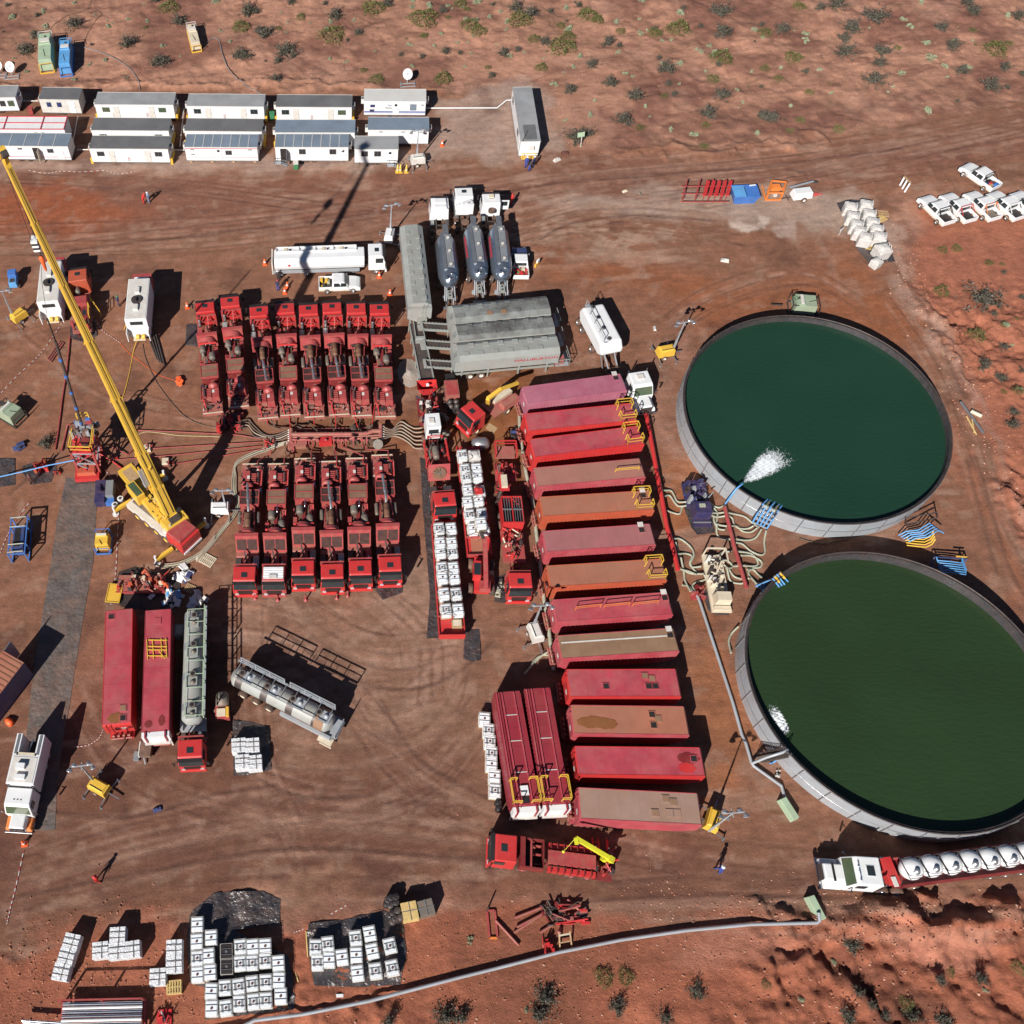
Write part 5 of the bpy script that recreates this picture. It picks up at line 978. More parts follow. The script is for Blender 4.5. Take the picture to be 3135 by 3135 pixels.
def bag(p,rz,label,s=1.0,z=0):
    if not BG:
        t=thing('bulk_bag',label,'bulk bag','white bulk bags');m=MB();n=20;V=[]
        pr=[(.50,0),(.56,.15),(.58,.5),(.56,.85),(.44,1.02),(.16,1.10),(.05,1.13)]
        for r,h in pr:
            for k in range(n): a=2*PI*k/n;q=(abs(math.cos(a))**4+abs(math.sin(a))**4)**-.25;q=q*.85+.15;V.append((r*q*math.cos(a),r*q*math.sin(a),h+.02*math.sin(3*a)))
        MB().b(-.52,.52,-.52,.52,0,.95,'bag',t=-.03).b(-.50,.50,-.50,.50,.95,1.12,'bag',t=.3).o('sack',t,bevel=.12,seg=3)
        lp=MB()
        for sx in (-1,1):
            for sy in (-1,1): lp.tube([(sx*.42,sy*.3,.95),(sx*.40,sy*.2,1.2),(sx*.40,sy*.05,1.2),(sx*.42,-sy*.02,.98)],.02,'cloth_white',4)
        lp.o('lifting_loops',t);BG.append(t);o=t
    else: o=dup(BG[0],label=label)
    o.location=(p.x,p.y,z);o.rotation_euler=(0,0,rz);o.scale=(s,s,s*1.0);return o
for i,(x,y) in enumerate([(645,1535),(740,1520),(662,1605),(762,1588),(690,1668),(787,1650),(712,1712),(815,1700),(752,1760),(838,1755)]):
    bag(w('D',x+(24 if i % 2 else 4),y,1.0),-.35,f"{ordn[i//2]} bag from the top in the {'left' if i % 2 == 0 else 'right'} column of white bulk bags",1.42,.04)
bag(w('D',885,1850,1.0),.2,'single white bulk bag standing apart below the two columns',1.55);bag(w('S',845,50,.8),.5,'slumped grey-white bulk bag at the foot of the bag stack',1.05)
def pallet(label,p,rz,m='wood_yellow',L=1.2,W=1.0,n=6,z=0,stack=1,name='wooden_pallet',group='wooden pallets'):
    b=MB()
    for k_ in range(stack):
        zz=k_*.16
        for k in range(3): b.b(-L/2,L/2,-W/2+k*(W-.1)/2,-W/2+k*(W-.1)/2+.1,zz,zz+.1,m)
        for k in range(n): x=-L/2+k*(L-.12)/(n-1);b.b(x,x+.12,-W/2,W/2,zz+.1,zz+.13,m)
    o=b.o(name);tag(o,label,'pallet',group);place(o,p,rz,z);return o
pallet('stack of pale wooden pallets beside the wrapped loads and tote block',w('M',1290,1660,.4),.03,stack=5)
pallet('wooden pallet lying right of the bulk bag columns, upper',w('D',890,1580),-.2,'wood');pallet('wooden pallet lying right of the bulk bag columns, lower',w('D',872,1618),.4,'wood_yellow')
pallet('wooden pallet on black liner below the bulk bags',w('D',795,1825),-.15,'wood_yellow',1.4);pallet('pale slatted pallet by the crane, near the long hoses',w('I',1537,375),-.6,'cream',1.5,1.2,8)
pallet('dark broken pallet under the grey rubble by the truck shop side of the liner',w('I',1405,585),-.5,'wood',1.0,.9);pallet('weathered pallet lying on the pale bank right of far tank',w('i',905,335),.05,'wood',1.6,.9,4);pallet('grey slatted pallet on the slope at the right edge',w('S',1790,1740),-.1,'concrete_pale',1.3,1.0,8)
DR=[]
def drum(p,label,m='black',lab2=None,group='black drums',z=0):
    b=MB().lathe([(.001,0),(.29,0),(.29,.28),(.305,.30),(.29,.32),(.29,.58),(.305,.60),(.29,.62),(.29,.86),(.27,.88),(.001,.87)],(0,0,0),'Z',m,16).cyl((.15,0,.87),(.15,0,.90),.035,'steel',6)
    o=b.o('drum');tag(o,label,'drum',group);place(o,p,0,z);return o
for x,y in [(985,1010),(1010,995),(1045,1030),(1005,1050),(975,1040),(1055,1090),(1020,1105),(1080,1140),(1040,1150),(1020,1170),(1045,990)]: drum(w('N',x,y,.8),'black drum crowded on pallets left of the mustard crate','black' if (x+y) % 3 else 'dark_metal')
for x,y,lb in [(1802,290,'upper black drum at the lower end of the tote line'),(1808,332,'lower black drum at the lower end of the tote line')]: drum(w('N',x,y,.8),lb)
def crate(label,p,rz,m,sx,sy,h):
    b=MB().b(-sx/2,sx/2,-sy/2,sy/2,.12,h,m,t=.05).b(-sx/2,sx/2,-sy/2,sy/2,0,.1,'wood').b(-sx/2-.02,sx/2+.02,-.03,.03,h,h+.02,'steel').bar((-.02,-sy/2,h+.02),(.02,sy/2,h+.02),.05,m='steel');o=b.o('crate',bevel=.04);tag(o,label,'crate','wrapped crates near the drums');place(o,p,rz)
crate('mustard-wrapped crate between black drums and grey crate',w('N',1147,1095,1.1),.12,'wood_yellow',1.35,1.5,1.25);crate('grey-wrapped crate at the right of the mustard crate',w('N',1267,1070,1.1),.18,'drum_grey',1.35,1.3,1.25)
for nm,x,y in [('upper','N',0)][:0]: pass
# liners and sheets on the ground
def sheet(label,z,pts,m='liner',th=.03,name='liner_sheet',lift=.03,amp=.10,group='black plastic liners on the ground',seed=1):
    P=[w(z,*p) for p in pts];bm=bmesh.new();vs=[bm.verts.new((p.x,p.y,0)) for p in P];f=bm.faces.new(vs);bmesh.ops.triangulate(bm,faces=[f])
    me_len=max((a-b).length for a in P for b in P);
    for _ in range(7):
        E_=[e for e in bm.edges if e.calc_length()>.5]
        if not E_ or len(bm.faces)>9000: break
        bmesh.ops.subdivide_edges(bm,edges=E_,cuts=1);bmesh.ops.triangulate(bm,faces=bm.faces)
    X=np.array([v.co.x for v in bm.verts]);Y=np.array([v.co.y for v in bm.verts]);N=fbm(1.3,400+seed,3,X,Y)
    for v,q in zip(bm.verts,N): v.co.z=max(gh(v.co),0 if abs(gh(v.co))<.08 else -9)+lift+max(0,q-.45)*amp*3
    me=bpy.data.meshes.new(name);bm.to_mesh(me);bm.free();me.materials.append(MATS[m]);o=bpy.data.objects.new(name,me);sc.collection.objects.link(o);tag(o,label,'ground liner',group)
    for p_ in me.polygons: p_.use_smooth=True
    return o
sheet('long dark wear mat running down the left side from the well platform','Z',[(124,902),(187,900),(182,960),(176,1060),(160,1150),(142,1260),(130,1340),(122,1375),(108,1480),(104,1565),(60,1568),(45,1500),(50,1385),(65,1250),(90,1100),(108,980)],'mat_grey',amp=.03,seed=1)
sheet('crumpled shiny liner above the big tote block','N',[(-300,960),(60,950),(190,1010),(185,1190),(60,1200),(-40,1215),(-350,1300),(-480,1240),(-470,1100)],amp=.22,seed=2)
sheet('liner under the big tote block','l',[(110,1120),(320,1160),(330,1650),(1640,1500),(1660,1250),(1560,700),(900,400),(330,120),(100,100),(60,500)],'liner',amp=.08,seed=3)
sheet('liner under the smaller tote group','N',[(400,1190),(660,1160),(960,1090),(1100,1200),(1120,1400),(1075,1640),(780,1660),(440,1650),(380,1300)],'liner',amp=.12,seed=4)
sheet('liner strip left of the tote trailer','K',[(85,-120),(150,-100),(170,350),(200,800),(235,1215),(135,1220),(160,900),(110,300)],'liner',amp=.14,seed=5)
sheet('small liner piece at the south end of the tote trailer','K',[(420,1150),(525,1150),(535,1380),(470,1390),(405,1370)],'liner',amp=.15,seed=6)
sheet('liner under four wrapped loads','U',[(755,740),(880,745),(1025,790),(1040,1100),(900,1140),(760,1145)],'liner',amp=.15,seed=7)
sheet('liner under the white bulk bags','D',[(545,1500),(640,1480),(800,1480),(890,1700),(980,1932),(800,1960),(700,1850),(640,1700)],'liner',amp=.14,seed=8)
sheet('liner beside the first pump truck of the upper row','E',[(1380,515),(1470,510),(1475,680),(1370,670)],'liner',amp=.14,seed=9)
sheet('liner under the navy pump skid','h',[(450,1220),(560,1200),(870,1350),(910,1600),(650,1630),(560,1520)],'liner',amp=.10,seed=10)
sheet('liner under the white pump skid','L',[(385,850),(440,950),(560,1020),(560,1045),(460,1050),(400,1010),(370,900)],'liner',amp=.10,seed=11)
sheet('liner under the last pump truck cab of the lower row','J',[(1310,1200),(1530,1170),(1530,1240),(1380,1300)],'liner',amp=.16,seed=12)
sheet('liner by the cab of the gridded hopper truck','K',[(620,780),(720,740),(760,960),(640,950)],'liner',amp=.14,seed=13)
sheet('liner under the small valve stand at left','E',[(170,1560),(260,1530),(420,1560),(380,1680),(230,1700),(165,1610)],'liner',amp=.12,seed=14)
sheet('liner at the left edge under the wireline unit','E',[(-40,1500),(110,1510),(115,1700),(-40,1725)],'liner',amp=.08,seed=15)
sheet('liner beneath the burgundy truck between control vans','E',[(520,530),(700,480),(720,600),(610,645),(515,620)],'liner',amp=.12,seed=16)
sheet('crumpled liner around the red pump skid','I',[(880,460),(1000,420),(1330,520),(1340,700),(1240,760),(900,720),(820,660)],'liner_dark',amp=.12,seed=17)
# ================================================================= ROAD TRAINS, TANKERS, TRUCKS
def at(t,*p): return t
def spine(z,a,b,h): return w(z,a[0],a[1],h),w(z,b[0],b[1],h)
def pneumatic(label,north,south,lett):
    a,b=w('a',*north,3.3),w('a',*south,3.3);t=thing('pneumatic_trailer',label,'tank trailer','grey-blue pneumatic cement trailers');aim(t,a,b);L=(a-b).length;r=1.27;zc=2.2
    pr=[(.001,.1),(.5,.0),(.9,-.75),(r,-1.7),(r,-L+2.1),(1.0,-L+1.0),(.55,-L+.4),(.001,-L+.3)]
    bo=MB().lathe(pr,(0,0,zc),'X','alu_blue',24).o('barrel',t)
    wk=MB().b(-L+2.0,-1.0,.0,.55,zc+r-.02,zc+r+.06,'walk_grey') if 0 else MB().b(-L+1.9,-1.1,.25,.68,zc+r*.88,zc+r+.03,'steel')
    wk.o('walkway',t);MB().b(-L+2.2,-1.3,-.62,.18,zc+r*.86,zc+r+.012,'walk_grey').o('top_panel',bo)
    for k in range(3):
        x=-2.0-k*(L-4.6)/2;MB().cyl((x,-.2,zc+r-.05),(x,-.2,zc+r+.12),.30,'steel',12).cyl((x,-.2,zc+r+.12),(x,-.2,zc+r+.16),.22,'white_worn',6).o('manhole',bo)
    MB().b(-1.5,.3,-.35,.25,zc+r*.75,zc+r+.1,'steel').o('top_box',t)
    e=MB()
    for q in (.40,.52,.62): e.lathe([(q-.07,0),(q-.07,.08),(q,.08),(q,0)],(-L+.9-q*.3,0,zc+1.15),'Z','chrome' if q != .52 else 'steel',20)
    e.o('coil_pipe',t)
    f=MB()
    for s in (-1,1):
        f.bar((-L+1.4,s*.5,zc+.4),(-L-.9,s*.62,1.0),.11,m='galv').bar((-L+1.0,s*.3,zc),(-L-1.6,s*.45,.5),.10,m='galv').bar((-L+1.8,s*.9,zc-.8),(-L+1.8,s*.9,.4),.12,m='steel').bar((-L-1.6,-.5*s,.6),(-L+.4,.3*s,1.6),.07,m='steel')
        f.b(-L-1.4,-2,s*.5-.06,s*.5+.06,.85,1.05,'dark_metal')
    f.b(-L-1.8,-L-1.55,-.8,.8,.5,.75,'steel').cyl((-L-.4,.7,.8),(-L-.4,.7,1.2),.2,'galv',10).cyl((-L,-.75,.7),(-L-.8,-.75,.7),.12,'chrome',8);f.o('rear_frame',t)
    MB().b(-L-1.1,-L+.1,-.25,.35,1.55,1.75,'green_grey').cyl((-L-.2,.05,1.75),(-L-.2,.05,1.78),.13,'black',8).cyl((-L-.7,.05,1.75),(-L-.7,.05,1.78),.13,'black',8).o('rear_cover',t)
    for k in range(3):
        for s in (-1,1): wheel(t,-L+2.2+k*1.25,s*1.0,.5,.35,'steel')
    for s in (-1,1): MB().lathe([(r+.012,-L+4.2),(r+.012,-3.2)],(0,0,zc),'X','red_stripe',64) if 0 else None
    if lett:
        st=MB()
        for k in range(12): x=-2.4-k*.30;a0=math.radians(150);st.add([(x,r*1.008*math.cos(q),zc+r*1.008*math.sin(q)) for q in (math.radians(lett-9),math.radians(lett+9))]+[(x-.20,r*1.008*math.cos(q),zc+r*1.008*math.sin(q)) for q in (math.radians(lett+9),math.radians(lett-9))],[(0,1,2,3)],'red_stripe')
        st.o('faded_lettering',bo)
    return t
pneumatic('left grey-blue pneumatic tank trailer, shorter than its two neighbours',(222,400),(275,850),0);pneumatic('middle grey-blue pneumatic tank trailer with faded red lettering',(455,330),(525,800),24);pneumatic('right grey-blue pneumatic tank trailer, nearest the small pickup',(668,330),(720,800),24)
def tractor(label,front,rear,paint='white',frz=.75,wht=True,extra=None,group='white road tractors',x1=-6.0,z=2.9):
    t=thing('road_tractor',label,'truck',group);aim(t,front,rear);cab(t,paint,L=2.2,W=2.45,z1=z,wht=wht);chassis(t,-2.0,x1,(-1.1,-4.2,-5.4),rim='steel',m='dark_metal')
    MB().b(-3.4,-2.4,.65,1.2,.5,1.1,'steel').o('fuel_tank',t,bevel=.1);MB().b(-3.4,-2.4,-1.2,-.65,.5,1.1,'dark_metal').o('battery_box',t,bevel=.05)
    MB().cyl((-4.8,0,1.1),(-4.8,0,1.25),.5,'grime_shade',16).o('fifth_wheel',t);return t
t=tractor('white road tractor with tall roof deflector, left of three at top',w('a',178,128,2.9),w('a',190,400,2.0));MB().b(-2.6,-1.4,-.9,.9,2.9,3.15,'white',t=.15,tx=.1).o('roof_deflector',t,bevel=.05)
t=tractor('white road tractor pulled furthest forward, with leaning white fairing',w('a',378,45,2.9),w('a',400,320,2.0),wht=False);MB().b(-3.3,-3.0,-1.1,1.1,1.0,2.6,'white').bar((-2.4,-.8,2.6),(-3.2,.4,2.75),.35,.15,'white').o('fairing',t)
t=tractor('white road tractor with its cab door swung open, right of three',w('a',608,95,2.9),w('a',620,330,2.0),wht=False);MB().b(-1.3,-1.22,-2.3,-1.25,1.1,2.5,'white').b(-1.32,-1.20,-2.1,-1.4,1.7,2.35,'glass').o('door',t);MB().b(-1.35,-.75,-.3,.3,2.92,3.12,'cream').cyl((-2.7,0,2.0),(-2.7,0,2.3),.42,'rubber',16).o('roof_unit',t)
# white silo trailer standing by the magenta tank
a,b=w('G',1520,585,3.3),w('G',1690,915,3.3);t=thing('silo_trailer','white smooth tank trailer with catwalk rail, beside magenta tank','tank trailer');aim(t,a,b);L=(a-b).length;zc=2.15
MB().prism([(-.1,2.3),(-.6,3.28),(-L+.7,3.28),(-L,2.6),(-L-.1,2.1),(-L+.7,1.4),(-.8,1.2)],-1.3,1.3,'white','Y').o('barrel',t,bevel=.28,seg=4)
MB().b(-L+.7,-.3,.35,.85,zc+1.05,zc+1.12,'galv').rail([(-.5,.85,zc+1.1),(-L+.9,.85,zc+1.1)],1.0,'galv',.03).o('catwalk',t)
for k in range(4): MB().cyl((-.9-k*(L-2)/3,.15,zc+1.05),(-.9-k*(L-2)/3,.15,zc+1.28),.26,'steel',12).cyl((-.9-k*(L-2)/3,.15,zc+1.28),(-.9-k*(L-2)/3,.15,zc+1.31),.18,'dark_metal',10).o('manhole',t)
f=MB()
for s in (-1,1): f.bar((-L+.5,s*.6,zc-.5),(-L-2.0,s*.5,.4),.12,m='galv').bar((-L+1,s*.8,zc-.8),(-L-.6,s*.9,.3),.1,m='steel').b(-L-2.2,-.3,s*.45-.06,s*.45+.06,.8,1.0,'grime_shade')
f.b(-L-2.4,-L-1.0,-.9,.9,.45,.75,'grime_shade').cyl((-L-1.4,-.8,.5),(-L-1.4,.8,.5),.32,'rubber',12).b(-1.4,.1,-1.1,-.9,.5,1.1,'white_worn');f.o('rear_frame',t)
for x in (-.4,-1.6,-4.6):
    for s in (-1,1): wheel(t,x,s*1.05,.5,.4,'steel')
# white water tanker
a,b=w('F',1450,70,2.6),w('F',602,95,2.4);t=thing('tanker_truck','long white tanker truck crossed by the crane shadow','tanker');aim(t,w('F',1448,38,1.2),w('F',600,66,1.2));L=14.0
cab(t,'white',L=2.1,wht=False,z1=2.95);chassis(t,-2,-6.2,(-1.2,-4.6,-5.8),rim='steel',m='dark_metal');pr=[(-1.05,1.15),(1.05,1.15),(1.22,1.7),(1.15,2.45),(.8,2.72),(-.8,2.72),(-1.15,2.45),(-1.22,1.7)]
MB().prism(pr,-13.6,-2.6,'white','X').o('tank',t,bevel=.08);tp=MB().b(-13.4,-3.5,.25,.32,2.72,2.92,'white').b(-13.4,-3.5,.98,1.05,2.6,2.92,'white')
for x in (-13.4,-10.6,-8.6,-6.4,-3.6): tp.b(x,x+.08,.25,1.05,2.72,2.92,'white')
tp.o('spill_box',t)
for x in (-12.2,-7.6,-5.4): MB().cyl((x,.65,2.7),(x,.65,2.86),.26,'cream',10).cyl((x+.55,.65,2.7),(x+.55,.65,2.86),.13,'dark_metal',8).o('manhole',t)
MB().b(-13.9,-3.2,-1.22,-1.12,.7,1.15,'galv').b(-6.6,-3.4,-1.2,-.9,.45,.95,'steel').b(-13.95,-13.8,-1.2,1.2,.6,2.5,'white_worn').o('side_guard',t)
for x in (-9.6,-12.8):
    for s in (-1,1): wheel(t,x-.2,s*1.0,.5,.4,'steel')
MB().add([(-12.0,-1.25,2.0),(-11.8,-1.25,2.2),(-11.6,-1.25,2.0),(-11.8,-1.25,1.8)],[(0,1,2,3)],'red').o('hazard_sign',t)
tag(MB().sph((0,0,.25),.45,'cloth_white',8,.6).sph((.5,.1,.2),.35,'bag',8,.6).o('sacks',loc=w('F',1005,115)),'white rags heaped on the tanker side step','sacks')
# ---------------------------------------------------------------- control vans and the truck between them
def van(label,pts,group='white control vans'):
    cx,cy,rz,L,W=quad('E',pts,3.9);t=thing('control_van',label,'van body',group,(cx,cy,0),rz);x0,x1,y=-L/2,L/2,1.28
    bo=MB().b(x0,x1-.0,-y,y,1.0,3.9,'white').o('box',t,bevel=.05);MB().b(x0+.1,x1-.1,-y+.1,y-.1,3.9,3.93,'white_worn').o('roof',bo)
    MB().cyl((.3,-.05,3.93),(.3,-.05,4.13),.62,'dark_metal',24).tube([(.1,-.05,4.15),(.55,-.05,4.3),(.7,.0,4.2)],.14,'black',8).o('roof_fan',bo)
    for x in (1.5,-1.2): MB().b(x-.45,x+.45,-.32,.25,3.93,4.2,'white_worn',t=.05).o('roof_vent',bo)
    MB().b(x1-.004,x1+.01,-.75,.75,2.95,3.5,'glass').o('window',bo)
    ex=MB().b(x1,x1+.06,-y,y,1.0,2.0,'white').b(x1,x1+.7,-.7,.7,1.0,1.1,'cream')
    for s in (-1,1): ex.b(x1,x1+.8,s*y-.04,s*y+.04,1.0,2.5,'white')
    ex.o('rear_bay',t)
    for k,yy in enumerate((-.35,.3)): MB().cyl((x1+.3,yy,1.25),(x1+.3,yy+.35,1.25),.3,'yellow',12).o('cable_reel',t)
    cb=MB().b(x0-2.0,x0-.15,-1.15,1.15,.75,2.7,'red_worn').b(x0-1.4,x0-.3,-.9,.8,2.7,2.78,'white');cb.o('cab',t,bevel=.08)
    for x in (x0-1.2,x1-2.2,x1-1.0):
        for s in (-1,1): wheel(t,x,s*1.05,.5,.35,'steel')
    MB().b(x0-.2,x1,-.5,.5,.7,1.0,'dark_metal').o('frame',t)
    MB().b(1.0,1.4,-y-.6,-y-.05,.9,1.0,'yellow').bar((1.2,-y-.6,.9),(1.2,-y-1.0,0),.06,m='yellow').o('side_steps',t)
    return t
van('right white control van with yellow cable running from its rear',[(950,172),(922,470),(1078,482),(1108,175)]) if 0 else None
def flip(p): return [p[0],p[1],p[2],p[3]]
van('right white control van with yellow cables trailing from its rear',[(1108,175),(1078,482),(922,470),(950,172)][::1]);van('left white control van partly behind the crane boom',[(452,48),(422,350),(275,342),(303,50)])
t=thing('data_truck','burgundy cab truck with red machinery, behind the crane boom','truck');aim(t,w('E',570,88,3.0),w('E',610,600,1.0));cab(t,'orange_red',L=2.4,W=2.5);chassis(t,-2.4,-9.4,(-1.2,-6.6,-7.9))
MB().lathe([(.001,0),(.28,.0),(.32,.3),(.2,1.0),(.001,1.1)],(-3.4,.2,2.0),'X','drum_grey',14).o('air_filter',t);rs=random.Random(4);k=MB().b(-9.0,-2.7,-1.1,1.1,1.0,1.15,'red_dusty').b(-5.6,-4.4,-.9,.9,1.15,2.5,'red_worn').b(-7.6,-5.9,-1.0,-.1,1.15,2.1,'red_dark').b(-7.2,-6.4,-.7,-.3,2.1,2.13,'glass')
for q in range(22): x,y=rs.uniform(-9,-5.8),rs.uniform(-1,1);k.b(x,x+rs.uniform(.1,.4),y,y+rs.uniform(.1,.3),1.15,rs.uniform(1.4,2.2),rs.choice(['red_worn','red','dark_metal','grime_shade']))
k.o('equipment',t);MB().rail([(-4.3,-1.2,1.2),(-5.8,-2.1,.1)],.9,'yellow').rail([(-5.9,-1.1,1.9),(-7.6,-1.1,1.9)],.9,'yellow').o('handrail',t)
# ---------------------------------------------------------------- long crane
t=thing('mobile_crane','yellow telescopic mobile crane with red carrier cab and raised long boom','crane');F_,R_=w('d',870,790,1.0),w('d',225,250,1.6);aim(t,F_,R_);L=(F_-R_).length;inv=None
c=MB().b(-L,-2.6,-1.25,1.25,.75,1.45,'white_worn').b(-L+.3,-3,-.6,.6,1.45,1.6,'drum_grey');c.o('carrier',t)
cb=MB().b(-2.3,0,-1.3,1.3,.7,2.35,'red').b(-2.25,-.25,-1.22,1.22,2.35,2.75,'red_worn',t=.06);cb_=cb.o('cab',t,bevel=.07);MB().add([(.02,-1.15,1.55),(.02,1.15,1.55),(-.18,1.1,2.3),(-.18,-1.1,2.3)],[(0,1,2,3)],'glass').o('windshield',cb_)
MB().b(-.02,.1,-1.25,1.25,.55,.85,'white').o('bumper',t);MB().b(-3.0,-2.3,-1.1,0,1.5,2.2,'white_worn').o('engine_cover',t);MB().b(-3.0,-2.35,.1,1.1,1.5,2.1,'drum_grey').o('tool_deck',t)
for k in range(5):
    for s in (-1,1): wheel(t,-1.3-k*(L-2.4)/4.3,s*1.12,.58,.42,'yellow')
tip=w('A',12,1125,40);base=w('d',600,415,3.0)
su=thing('x','x','x');bpy.data.objects.remove(su)
M_inv=(Matrix.Translation(t.location) @ Matrix.Rotation(t.rotation_euler[2],4,'Z')).inverted();tl,bl=M_inv @ tip,M_inv @ base;dl=(Vector((tl.x,tl.y,0)) -Vector((bl.x,bl.y,0))).normalized();nl=Vector((-dl.y,dl.x,0));cen=M_inv @ w('d',570,500,1.6)
Rm=Matrix(((dl.x,nl.x,0),(dl.y,nl.y,0),(0,0,1)))
ub=MB()
def ubx(x0,x1,y0,y1,z0,z1,m,tt=0): ub.b(x0,x1,y0,y1,z0,z1,m,t=tt,R=Rm,o=(bl.x,bl.y,0))
ubx(-1.9,-.2,-1.35,1.35,1.7,2.9,'yellow',.1);ubx(-.6,5.4,.15,.55,1.6,2.3,'yellow');ubx(.2,3.6,.55,1.35,1.6,2.4,'yellow',.05);ubx(-.3,.9,-.55,.55,2.2,3.1,'yellow',.05);ubx(-1.6,-.9,-.6,.6,2.9,3.2,'dark_metal');ubx(-.8,-.3,-1.2,-.6,2.9,3.1,'black')
ub.o('turntable',t,bevel=.04)
rq=random.Random(6);uc=MB()
for k in range(40): x,y=rq.uniform(-1.7,3.4),rq.uniform(-1.2,1.3);z_=2.9 if x<-.2 else 2.3;uc.b(x,x+rq.uniform(.1,.5),y,y+rq.uniform(.08,.35),z_-.6,z_+rq.uniform(.02,.3),rq.choice(['yellow','dark_metal','drum_grey','yellow','white_worn','wood_yellow']),R=Rm,o=(bl.x,bl.y,0))
uc.o('machinery',t)
u2=MB();u2.b(3.2,5.4,.75,1.75,1.7,3.2,'yellow',R=Rm,o=(bl.x,bl.y,0));uo=u2.o('operator_cab',t,bevel=.05);MB().b(3.4,5.2,.9,1.6,3.2,3.22,'glass_green',R=Rm,o=(bl.x,bl.y,0)).o('roof_window',uo)
MB().b(5.6,8.0,-.4,1.3,1.5,2.3,'yellow',R=Rm,o=(bl.x,bl.y,0)).b(5.8,7.6,-.1,1.0,2.3,2.32,'wood',R=Rm,o=(bl.x,bl.y,0)).o('counterweight_deck',t)
ax=(tl -bl);Lb=ax.length;u=ax.normalized()
def frac(z,x,y):
    best=(1e9,0)
    for k in range(0,1001):
        q=base.lerp(tip,k/1000);e=(w(z,x,y,q.z) -q).length
        if e<best[0]: best=(e,k/1000)
    return best[1]
js=[0]+[frac(*q) for q in [('E',1155,1705),('E',1040,1465),('E',855,1065),('E',655,640),('E',465,228),('A',245,1655)]]+[.985]
wd=[1.1,.98,.85,.74,.64,.54,.44]
sideV=u.cross(Vector((0,0,1))).normalized();upV=sideV.cross(u).normalized();last=bl -u*.8
for k in range(len(js)-1):
    p,q=bl+ax*js[k] -(u*.8 if k==0 else Vector()),bl+ax*js[k+1];m=MB();hw=wd[k]/2
    ring_=[(-hw,-hw*.9),(-hw*.55,-hw*1.25),(hw*.55,-hw*1.25),(hw,-hw*.9),(hw,hw),(-hw,hw)];V=[e+sideV*a_+upV*b_ for e in (p,q) for a_,b_ in ring_];m.add(V,[tuple(range(6))[::-1],tuple(range(6,12))]+[(i,(i+1) % 6,6+(i+1) % 6,6+i) for i in range(6)],'yellow')
    bs=m.o('boom_section',t)
    if k: c_=MB();e0=q -u*.0;V=[e+sideV*a_*1.18+upV*b_*1.18 for e in (p -u*.25,p+u*.12) for a_,b_ in ring_];c_.add(V,[tuple(range(6))[::-1],tuple(range(6,12))]+[(i,(i+1) % 6,6+(i+1) % 6,6+i) for i in range(6)],'yellow');c_.bar(p+sideV*hw*1.7,p-sideV*hw*1.7,.12,m='yellow').o('collar',bs)
for q in (.3,-.3): MB().tube([bl+ax*js[0]+upV*.6+sideV*q,bl+ax*.5+upV*.46+sideV*q*.6,bl+ax*.97+upV*.30+sideV*q*.4],.03,'dark_metal',5).o('boom_cable',t)
hd=bl+ax;MB().cyl(hd-sideV*.35,hd+sideV*.35,.42,'yellow',16).bar(hd-u*.9,hd+upV*.5,.35,m='yellow').cyl(hd+upV*.6-sideV*.25,hd+upV*.6+sideV*.25,.28,'dark_metal',14).o('boom_head',t)
MB().cyl(bl+u*1.0+Vector((dl.x*2.0,dl.y*2.0,-1.2)),bl+ax*.17-upV*-.5,.22,'yellow',14).o('luffing_cylinder',t)
mp_=bl+ax*js[1]*1.15;MB().bar(mp_+sideV*-.85,mp_+sideV*-.85+u*2.2,.5,.2,'galv').bar(mp_+sideV*-.7-u*1.2,mp_+sideV*-.9+u*2.6,.12,m='yellow').o('rope_winch',t)
for (x1_,y1_),(x2_,y2_) in [((190,300),(0,410)),((480,60),(555,10)),((650,830),(465,960)),((880,650),(1015,540))]:
    p,q=M_inv @ w('d',x1_,y1_,.9),M_inv @ w('d',x2_,y2_,.8);og=MB().bar(p,q,.34,.4,'yellow').o('outrigger',t);MB().cyl(q+Vector((0,0,-.75)),q+Vector((0,0,.75)),.13,'white',10).cyl(q+Vector((0,0,-.78)),q+Vector((0,0,-.68)),.35,'white_worn',14).o('jack',og)
# hook block and the tall lubricator it holds on the well
hb=w('A',183,1830,hsolve(('A',183,1830),('A',183,1830)) if 0 else 30);
hz=min((k*.25 for k in range(20,150)),key=lambda h: (w('A',183,1825,h).xy -tip.xy).length);hp=Vector((tip.x,tip.y,hz));t=thing('crane_hook','white and black striped hook block hanging from the boom tip on cables','crane hook',None,hp)
m=MB()
for k in range(5): m.b(-.28,.28,-.42,.42,-.5+k*.22,-.28+k*.22,'black' if k % 2 else 'white')
m.o('block',t,bevel=.04);MB().tube([(0,0,-.5),(0,0,-.9),(.18,0,-1.2),(.3,0,-1.0)],.08,'dark_metal',8).o('hook',t);MB().lathe([(.08,-1.3),(.22,-1.5),(.12,-2.8),(.05,-3.0)],(0,0,0),'Z','cone_orange',12).o('weight',t)
cbm=MB()
for dx,dy in ((-.2,-.2),(.2,-.2),(0,.25)): cbm.tube([(dx,dy,.5),(dx*.5,dy*.5,tip.z-hz)],.022,'black',4)
cbm.o('hoist_cable',t)
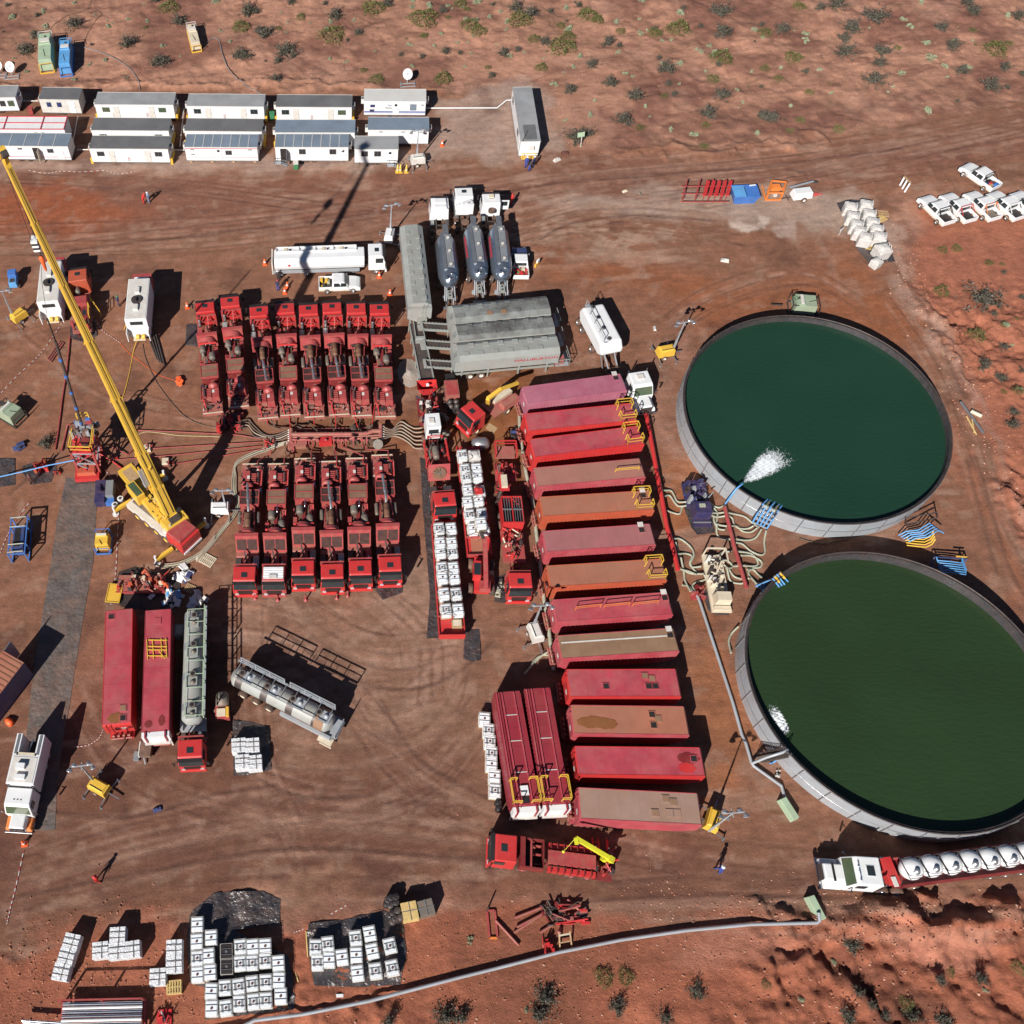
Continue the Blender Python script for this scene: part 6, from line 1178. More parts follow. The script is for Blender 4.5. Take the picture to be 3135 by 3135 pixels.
# ---------------------------------------------------------------- well platform
bc=w('e',760,1180,0);hdk=max(3.0,min(7.5,hsolve(('e',765,1335),('e',648,890))));A_,B_,C_,D_=[w('e',*p,hdk) for p in ((500,520),(905,470),(855,880),(425,870))]
t=thing('well_platform','red work platform with yellow rails standing over the well','platform',None,((A_.x+C_.x)/2,(A_.y+C_.y)/2,0));o0=Vector(t.location);q4=[v -o0 for v in (A_,B_,C_,D_)]
dk=MB();dk.add([*q4]+[v -Vector((0,0,.25)) for v in q4],[(0,1,2,3),(7,6,5,4),(0,4,5,1),(1,5,6,2),(2,6,7,3),(3,7,4,0)],'red');dko=dk.o('deck',t);rs=random.Random(8);r1=MB()
MB().rail([q4[1],q4[2],q4[3],q4[0]],1.1,'yellow',.05).rail([q4[1].lerp(q4[0],.2)+Vector((0,1.2,1.0)),q4[1].lerp(q4[0],.75)+Vector((0,1.2,1.0))],1.0,'yellow',.05).o('guard_rail',t)
lg=MB();cc=sum(q4,Vector())/4
for v in q4: g_=Vector((v.x*1.0,v.y*1.0,0));lg.bar(g_,v,.22,m='red_worn')
for i in range(4):
    a,b=q4[i],q4[(i+1) % 4]
    for z0,z1 in ((.2,hdk*.5),(hdk*.5,hdk-.2)): lg.bar((a.x,a.y,z0),(b.x,b.y,z1),.10,m='galv' if i==2 else 'red_worn').bar((b.x,b.y,z0),(a.x,a.y,z1),.10,m='red_worn').bar((a.x,a.y,z1),(b.x,b.y,z1),.12,m='galv')
lg.o('frame_tower',t);by=q4[2].y+1.1;bs=MB().b(-1.6,1.0,by-2.0,by+1.5,.05,.7,'red').b(-1.4,.7,by-1.6,by+.6,.7,1.1,'orange_red',t=.15).b(-1.7,1.1,by-2.2,by-2.0,0,.15,'dark_metal')
for k in range(14): x,y=rs.uniform(-1.5,.6),by+rs.uniform(-1.8,.8);bs.b(x,x+rs.uniform(.15,.5),y,y+rs.uniform(.15,.5),.7,rs.uniform(.9,1.6),rs.choice(['red','red_dark','dark_metal','orange_red']))
bs.o('base_skid',t)
eq=MB().cyl((.25,.2,hdk),(.25,.2,hdk+.25),.55,'dark_metal',18).cyl((.25,.2,hdk+.25),(.25,.2,hdk+.3),.45,'red_dark',18)
for k in range(30): x,y=rs.uniform(-1.4,1.4),rs.uniform(.7,2.4);s_=rs.uniform(.15,.6);eq.b(x,x+s_,y,y+s_*.6,hdk+rs.uniform(-1.2,0),hdk+rs.uniform(.3,1.2),rs.choice(['drum_grey','steel','dark_metal','blue','red_worn','galv','blue_deep','grime_shade']))
for k in range(7): x,y=rs.uniform(-1.3,1.0),rs.uniform(-1.6,.6);s_=rs.uniform(.15,.5);eq.b(x,x+s_,y,y+s_*.5,hdk,hdk+rs.uniform(.05,.35),rs.choice(['red_dark','red_dusty','orange_red','red','grime_shade']))
eq.o('wellhead_equipment',t)
lub_b=Vector((w('E',595,1240,hdk+1).x,w('E',595,1240,hdk+1).y,0));hl=min((k*.2 for k in range(20,200)),key=lambda h: (w('E',350,470,h).xy -lub_b.xy).length);t=thing('lubricator','tall thin dark lubricator tube with blue joints rising above the well','lubricator',None,lub_b)
lp=w('E',350,470,hl) -lub_b;m=MB().cyl((0,0,hdk),(lp.x*.9,lp.y*.9,hl*.85),.15,'dark_metal',10).cyl((lp.x*.9,lp.y*.9,hl*.85),(lp.x,lp.y,hl),.08,'black',8)
m.o('tube',t)
for k in (.05,.2,.35,.5,.65): MB().cyl(Vector((lp.x*k,lp.y*k,hdk+(hl-hdk)*k)),Vector((lp.x*(k+.02),lp.y*(k+.02),hdk+(hl-hdk)*(k+.02))),.20,'blue',10).o('joint',t)
MB().tube([(lp.x,lp.y,hl),(lp.x*.5+(hp.x-lub_b.x)*.5,lp.y*.5+(hp.y-lub_b.y)*.5,(hl+hz)*.5),(hp.x-lub_b.x,hp.y-lub_b.y,hz-1.2)],.02,'black',4).o('sling',t)
# ---------------------------------------------------------------- blender and chemical trucks in the middle
def clutter(t,name,x0,x1,y0,y1,z0,z1,n,mats,seed,base=None):
    rs=random.Random(seed);m=MB()
    if base: m.b(x0,x1,y0,y1,z0-.12,z0,base)
    for k in range(n):
        x,y=rs.uniform(x0,x1-.3),rs.uniform(y0,y1-.3);s1,s2,h=rs.uniform(.12,.5),rs.uniform(.1,.4),z0+rs.uniform(.2,z1-z0)
        if rs.random()<.45: m.b(x,x+s1,y,y+s2,z0,h,rs.choice(mats),t=.02)
        elif rs.random()<.6: m.cyl((x,y,h),(x+rs.uniform(-.9,.9),y+rs.uniform(-.7,.7),h+rs.uniform(-.2,.3)),rs.uniform(.04,.09),rs.choice(mats),7)
        else: m.cyl((x,y,z0),(x,y,h),rs.uniform(.08,.2),rs.choice(mats),9)
    return m.o(name,t)
t=thing('blender_truck','long red blender truck with white control cabin, left of the tote trailers','blender truck');fr,re_=w('K',268,345,.7),w('G',300,1225,1.6);aim(t,fr,re_);L=(fr-re_).length
cab(t,'red',L=2.0);chassis(t,-2,-L+.4,(-1.1,-3.1,-L*.55,-L*.55-1.3));MB().bar((-2.3,-1.15,2.7),(-2.3,1.15,2.7),.15,m='red_worn').bar((-2.3,-1.12,.9),(-2.3,-1.12,2.7),.11,m='red_worn').bar((-2.3,1.12,.9),(-2.3,1.12,2.7),.11,m='red_worn').o('headboard',t)
MB().b(-3.9,-2.6,.3,1.15,1.0,1.2,'cream').o('side_deck',t);MB().b(-3.9,-2.6,-1.15,-.4,.7,1.2,'dark_metal').o('tool_box',t)
r=MB();x0=-4.6;r.add([(x0,-1.15,1.2),(x0,1.15,1.2),(x0-1.0,1.15,2.8),(x0-1.0,-1.15,2.8),(x0-1.5,-1.15,1.2),(x0-1.5,1.15,1.2)],[(0,1,2,3),(3,2,5,4),(0,3,4),(1,5,2),(0,4,5,1)],'red_worn');ro=r.o('radiator',t);fn=MB().cyl((x0-.42,0,2.0),(x0-.36,0,2.04),.72,'drum_rust',20)
for k in range(6): a=PI*k/6;fn.bar((x0-.34+.37*math.sin(a)*-.6,math.cos(a)*.7,2.05+math.sin(a)*.6),(x0-.34+.37*math.sin(a)*.6,-math.cos(a)*.7,2.05-math.sin(a)*.6),.05,m='drum_grey')
fn.o('fan',ro)
for k in range(1): MB().lathe([(.001,-.8),(.3,-.75),(.36,-.55),(.36,.55),(.3,.75),(.001,.8)],(x0-2.9,-.1,2.2),'X','drum_grey',16).o('silencer',t);MB().tube([(x0-2.2,-.7,2.2),(x0-3.0,-.75,2.3),(x0-3.7,-.5,2.2)],.12,'drum_grey',8).o('exhaust_pipe',t)
clutter(t,'engine',x0-4.3,x0-1.6,-1.1,1.1,1.15,2.1,34,['red','red_worn','grime_shade','red_dark','dark_metal'],3,'red_worn');rr=MB().rail([(x0-4.5,-1.15,1.2),(x0-1.7,-1.2,1.2)],1.2,'red',.05).rail([(x0-4.5,1.15,1.2),(x0-1.7,1.2,1.2)],1.2,'red',.05).rail([(x0-4.6,-.8,2.4),(x0-4.6,.8,2.4)],.5,'red',.04);rr.o('frame_rail',t)
xc=x0-5.4;cbn=MB().b(xc-1.9,xc,-.8,.75,1.2,3.3,'white').b(xc-1.2,xc-.5,-.5,.1,3.3,3.45,'white_worn').o('control_cabin',t,bevel=.05);MB().b(xc,xc+.02,-.55,.5,2.2,2.9,'glass').o('window',cbn)
clutter(t,'mixing_unit',-L+1.0,xc-2.0,-1.2,1.2,1.0,2.3,60,['red','red_worn','chrome','dark_metal','red_dark','grime_shade','white_worn'],5,'red_dark')
hp_=MB().add([(-L-.3,-1.1,2.6),(-L-.3,1.1,2.6),(-L+1.0,1.1,2.6),(-L+1.0,-1.1,2.6),(-L+.1,-.4,1.2),(-L+.1,.4,1.2),(-L+.7,.4,1.2),(-L+.7,-.4,1.2)],[(0,1,5,4),(1,2,6,5),(2,3,7,6),(3,0,4,7),(4,5,6,7)],'red');hp_.b(-L+.3,-L+.6,-.1,.2,2.6,2.75,'white');hp_.o('hopper',t)
# gridded hopper truck
t=thing('hopper_truck','red truck with black gridded hopper, just left of the tank row','blender truck');fr,re_=w('K',812,945,.7),w('G',880,1655,2.2);aim(t,fr,re_);L=(fr-re_).length;cab(t,'red',L=2.0);chassis(t,-2,-L+.4,(-1.1,-L*.5,-L*.5-1.3,-L*.5-2.6))
MB().bar((-2.3,-1.15,2.7),(-2.3,1.15,2.7),.15,m='red_worn').bar((-2.3,-1.12,.9),(-2.3,-1.12,2.7),.11,m='red_worn').bar((-2.3,1.12,.9),(-2.3,1.12,2.7),.11,m='red_worn').o('headboard',t)
def frk(y): return -(w('K',800,y,1.8)-fr).length
x1_,x2_=frk(640),frk(400);clutter(t,'power_unit',x2_,x1_,-1.15,1.1,1.1,2.2,50,['red','red_worn','red','dark_metal','cream','red_dark','grime_shade'],7,'red_worn')
x3_=frk(215);hb_=MB().b(x3_,x2_,-1.05,-.98,1.1,2.9,'red').b(x3_,x2_,.98,1.05,1.1,2.9,'red').b(x3_-.07,x3_,-1.05,1.05,1.1,2.9,'red').b(x2_,x2_+.12,-1.05,1.05,1.1,2.9,'red').b(x3_,x2_,-.98,.98,1.2,1.3,'black')
xm=(x3_+x2_)/2;hb_.b(xm-.06,xm+.06,-.98,.98,2.8,2.92,'steel').b(x3_,x2_,-.05,.05,2.8,2.92,'red')
for k in range(9):
    if k != 4: hb_.b(x3_,x2_,-.98+k*.245-.02+.0,-.98+k*.245+.02,2.6,2.84,'steel')
hb_.o('hopper',t);x4_=frk(30);clutter(t,'pump_unit',x4_,x3_-.1,-1.1,.2,1.1,2.4,26,['red','drum_grey','dark_metal','red_worn'],9,'red_dark');MB().b(x4_,x3_-1.0,-1.0,.0,2.4,2.5,'red').b(x4_+.3,x3_-1.3,-.8,-.2,2.5,2.8,'cream').o('top_box',t)
clutter(t,'mixing_tub',frk(-100),x4_,-1.1,1.1,1.1,2.2,24,['red','red_worn','drum_grey','red_dark'],11,'red_worn');pf=MB().b(-L,frk(-100),-1.0,1.0,2.0,2.1,'red_dusty').rail([(frk(-100),-1.1,2.1),(-L,-1.1,2.1),(-L,1.1,2.1),(frk(-100),1.1,2.1)],1.0,'red',.05);pf.o('platform',t)
# tote trailers
def tote_trailer(label,fr,re_,W=2.45):
    t=thing('flatbed_trailer',label,'trailer','red flatbed trailers carrying totes');aim(t,fr,re_);L=(fr-re_).length;m=MB().b(-L,0,-W/2,W/2,1.0,1.15,'red')
    for s in (-1,1): m.b(-L,0,s*W/2-.05,s*W/2+.05,1.0,1.4,'red')
    k=0
    while k*2.05<L: m.b(-k*2.05-.06,-k*2.05,-W/2,W/2,1.15,1.6,'red_worn');k+=1
    m.o('deck',t);MB().b(-L+.3,-.3,-.5,.5,.7,1.0,'red_dark').o('frame',t)
    for x in (-L*.3,-L*.3-1.3,-L*.3-2.6):
        for s in (-1,1): wheel(t,x,s*1.0,.48,.35,'red_worn')
    hs=MB();rs=random.Random(int(L*10))
    for q in range(5): x=-1-q*L/5.5;hs.tube(smooth_path([(x,-.3,2.35),(x-.5,.2,2.5),(x-.9,-.6,2.4),(x-1.0,-W/2-.05,1.6)],4),.03,'hose_dark',5)
    hs.o('suction_hoses',t);return t
t=tote_trailer('left red tote trailer, its open bin at the south end',w('K',322,1218,.9),w('K',262,372,1.4));MB().b(.0,.06,-1.2,1.2,.9,1.9,'red').o('tailboard',t);MB().b(-1.7,-.9,.05,1.0,1.16,1.6,'wood').b(-1.6,-1.0,.15,.9,1.6,1.62,'cream').o('wooden_box',t)
for j,(y,xl,xr) in enumerate([(398,230,318),(505,237,322),(575,240,327),(690,250,335),(762,254,342),(882,266,355),(1000,280,370)]):
    for i,x in enumerate((xl,xr)): tote('d' if (i+j) % 3==0 else 'w',w('K',x,y,2.27),.02,1.17,f"{'left' if i == 0 else 'right'} tote in {ordn[j]} row from top on left red trailer",'totes riding on the left red trailer')
t=tote_trailer('middle red tote trailer with an empty orange-stained bin at its south',w('K',528,610,1.2),w('G',610,1650,1.4));MB().b(-2.2,-.1,-.75,.75,1.16,1.2,'orange_brown').o('bin_floor',t)
rows=[('G',570,1715,'d'),('G',590,1820,'d'),('G',675,1815,'w'),('G',600,1882,'d'),('G',680,1872,'w'),('K',440,115,'w'),('K',530,125,'d'),('K',440,205,'w'),('K',520,190,'w'),('K',455,300,'d'),('K',545,290,'w'),('K',480,400,'w'),('K',562,400,'w')]
for j,(z,x,y,k) in enumerate(rows): tote(k,w(z,x,y,2.27),.03,1.17,f"{['north left','second row left','second row right','third row left','third row right','fourth row left','red-spattered fourth row','fifth row left','fifth row right','sixth row left','sixth row right','last row left','last row right'][j]} tote on middle trailer",'totes riding on the middle red trailer')
bag(w('G',660,1710,2.4),0,'white bag standing among totes at the north end of middle trailer',1.15,1.17)
tag(MB().sph((0,0,0),.35,'red',10,.5).b(-.3,.5,-.6,.1,-.1,.1,'red').o('red_cloth',loc=w('K',510,115,2.5)),'crumpled red cover draped over a tote on middle trailer','cover')
# telehandler holding a tote
t=thing('telehandler','red telehandler with raised arm reaching over the middle trailer','telehandler');aim(t,w('K',540,640,.8),w('K',540,865,.8));MB().b(-3.7,.1,-.75,.75,.6,1.3,'red').b(-3.8,-2.6,-.9,.3,1.2,1.7,'red_worn',t=.1).o('body',t,bevel=.05);
cbx=MB().b(-2.6,-.9,.15,.95,1.3,2.4,'red',t=.04).o('cab',t);MB().b(-2.5,-1.2,.22,.88,2.4,2.42,'glass').o('roof_window',cbx)
for x in (-.4,-3.1):
    for s in (-1,1): wheel(t,x,s*1.05,.6,.45,'cream')
tw=w('K',540,355,3.6);tM=(Matrix.Translation(t.location) @ Matrix.Rotation(t.rotation_euler[2],4,'Z')).inverted();e_=tM @ tw;MB().bar((-3.6,-.35,1.7),(e_.x*.45,-.35*.6+e_.y*.3,2.9),.42,.42,'red_worn').o('arm',t);MB().bar((e_.x*.4,-.3*.6+e_.y*.3,2.85),(e_.x-.5,e_.y,2.6),.28,m='dark_metal').b(e_.x-.6,e_.x-.5,e_.y-.5,e_.y+.5,2.4,3.0,'drum_grey').b(e_.x-.5,e_.x+.5,e_.y-.4,e_.y-.28,2.36,2.44,'steel').b(e_.x-.5,e_.x+.5,e_.y+.28,e_.y+.4,2.36,2.44,'steel').o('forks',t)
tote('w',tw,.02,2.46,'white tote lifted high on the forks of the red telehandler',None);
t=thing('forklift_attachment_stand','orange and cream stand beside the telehandler front wheel','stand',None,w('K',600,760));MB().b(-.4,.4,-1.2,-.2,0,.8,'orange_red',t=.15).b(-.4,.5,-.1,.9,0,.6,'cream',t=.1).o('stand_body',t)
# small crane truck by the blender
t=thing('crane_truck','red-cab truck with yellow folding crane, parked askew by the magenta tank','truck');aim(t,w('b',425,440,.8),w('b',850,150,1.2));L=(w('b',425,440,.8)-w('b',850,150,1.2)).length;cab(t,'red',L=2.1);chassis(t,-2,-L,(-1.1,-5.6),rim='cream');MB().b(-L,-3.6,-1.15,1.15,1.0,1.12,'red_dusty').b(-L,-5.0,.2,1.1,1.12,1.7,'red_dusty',t=.08).b(-L,-4.8,-1.1,-.2,1.12,1.5,'cream').o('bed',t)
M2=(Matrix.Translation(t.location) @ Matrix.Rotation(t.rotation_euler[2],4,'Z')).inverted();ps=[M2 @ w('b',*p,h) for p,h in [((640,235),1.4),((640,190),3.4),((750,110),3.9),((890,60),3.5)]]
MB().bar(ps[0],ps[1],.42,m='yellow').o('crane_post',t);MB().bar(ps[1],ps[2],.38,m='yellow').bar(ps[2],ps[3],.30,m='yellow').cyl(ps[1],ps[2]+Vector((0,0,-.4)),.1,'yellow',8).o('crane_arm',t)
t=thing('small_pump_unit','small red roofed unit with dark twin drums behind, near the belt','pump unit');aim(t,w('b',345,175,1.6),w('b',325,30,1.6));MB().b(-2.2,0,-.75,.75,.8,1.8,'red_dusty').b(-2.1,-.1,-.65,.65,1.8,1.84,'red_worn').o('housing',t);f=MB()
for x,y in ((.5,-.35),(.5,.35),(1.1,-.3),(1.1,.35)): f.sph((x,y,1.3),.36,'dark_metal',10)
f.b(.1,1.6,-.7,.7,.6,.95,'dark_metal');f.o('air_cylinders',t)
for x in (-.5,-1.7):
    for s in (-1,1): wheel(t,x,s*.8,.4,.25,'red_worn')
MB().b(-3.6,-2.4,-.5,.6,.3,1.2,'black').o('tool_box',t)
for i,(x,y,r_) in enumerate([(250,320,.22),(275,340,.2),(290,370,.22),(270,470,.24),(300,495,.2),(285,540,.18),(310,470,.2)]):
    o=MB().cyl((0,0,0),(0,0,1.4+.2*(i%3)),r_*.5,'dark_metal',8).lathe([(.001,1.5+.2*(i%3)),(r_*1.2,1.4+.2*(i%3)),(r_*1.2,1.25+.2*(i%3)),(r_*.4,1.2)],(0,0,0),'Z','drum_grey',12).o('exhaust_cap');tag(o,'grey capped stub in the cluster right of the white control cabin','valve stub','grey capped stubs by the control cabin');place(o,w('b',x,y,1.4),0)
t=thing('round_vessel','rounded silver-grey vessel on its side north of the middle totes','vessel');aim(t,w('b',500,555,1),w('b',620,560,1));MB().lathe([(.001,.0),(.5,-.1),(.75,-.6),(.75,-1.5),(.4,-1.9),(.001,-2.0)],(0,0,.8),'X','steel',18).o('shell',t);MB().b(-1.6,-.4,-.5,.5,0,.3,'dark_metal').o('cradle',t)
sheet('cardboard sheets and boards lying by the crane truck','b',[(615,440),(650,395),(720,440),(680,490)],'cardboard',lift=.06,amp=0,name='cardboard_sheet',group='boards and sheets by the crane truck',seed=31);sheet('large brown board under the crane truck area','b',[(540,470),(600,350),(760,400),(765,500),(690,530)],'mud',lift=.02,amp=0,name='board',group='boards and sheets by the crane truck',seed=32)
# ---------------------------------------------------------------- acid trucks lower left
def acid(label,fr,re_,truck,group='grey chemical tank trailers'):
    t=thing('chemical_tanker',label,'tanker',group);aim(t,fr,re_);L=(fr-re_).length;x0=-3.7 if truck else 0;zc=2.05;r=1.0
    if truck: cab(t,'red',L=2.05);chassis(t,-2,-L+.3,(-1.1,-3.3,-L+2.2,-L+3.5,-L+4.8));MB().bar((-2.4,-1.15,2.7),(-2.4,1.15,2.7),.16,m='red_worn').bar((-2.4,-1.12,.9),(-2.4,-1.12,2.7),.11,m='red_worn').bar((-2.4,1.12,.9),(-2.4,1.12,2.7),.11,m='red_worn').cyl((-2.7,.8,.9),(-2.7,.8,2.7),.16,'steel',8).o('headboard',t)
    else: chassis(t,-.5,-L+.3,(-L+1.8,-L+3.2,-L+4.6),m='cream',rim='cream')
    e0=-L+(.6 if truck else .3);m=MB().lathe([(.001,x0),(.6,x0-.12),(r-.05,x0-.45),(r,x0-.6),(r,e0+.6),(r-.05,e0+.45),(.6,e0+.1),(.001,e0)],(0,0,zc),'X','green_grey_side',24);bo=m.o('barrel',t)
    n=4
    for k in range(n):
        x=x0-1.5-k*(x0-e0-2.6)/(n-1)+.0;MB().lathe([(r+.015,x-.35),(r+.015,x+.35)],(0,0,zc),'X','walk_grey' if truck else 'dark_metal',24).o('band',bo);MB().cyl((x,.1,zc+r-.05),(x,.1,zc+r+.22),.30,'drum_grey',14).cyl((x,.1,zc+r+.22),(x,.1,zc+r+.24),.2,'black',12).o('manhole',bo)
        MB().sph((x+.75,.1,zc+r-.0),.26,'drum_grey' if truck else 'galv',10).o('dome',bo)
        MB().b(x+.2,x+1.2,-.5,.5,zc+r-.12,zc+r+.03,'green_grey' if truck else 'galv').o('spill_tray',bo)
    fr_=MB()
    for x in [x0-.5-k*(x0-e0-1)/8 for k in range(9)]: fr_.bar((x,-r*.55,zc+r+.2),(x,r+.15,zc+r+.2),.05,m='green_pale' if truck else 'walk_grey')
    fr_.bar((x0-.5,-r*.55,zc+r+.2),(e0+.5,-r*.55,zc+r+.2),.06,m='green_pale' if truck else 'walk_grey');fr_.o('top_frame',t);s=1
    for xa,xb in ((x0-.4,(x0+e0)/2+.3),((x0+e0)/2-.3,e0+.4)): MB().rail([(xa,s*(r+.15),zc+r*.75),(xb,s*(r+.15),zc+r*.75)],1.05,'green_pale' if truck else 'galv',.045).o('guard_rail',t)
    MB().b(e0,x0-.4,s*(r+.2)-.14,s*(r+.2)+.05,zc+r*.7,zc+r*.75,'galv').o('catwalk',t)
    MB().b(x0-.9,x0+.3,-1.15,1.15,.95,1.1,'galv').b(x0-5,x0+.2,-1.2,-.95,.9,1.5,'galv').o('side_lockers',t)
    return t
t=acid('red-cab truck with long grey-green multi-dome chemical tank',w('I',1430,1922,.7),w('I',1440,690,2.5),True)
t=acid('grey tank trailer parked at an angle, brown streaks at one end',w('U',1500,770,2.0),w('U',735,375,2.2),False);MB().lathe([(1.02,-1.6),(1.02,-.7)],(0,0,2.05),'X','rust_brown',24).o('rust_streak',t);MB().b(-.9,.5,-1.6,-.9,.8,.9,'cream').b(-.6,.6,-1.75,-1.65,.7,.8,'cream').b(-.1,.7,-.9,.9,1.2,1.3,'galv').rail([(.6,-.9,1.3),(.6,.9,1.3)],.8,'galv').o('end_platform',t)
t=thing('mini_pump','small red trailer pump with grey tank, between the two chemical tankers','pump unit');aim(t,w('U',680,730,.9),w('U',680,540,.9));MB().lathe([(.001,-2.6),(.5,-2.5),(.62,-2.2),(.62,-1.2),(.001,-1.15)],(0,0,1.1),'X','drum_grey',16).cyl((-1.9,.1,1.65),(-1.9,.1,1.85),.22,'black',10).o('tank',t);MB().b(-1.2,0,-.65,.65,.5,1.2,'red_worn').b(-.9,-.2,-.5,.3,1.2,1.4,'cream').b(-1.0,-.1,.35,.62,1.2,1.5,'yellow').o('engine_box',t)
for s in (-1,1): wheel(t,-1.2,s*.75,.38,.2,'red_worn')
# ---------------------------------------------------------------- crane truck with lime boom at the bottom
t=thing('acid_pump_truck','bright red truck with lime yellow folded crane at the bottom','truck');fr,re_=w('j',450,1000,.8),w('O',1010,1575,1.2);aim(t,fr,re_);L=(fr-re_).length;cab(t,'red',L=2.15);chassis(t,-2,-L+.2,(-1.15,-2.9,-7.0,-8.3))
m=MB().b(-2.9,-2.5,-1.2,1.2,1.0,2.7,'red_dark').b(-4.4,-2.9,-1.2,-1.1,1.0,2.4,'red_dark').b(-4.4,-2.9,1.1,1.2,1.0,2.4,'red_dark').b(-4.5,-4.4,-1.2,1.2,1.0,2.4,'red_dark').b(-4.4,-2.9,-1.1,1.1,1.0,1.1,'black');m.bar((-3.4,-1.1,2.5),(-3.4,1.1,2.5),.14,m='red_worn').o('open_bay',t)
for s in (-.8,-.1,.7): MB().b(-4.3,-3.7,s,s+.12,1.1,1.9,'red_worn').o('divider',t)
m=MB().b(-L+1.6,-4.9,-.55,.55,1.0,1.9,'red_worn').b(-L+1.6,-4.9,.75,1.15,1.0,1.7,'red').b(-L+1.6,-4.9,-1.2,-.75,.8,1.5,'red')
for k in range(8): x=-5.2-k*.55;m.b(x,x+.08,-1.22,-.7,.8,1.75,'red_dark').b(x,x+.08,.7,1.2,1.0,1.9,'red_dark')
m.o('tank_body',t);clutter(t,'pump_gear',-L+.1,-L+1.8,-1.25,1.2,.9,2.0,26,['red','red_worn','red_dark','dark_metal','magenta'],21,'red_dark')
for k in range(3): wheel(t,-6.2-k*1.1,-1.2,.40,.2,'white')
M3=(Matrix.Translation(t.location) @ Matrix.Rotation(t.rotation_euler[2],4,'Z')).inverted();q1,q2,q3=[M3 @ w('O',*p,h) for p,h in [((975,1510),2.3),((730,1365),3.3),((640,1465),2.4)]]
MB().bar(q1,q2,.34,m='yellow_lime').bar(q1+Vector((-.3,.1,0)),q1+Vector((.3,-.1,-.9)),.5,m='yellow_lime').bar(q2,q2+Vector((-.1,.5,0)),.3,m='yellow_lime').o('crane_arm',t);MB().tube([q2,q3],.02,'yellow_lime',4).sph(q3,.14,'yellow_lime',8).o('hook_line',t)
MB().bar((-L+1.2,-1.2,1.4),(-L+1.0,-2.4,.1),.1,m='red').bar((-L+1.7,-1.2,1.4),(-L+1.5,-2.4,.1),.1,m='red').bar((-L+1.15,-1.5,1.0),(-L+1.6,-1.5,1.0),.1,m='red').bar((-L+1.1,-2.0,.5),(-L+1.55,-2.0,.5),.1,m='red').bar((-L+.5,-1.2,1.3),(-L+.3,-2.3,.3),.16,m='red').o('ladder',t)
MB().bar((-L+2.8,-1.3,1.0),(-L+2.6,-1.9,.6),.5,.2,m='magenta').o('hopper_chute',t)
# ---------------------------------------------------------------- white truck with pods, bottom right
t=thing('pod_truck','silver-white bonneted truck pulling a red trailer, bottom right','truck');f1,r1=w('k',430,655,1.2),w('k',1130,690,1.6);aim(t,f1,r1);bonnet_cab(t,'white',W=2.5);chassis(t,-.3,-6.6,(-.9,-5.0,-6.2),rim='chrome',m='dark_metal')
MB().b(-3.6,-3.0,-.38,.38,2.9,2.96,'glass').b(-3.68,-2.92,-.46,.46,2.88,2.92,'white').o('roof_hatch',t);MB().b(-.95,-.75,-.75,.75,1.72,1.78,'black').o('bonnet_vent',t,bevel=.02)
o_t=text('Mercedes Benz',.26,'blue_deep',t,(-2.42,0,2.93),(0,0,-PI/2),sx=1.0)
f2,r2=w('k',1120,690,1.6),w('Q',1932,690,1.6);rdir=(r2-f2).normalized();t=thing('pod_trailer','red trailer carrying a row of white spherical pods, bottom right','trailer');aim(t,f2,f2+rdir*13);MB().b(-13,-1.0,-1.1,1.1,1.0,1.3,'red_dark').b(-13,-1.6,-1.15,-1.0,.9,1.7,'red_worn').b(-13,-1.6,1.0,1.15,.9,1.7,'red_dark').o('chassis_deck',t)
MB().b(-1.3,-.4,-1.25,.9,1.3,2.1,'red').b(-1.0,-.6,.3,1.1,2.1,2.2,'white_worn').o('front_cover',t,bevel=.05)
for k in range(7):
    x=-2.45-k*1.62;po=MB().lathe([(.001,-.80),(.35,-.76),(.72,-.5),(.88,-.1),(.90,.1),(.86,.5),(.62,.83),(.3,.96),(.001,.98)],(x,-.1,2.1),'Z','white',22).o('pod',t);MB().lathe([(.001,1.14),(.20,1.12),(.22,.92),(.32,.88),(.34,.8)],(x+.05,.22,2.1),'Z','steel',14).o('lid',po)
    MB().bar((x+.78,-1.0,2.6),(x+.78,.8,2.95),.05,m='dark_metal').bar((x-.78,-1.0,2.6),(x-.78,.8,2.95),.05,m='dark_metal').bar((x+.78,-.85,2.75),(x-.78,-.85,2.75),.05,m='dark_metal').bar((x+.78,.75,2.95),(x-.78,.75,2.95),.05,m='dark_metal').o('cage_bars',t)
for x in (-9.5,-10.8,-12.1,-3):
    for s in (-1,1): wheel(t,x,s*1.05,.5,.35,'steel')
# ---------------------------------------------------------------- bottom left white truck, top right white tractor
t=thing('service_truck','white box truck with orange fenders at lower left, open rear bay','truck');aim(t,w('M',135,510,.9),w('I',225,1690,3.2));bonnet_cab(t,'white','orange',2.5);L=10.0;t.scale=(.8,1,1);chassis(t,-.3,-L,(-.95,-L+1.3,-L+2.6),rim='steel',m='dark_metal')
m=MB().b(-7.6,-4.4,-1.25,1.25,.95,3.3,'white');m.o('box',t,bevel=.04);MB().b(-7.4,-4.6,-1.1,1.1,3.3,3.34,'white_worn').b(-6.6,-6.0,-.6,.2,3.34,3.7,'white').b(-5.4,-4.9,-.5,.4,3.34,3.6,'white').o('roof_boxes',t)
m=MB().b(-L,-7.6,-1.25,-.75,.95,3.3,'white').b(-L,-7.6,.75,1.25,.95,3.3,'white').b(-L,-7.6,-.75,.75,.95,1.1,'black').b(-7.9,-7.6,-.9,.9,3.1,3.3,'cream').bar((-L+.2,0,2.4),(-7.6,0,3.0),.12,m='steel');m.o('winch_bay',t)
for s in (-1,1): MB().b(-L+.1,-7.7,s*1.0-.12,s*1.0+.12,3.3,3.34,'steel').o('roof_strip',t)
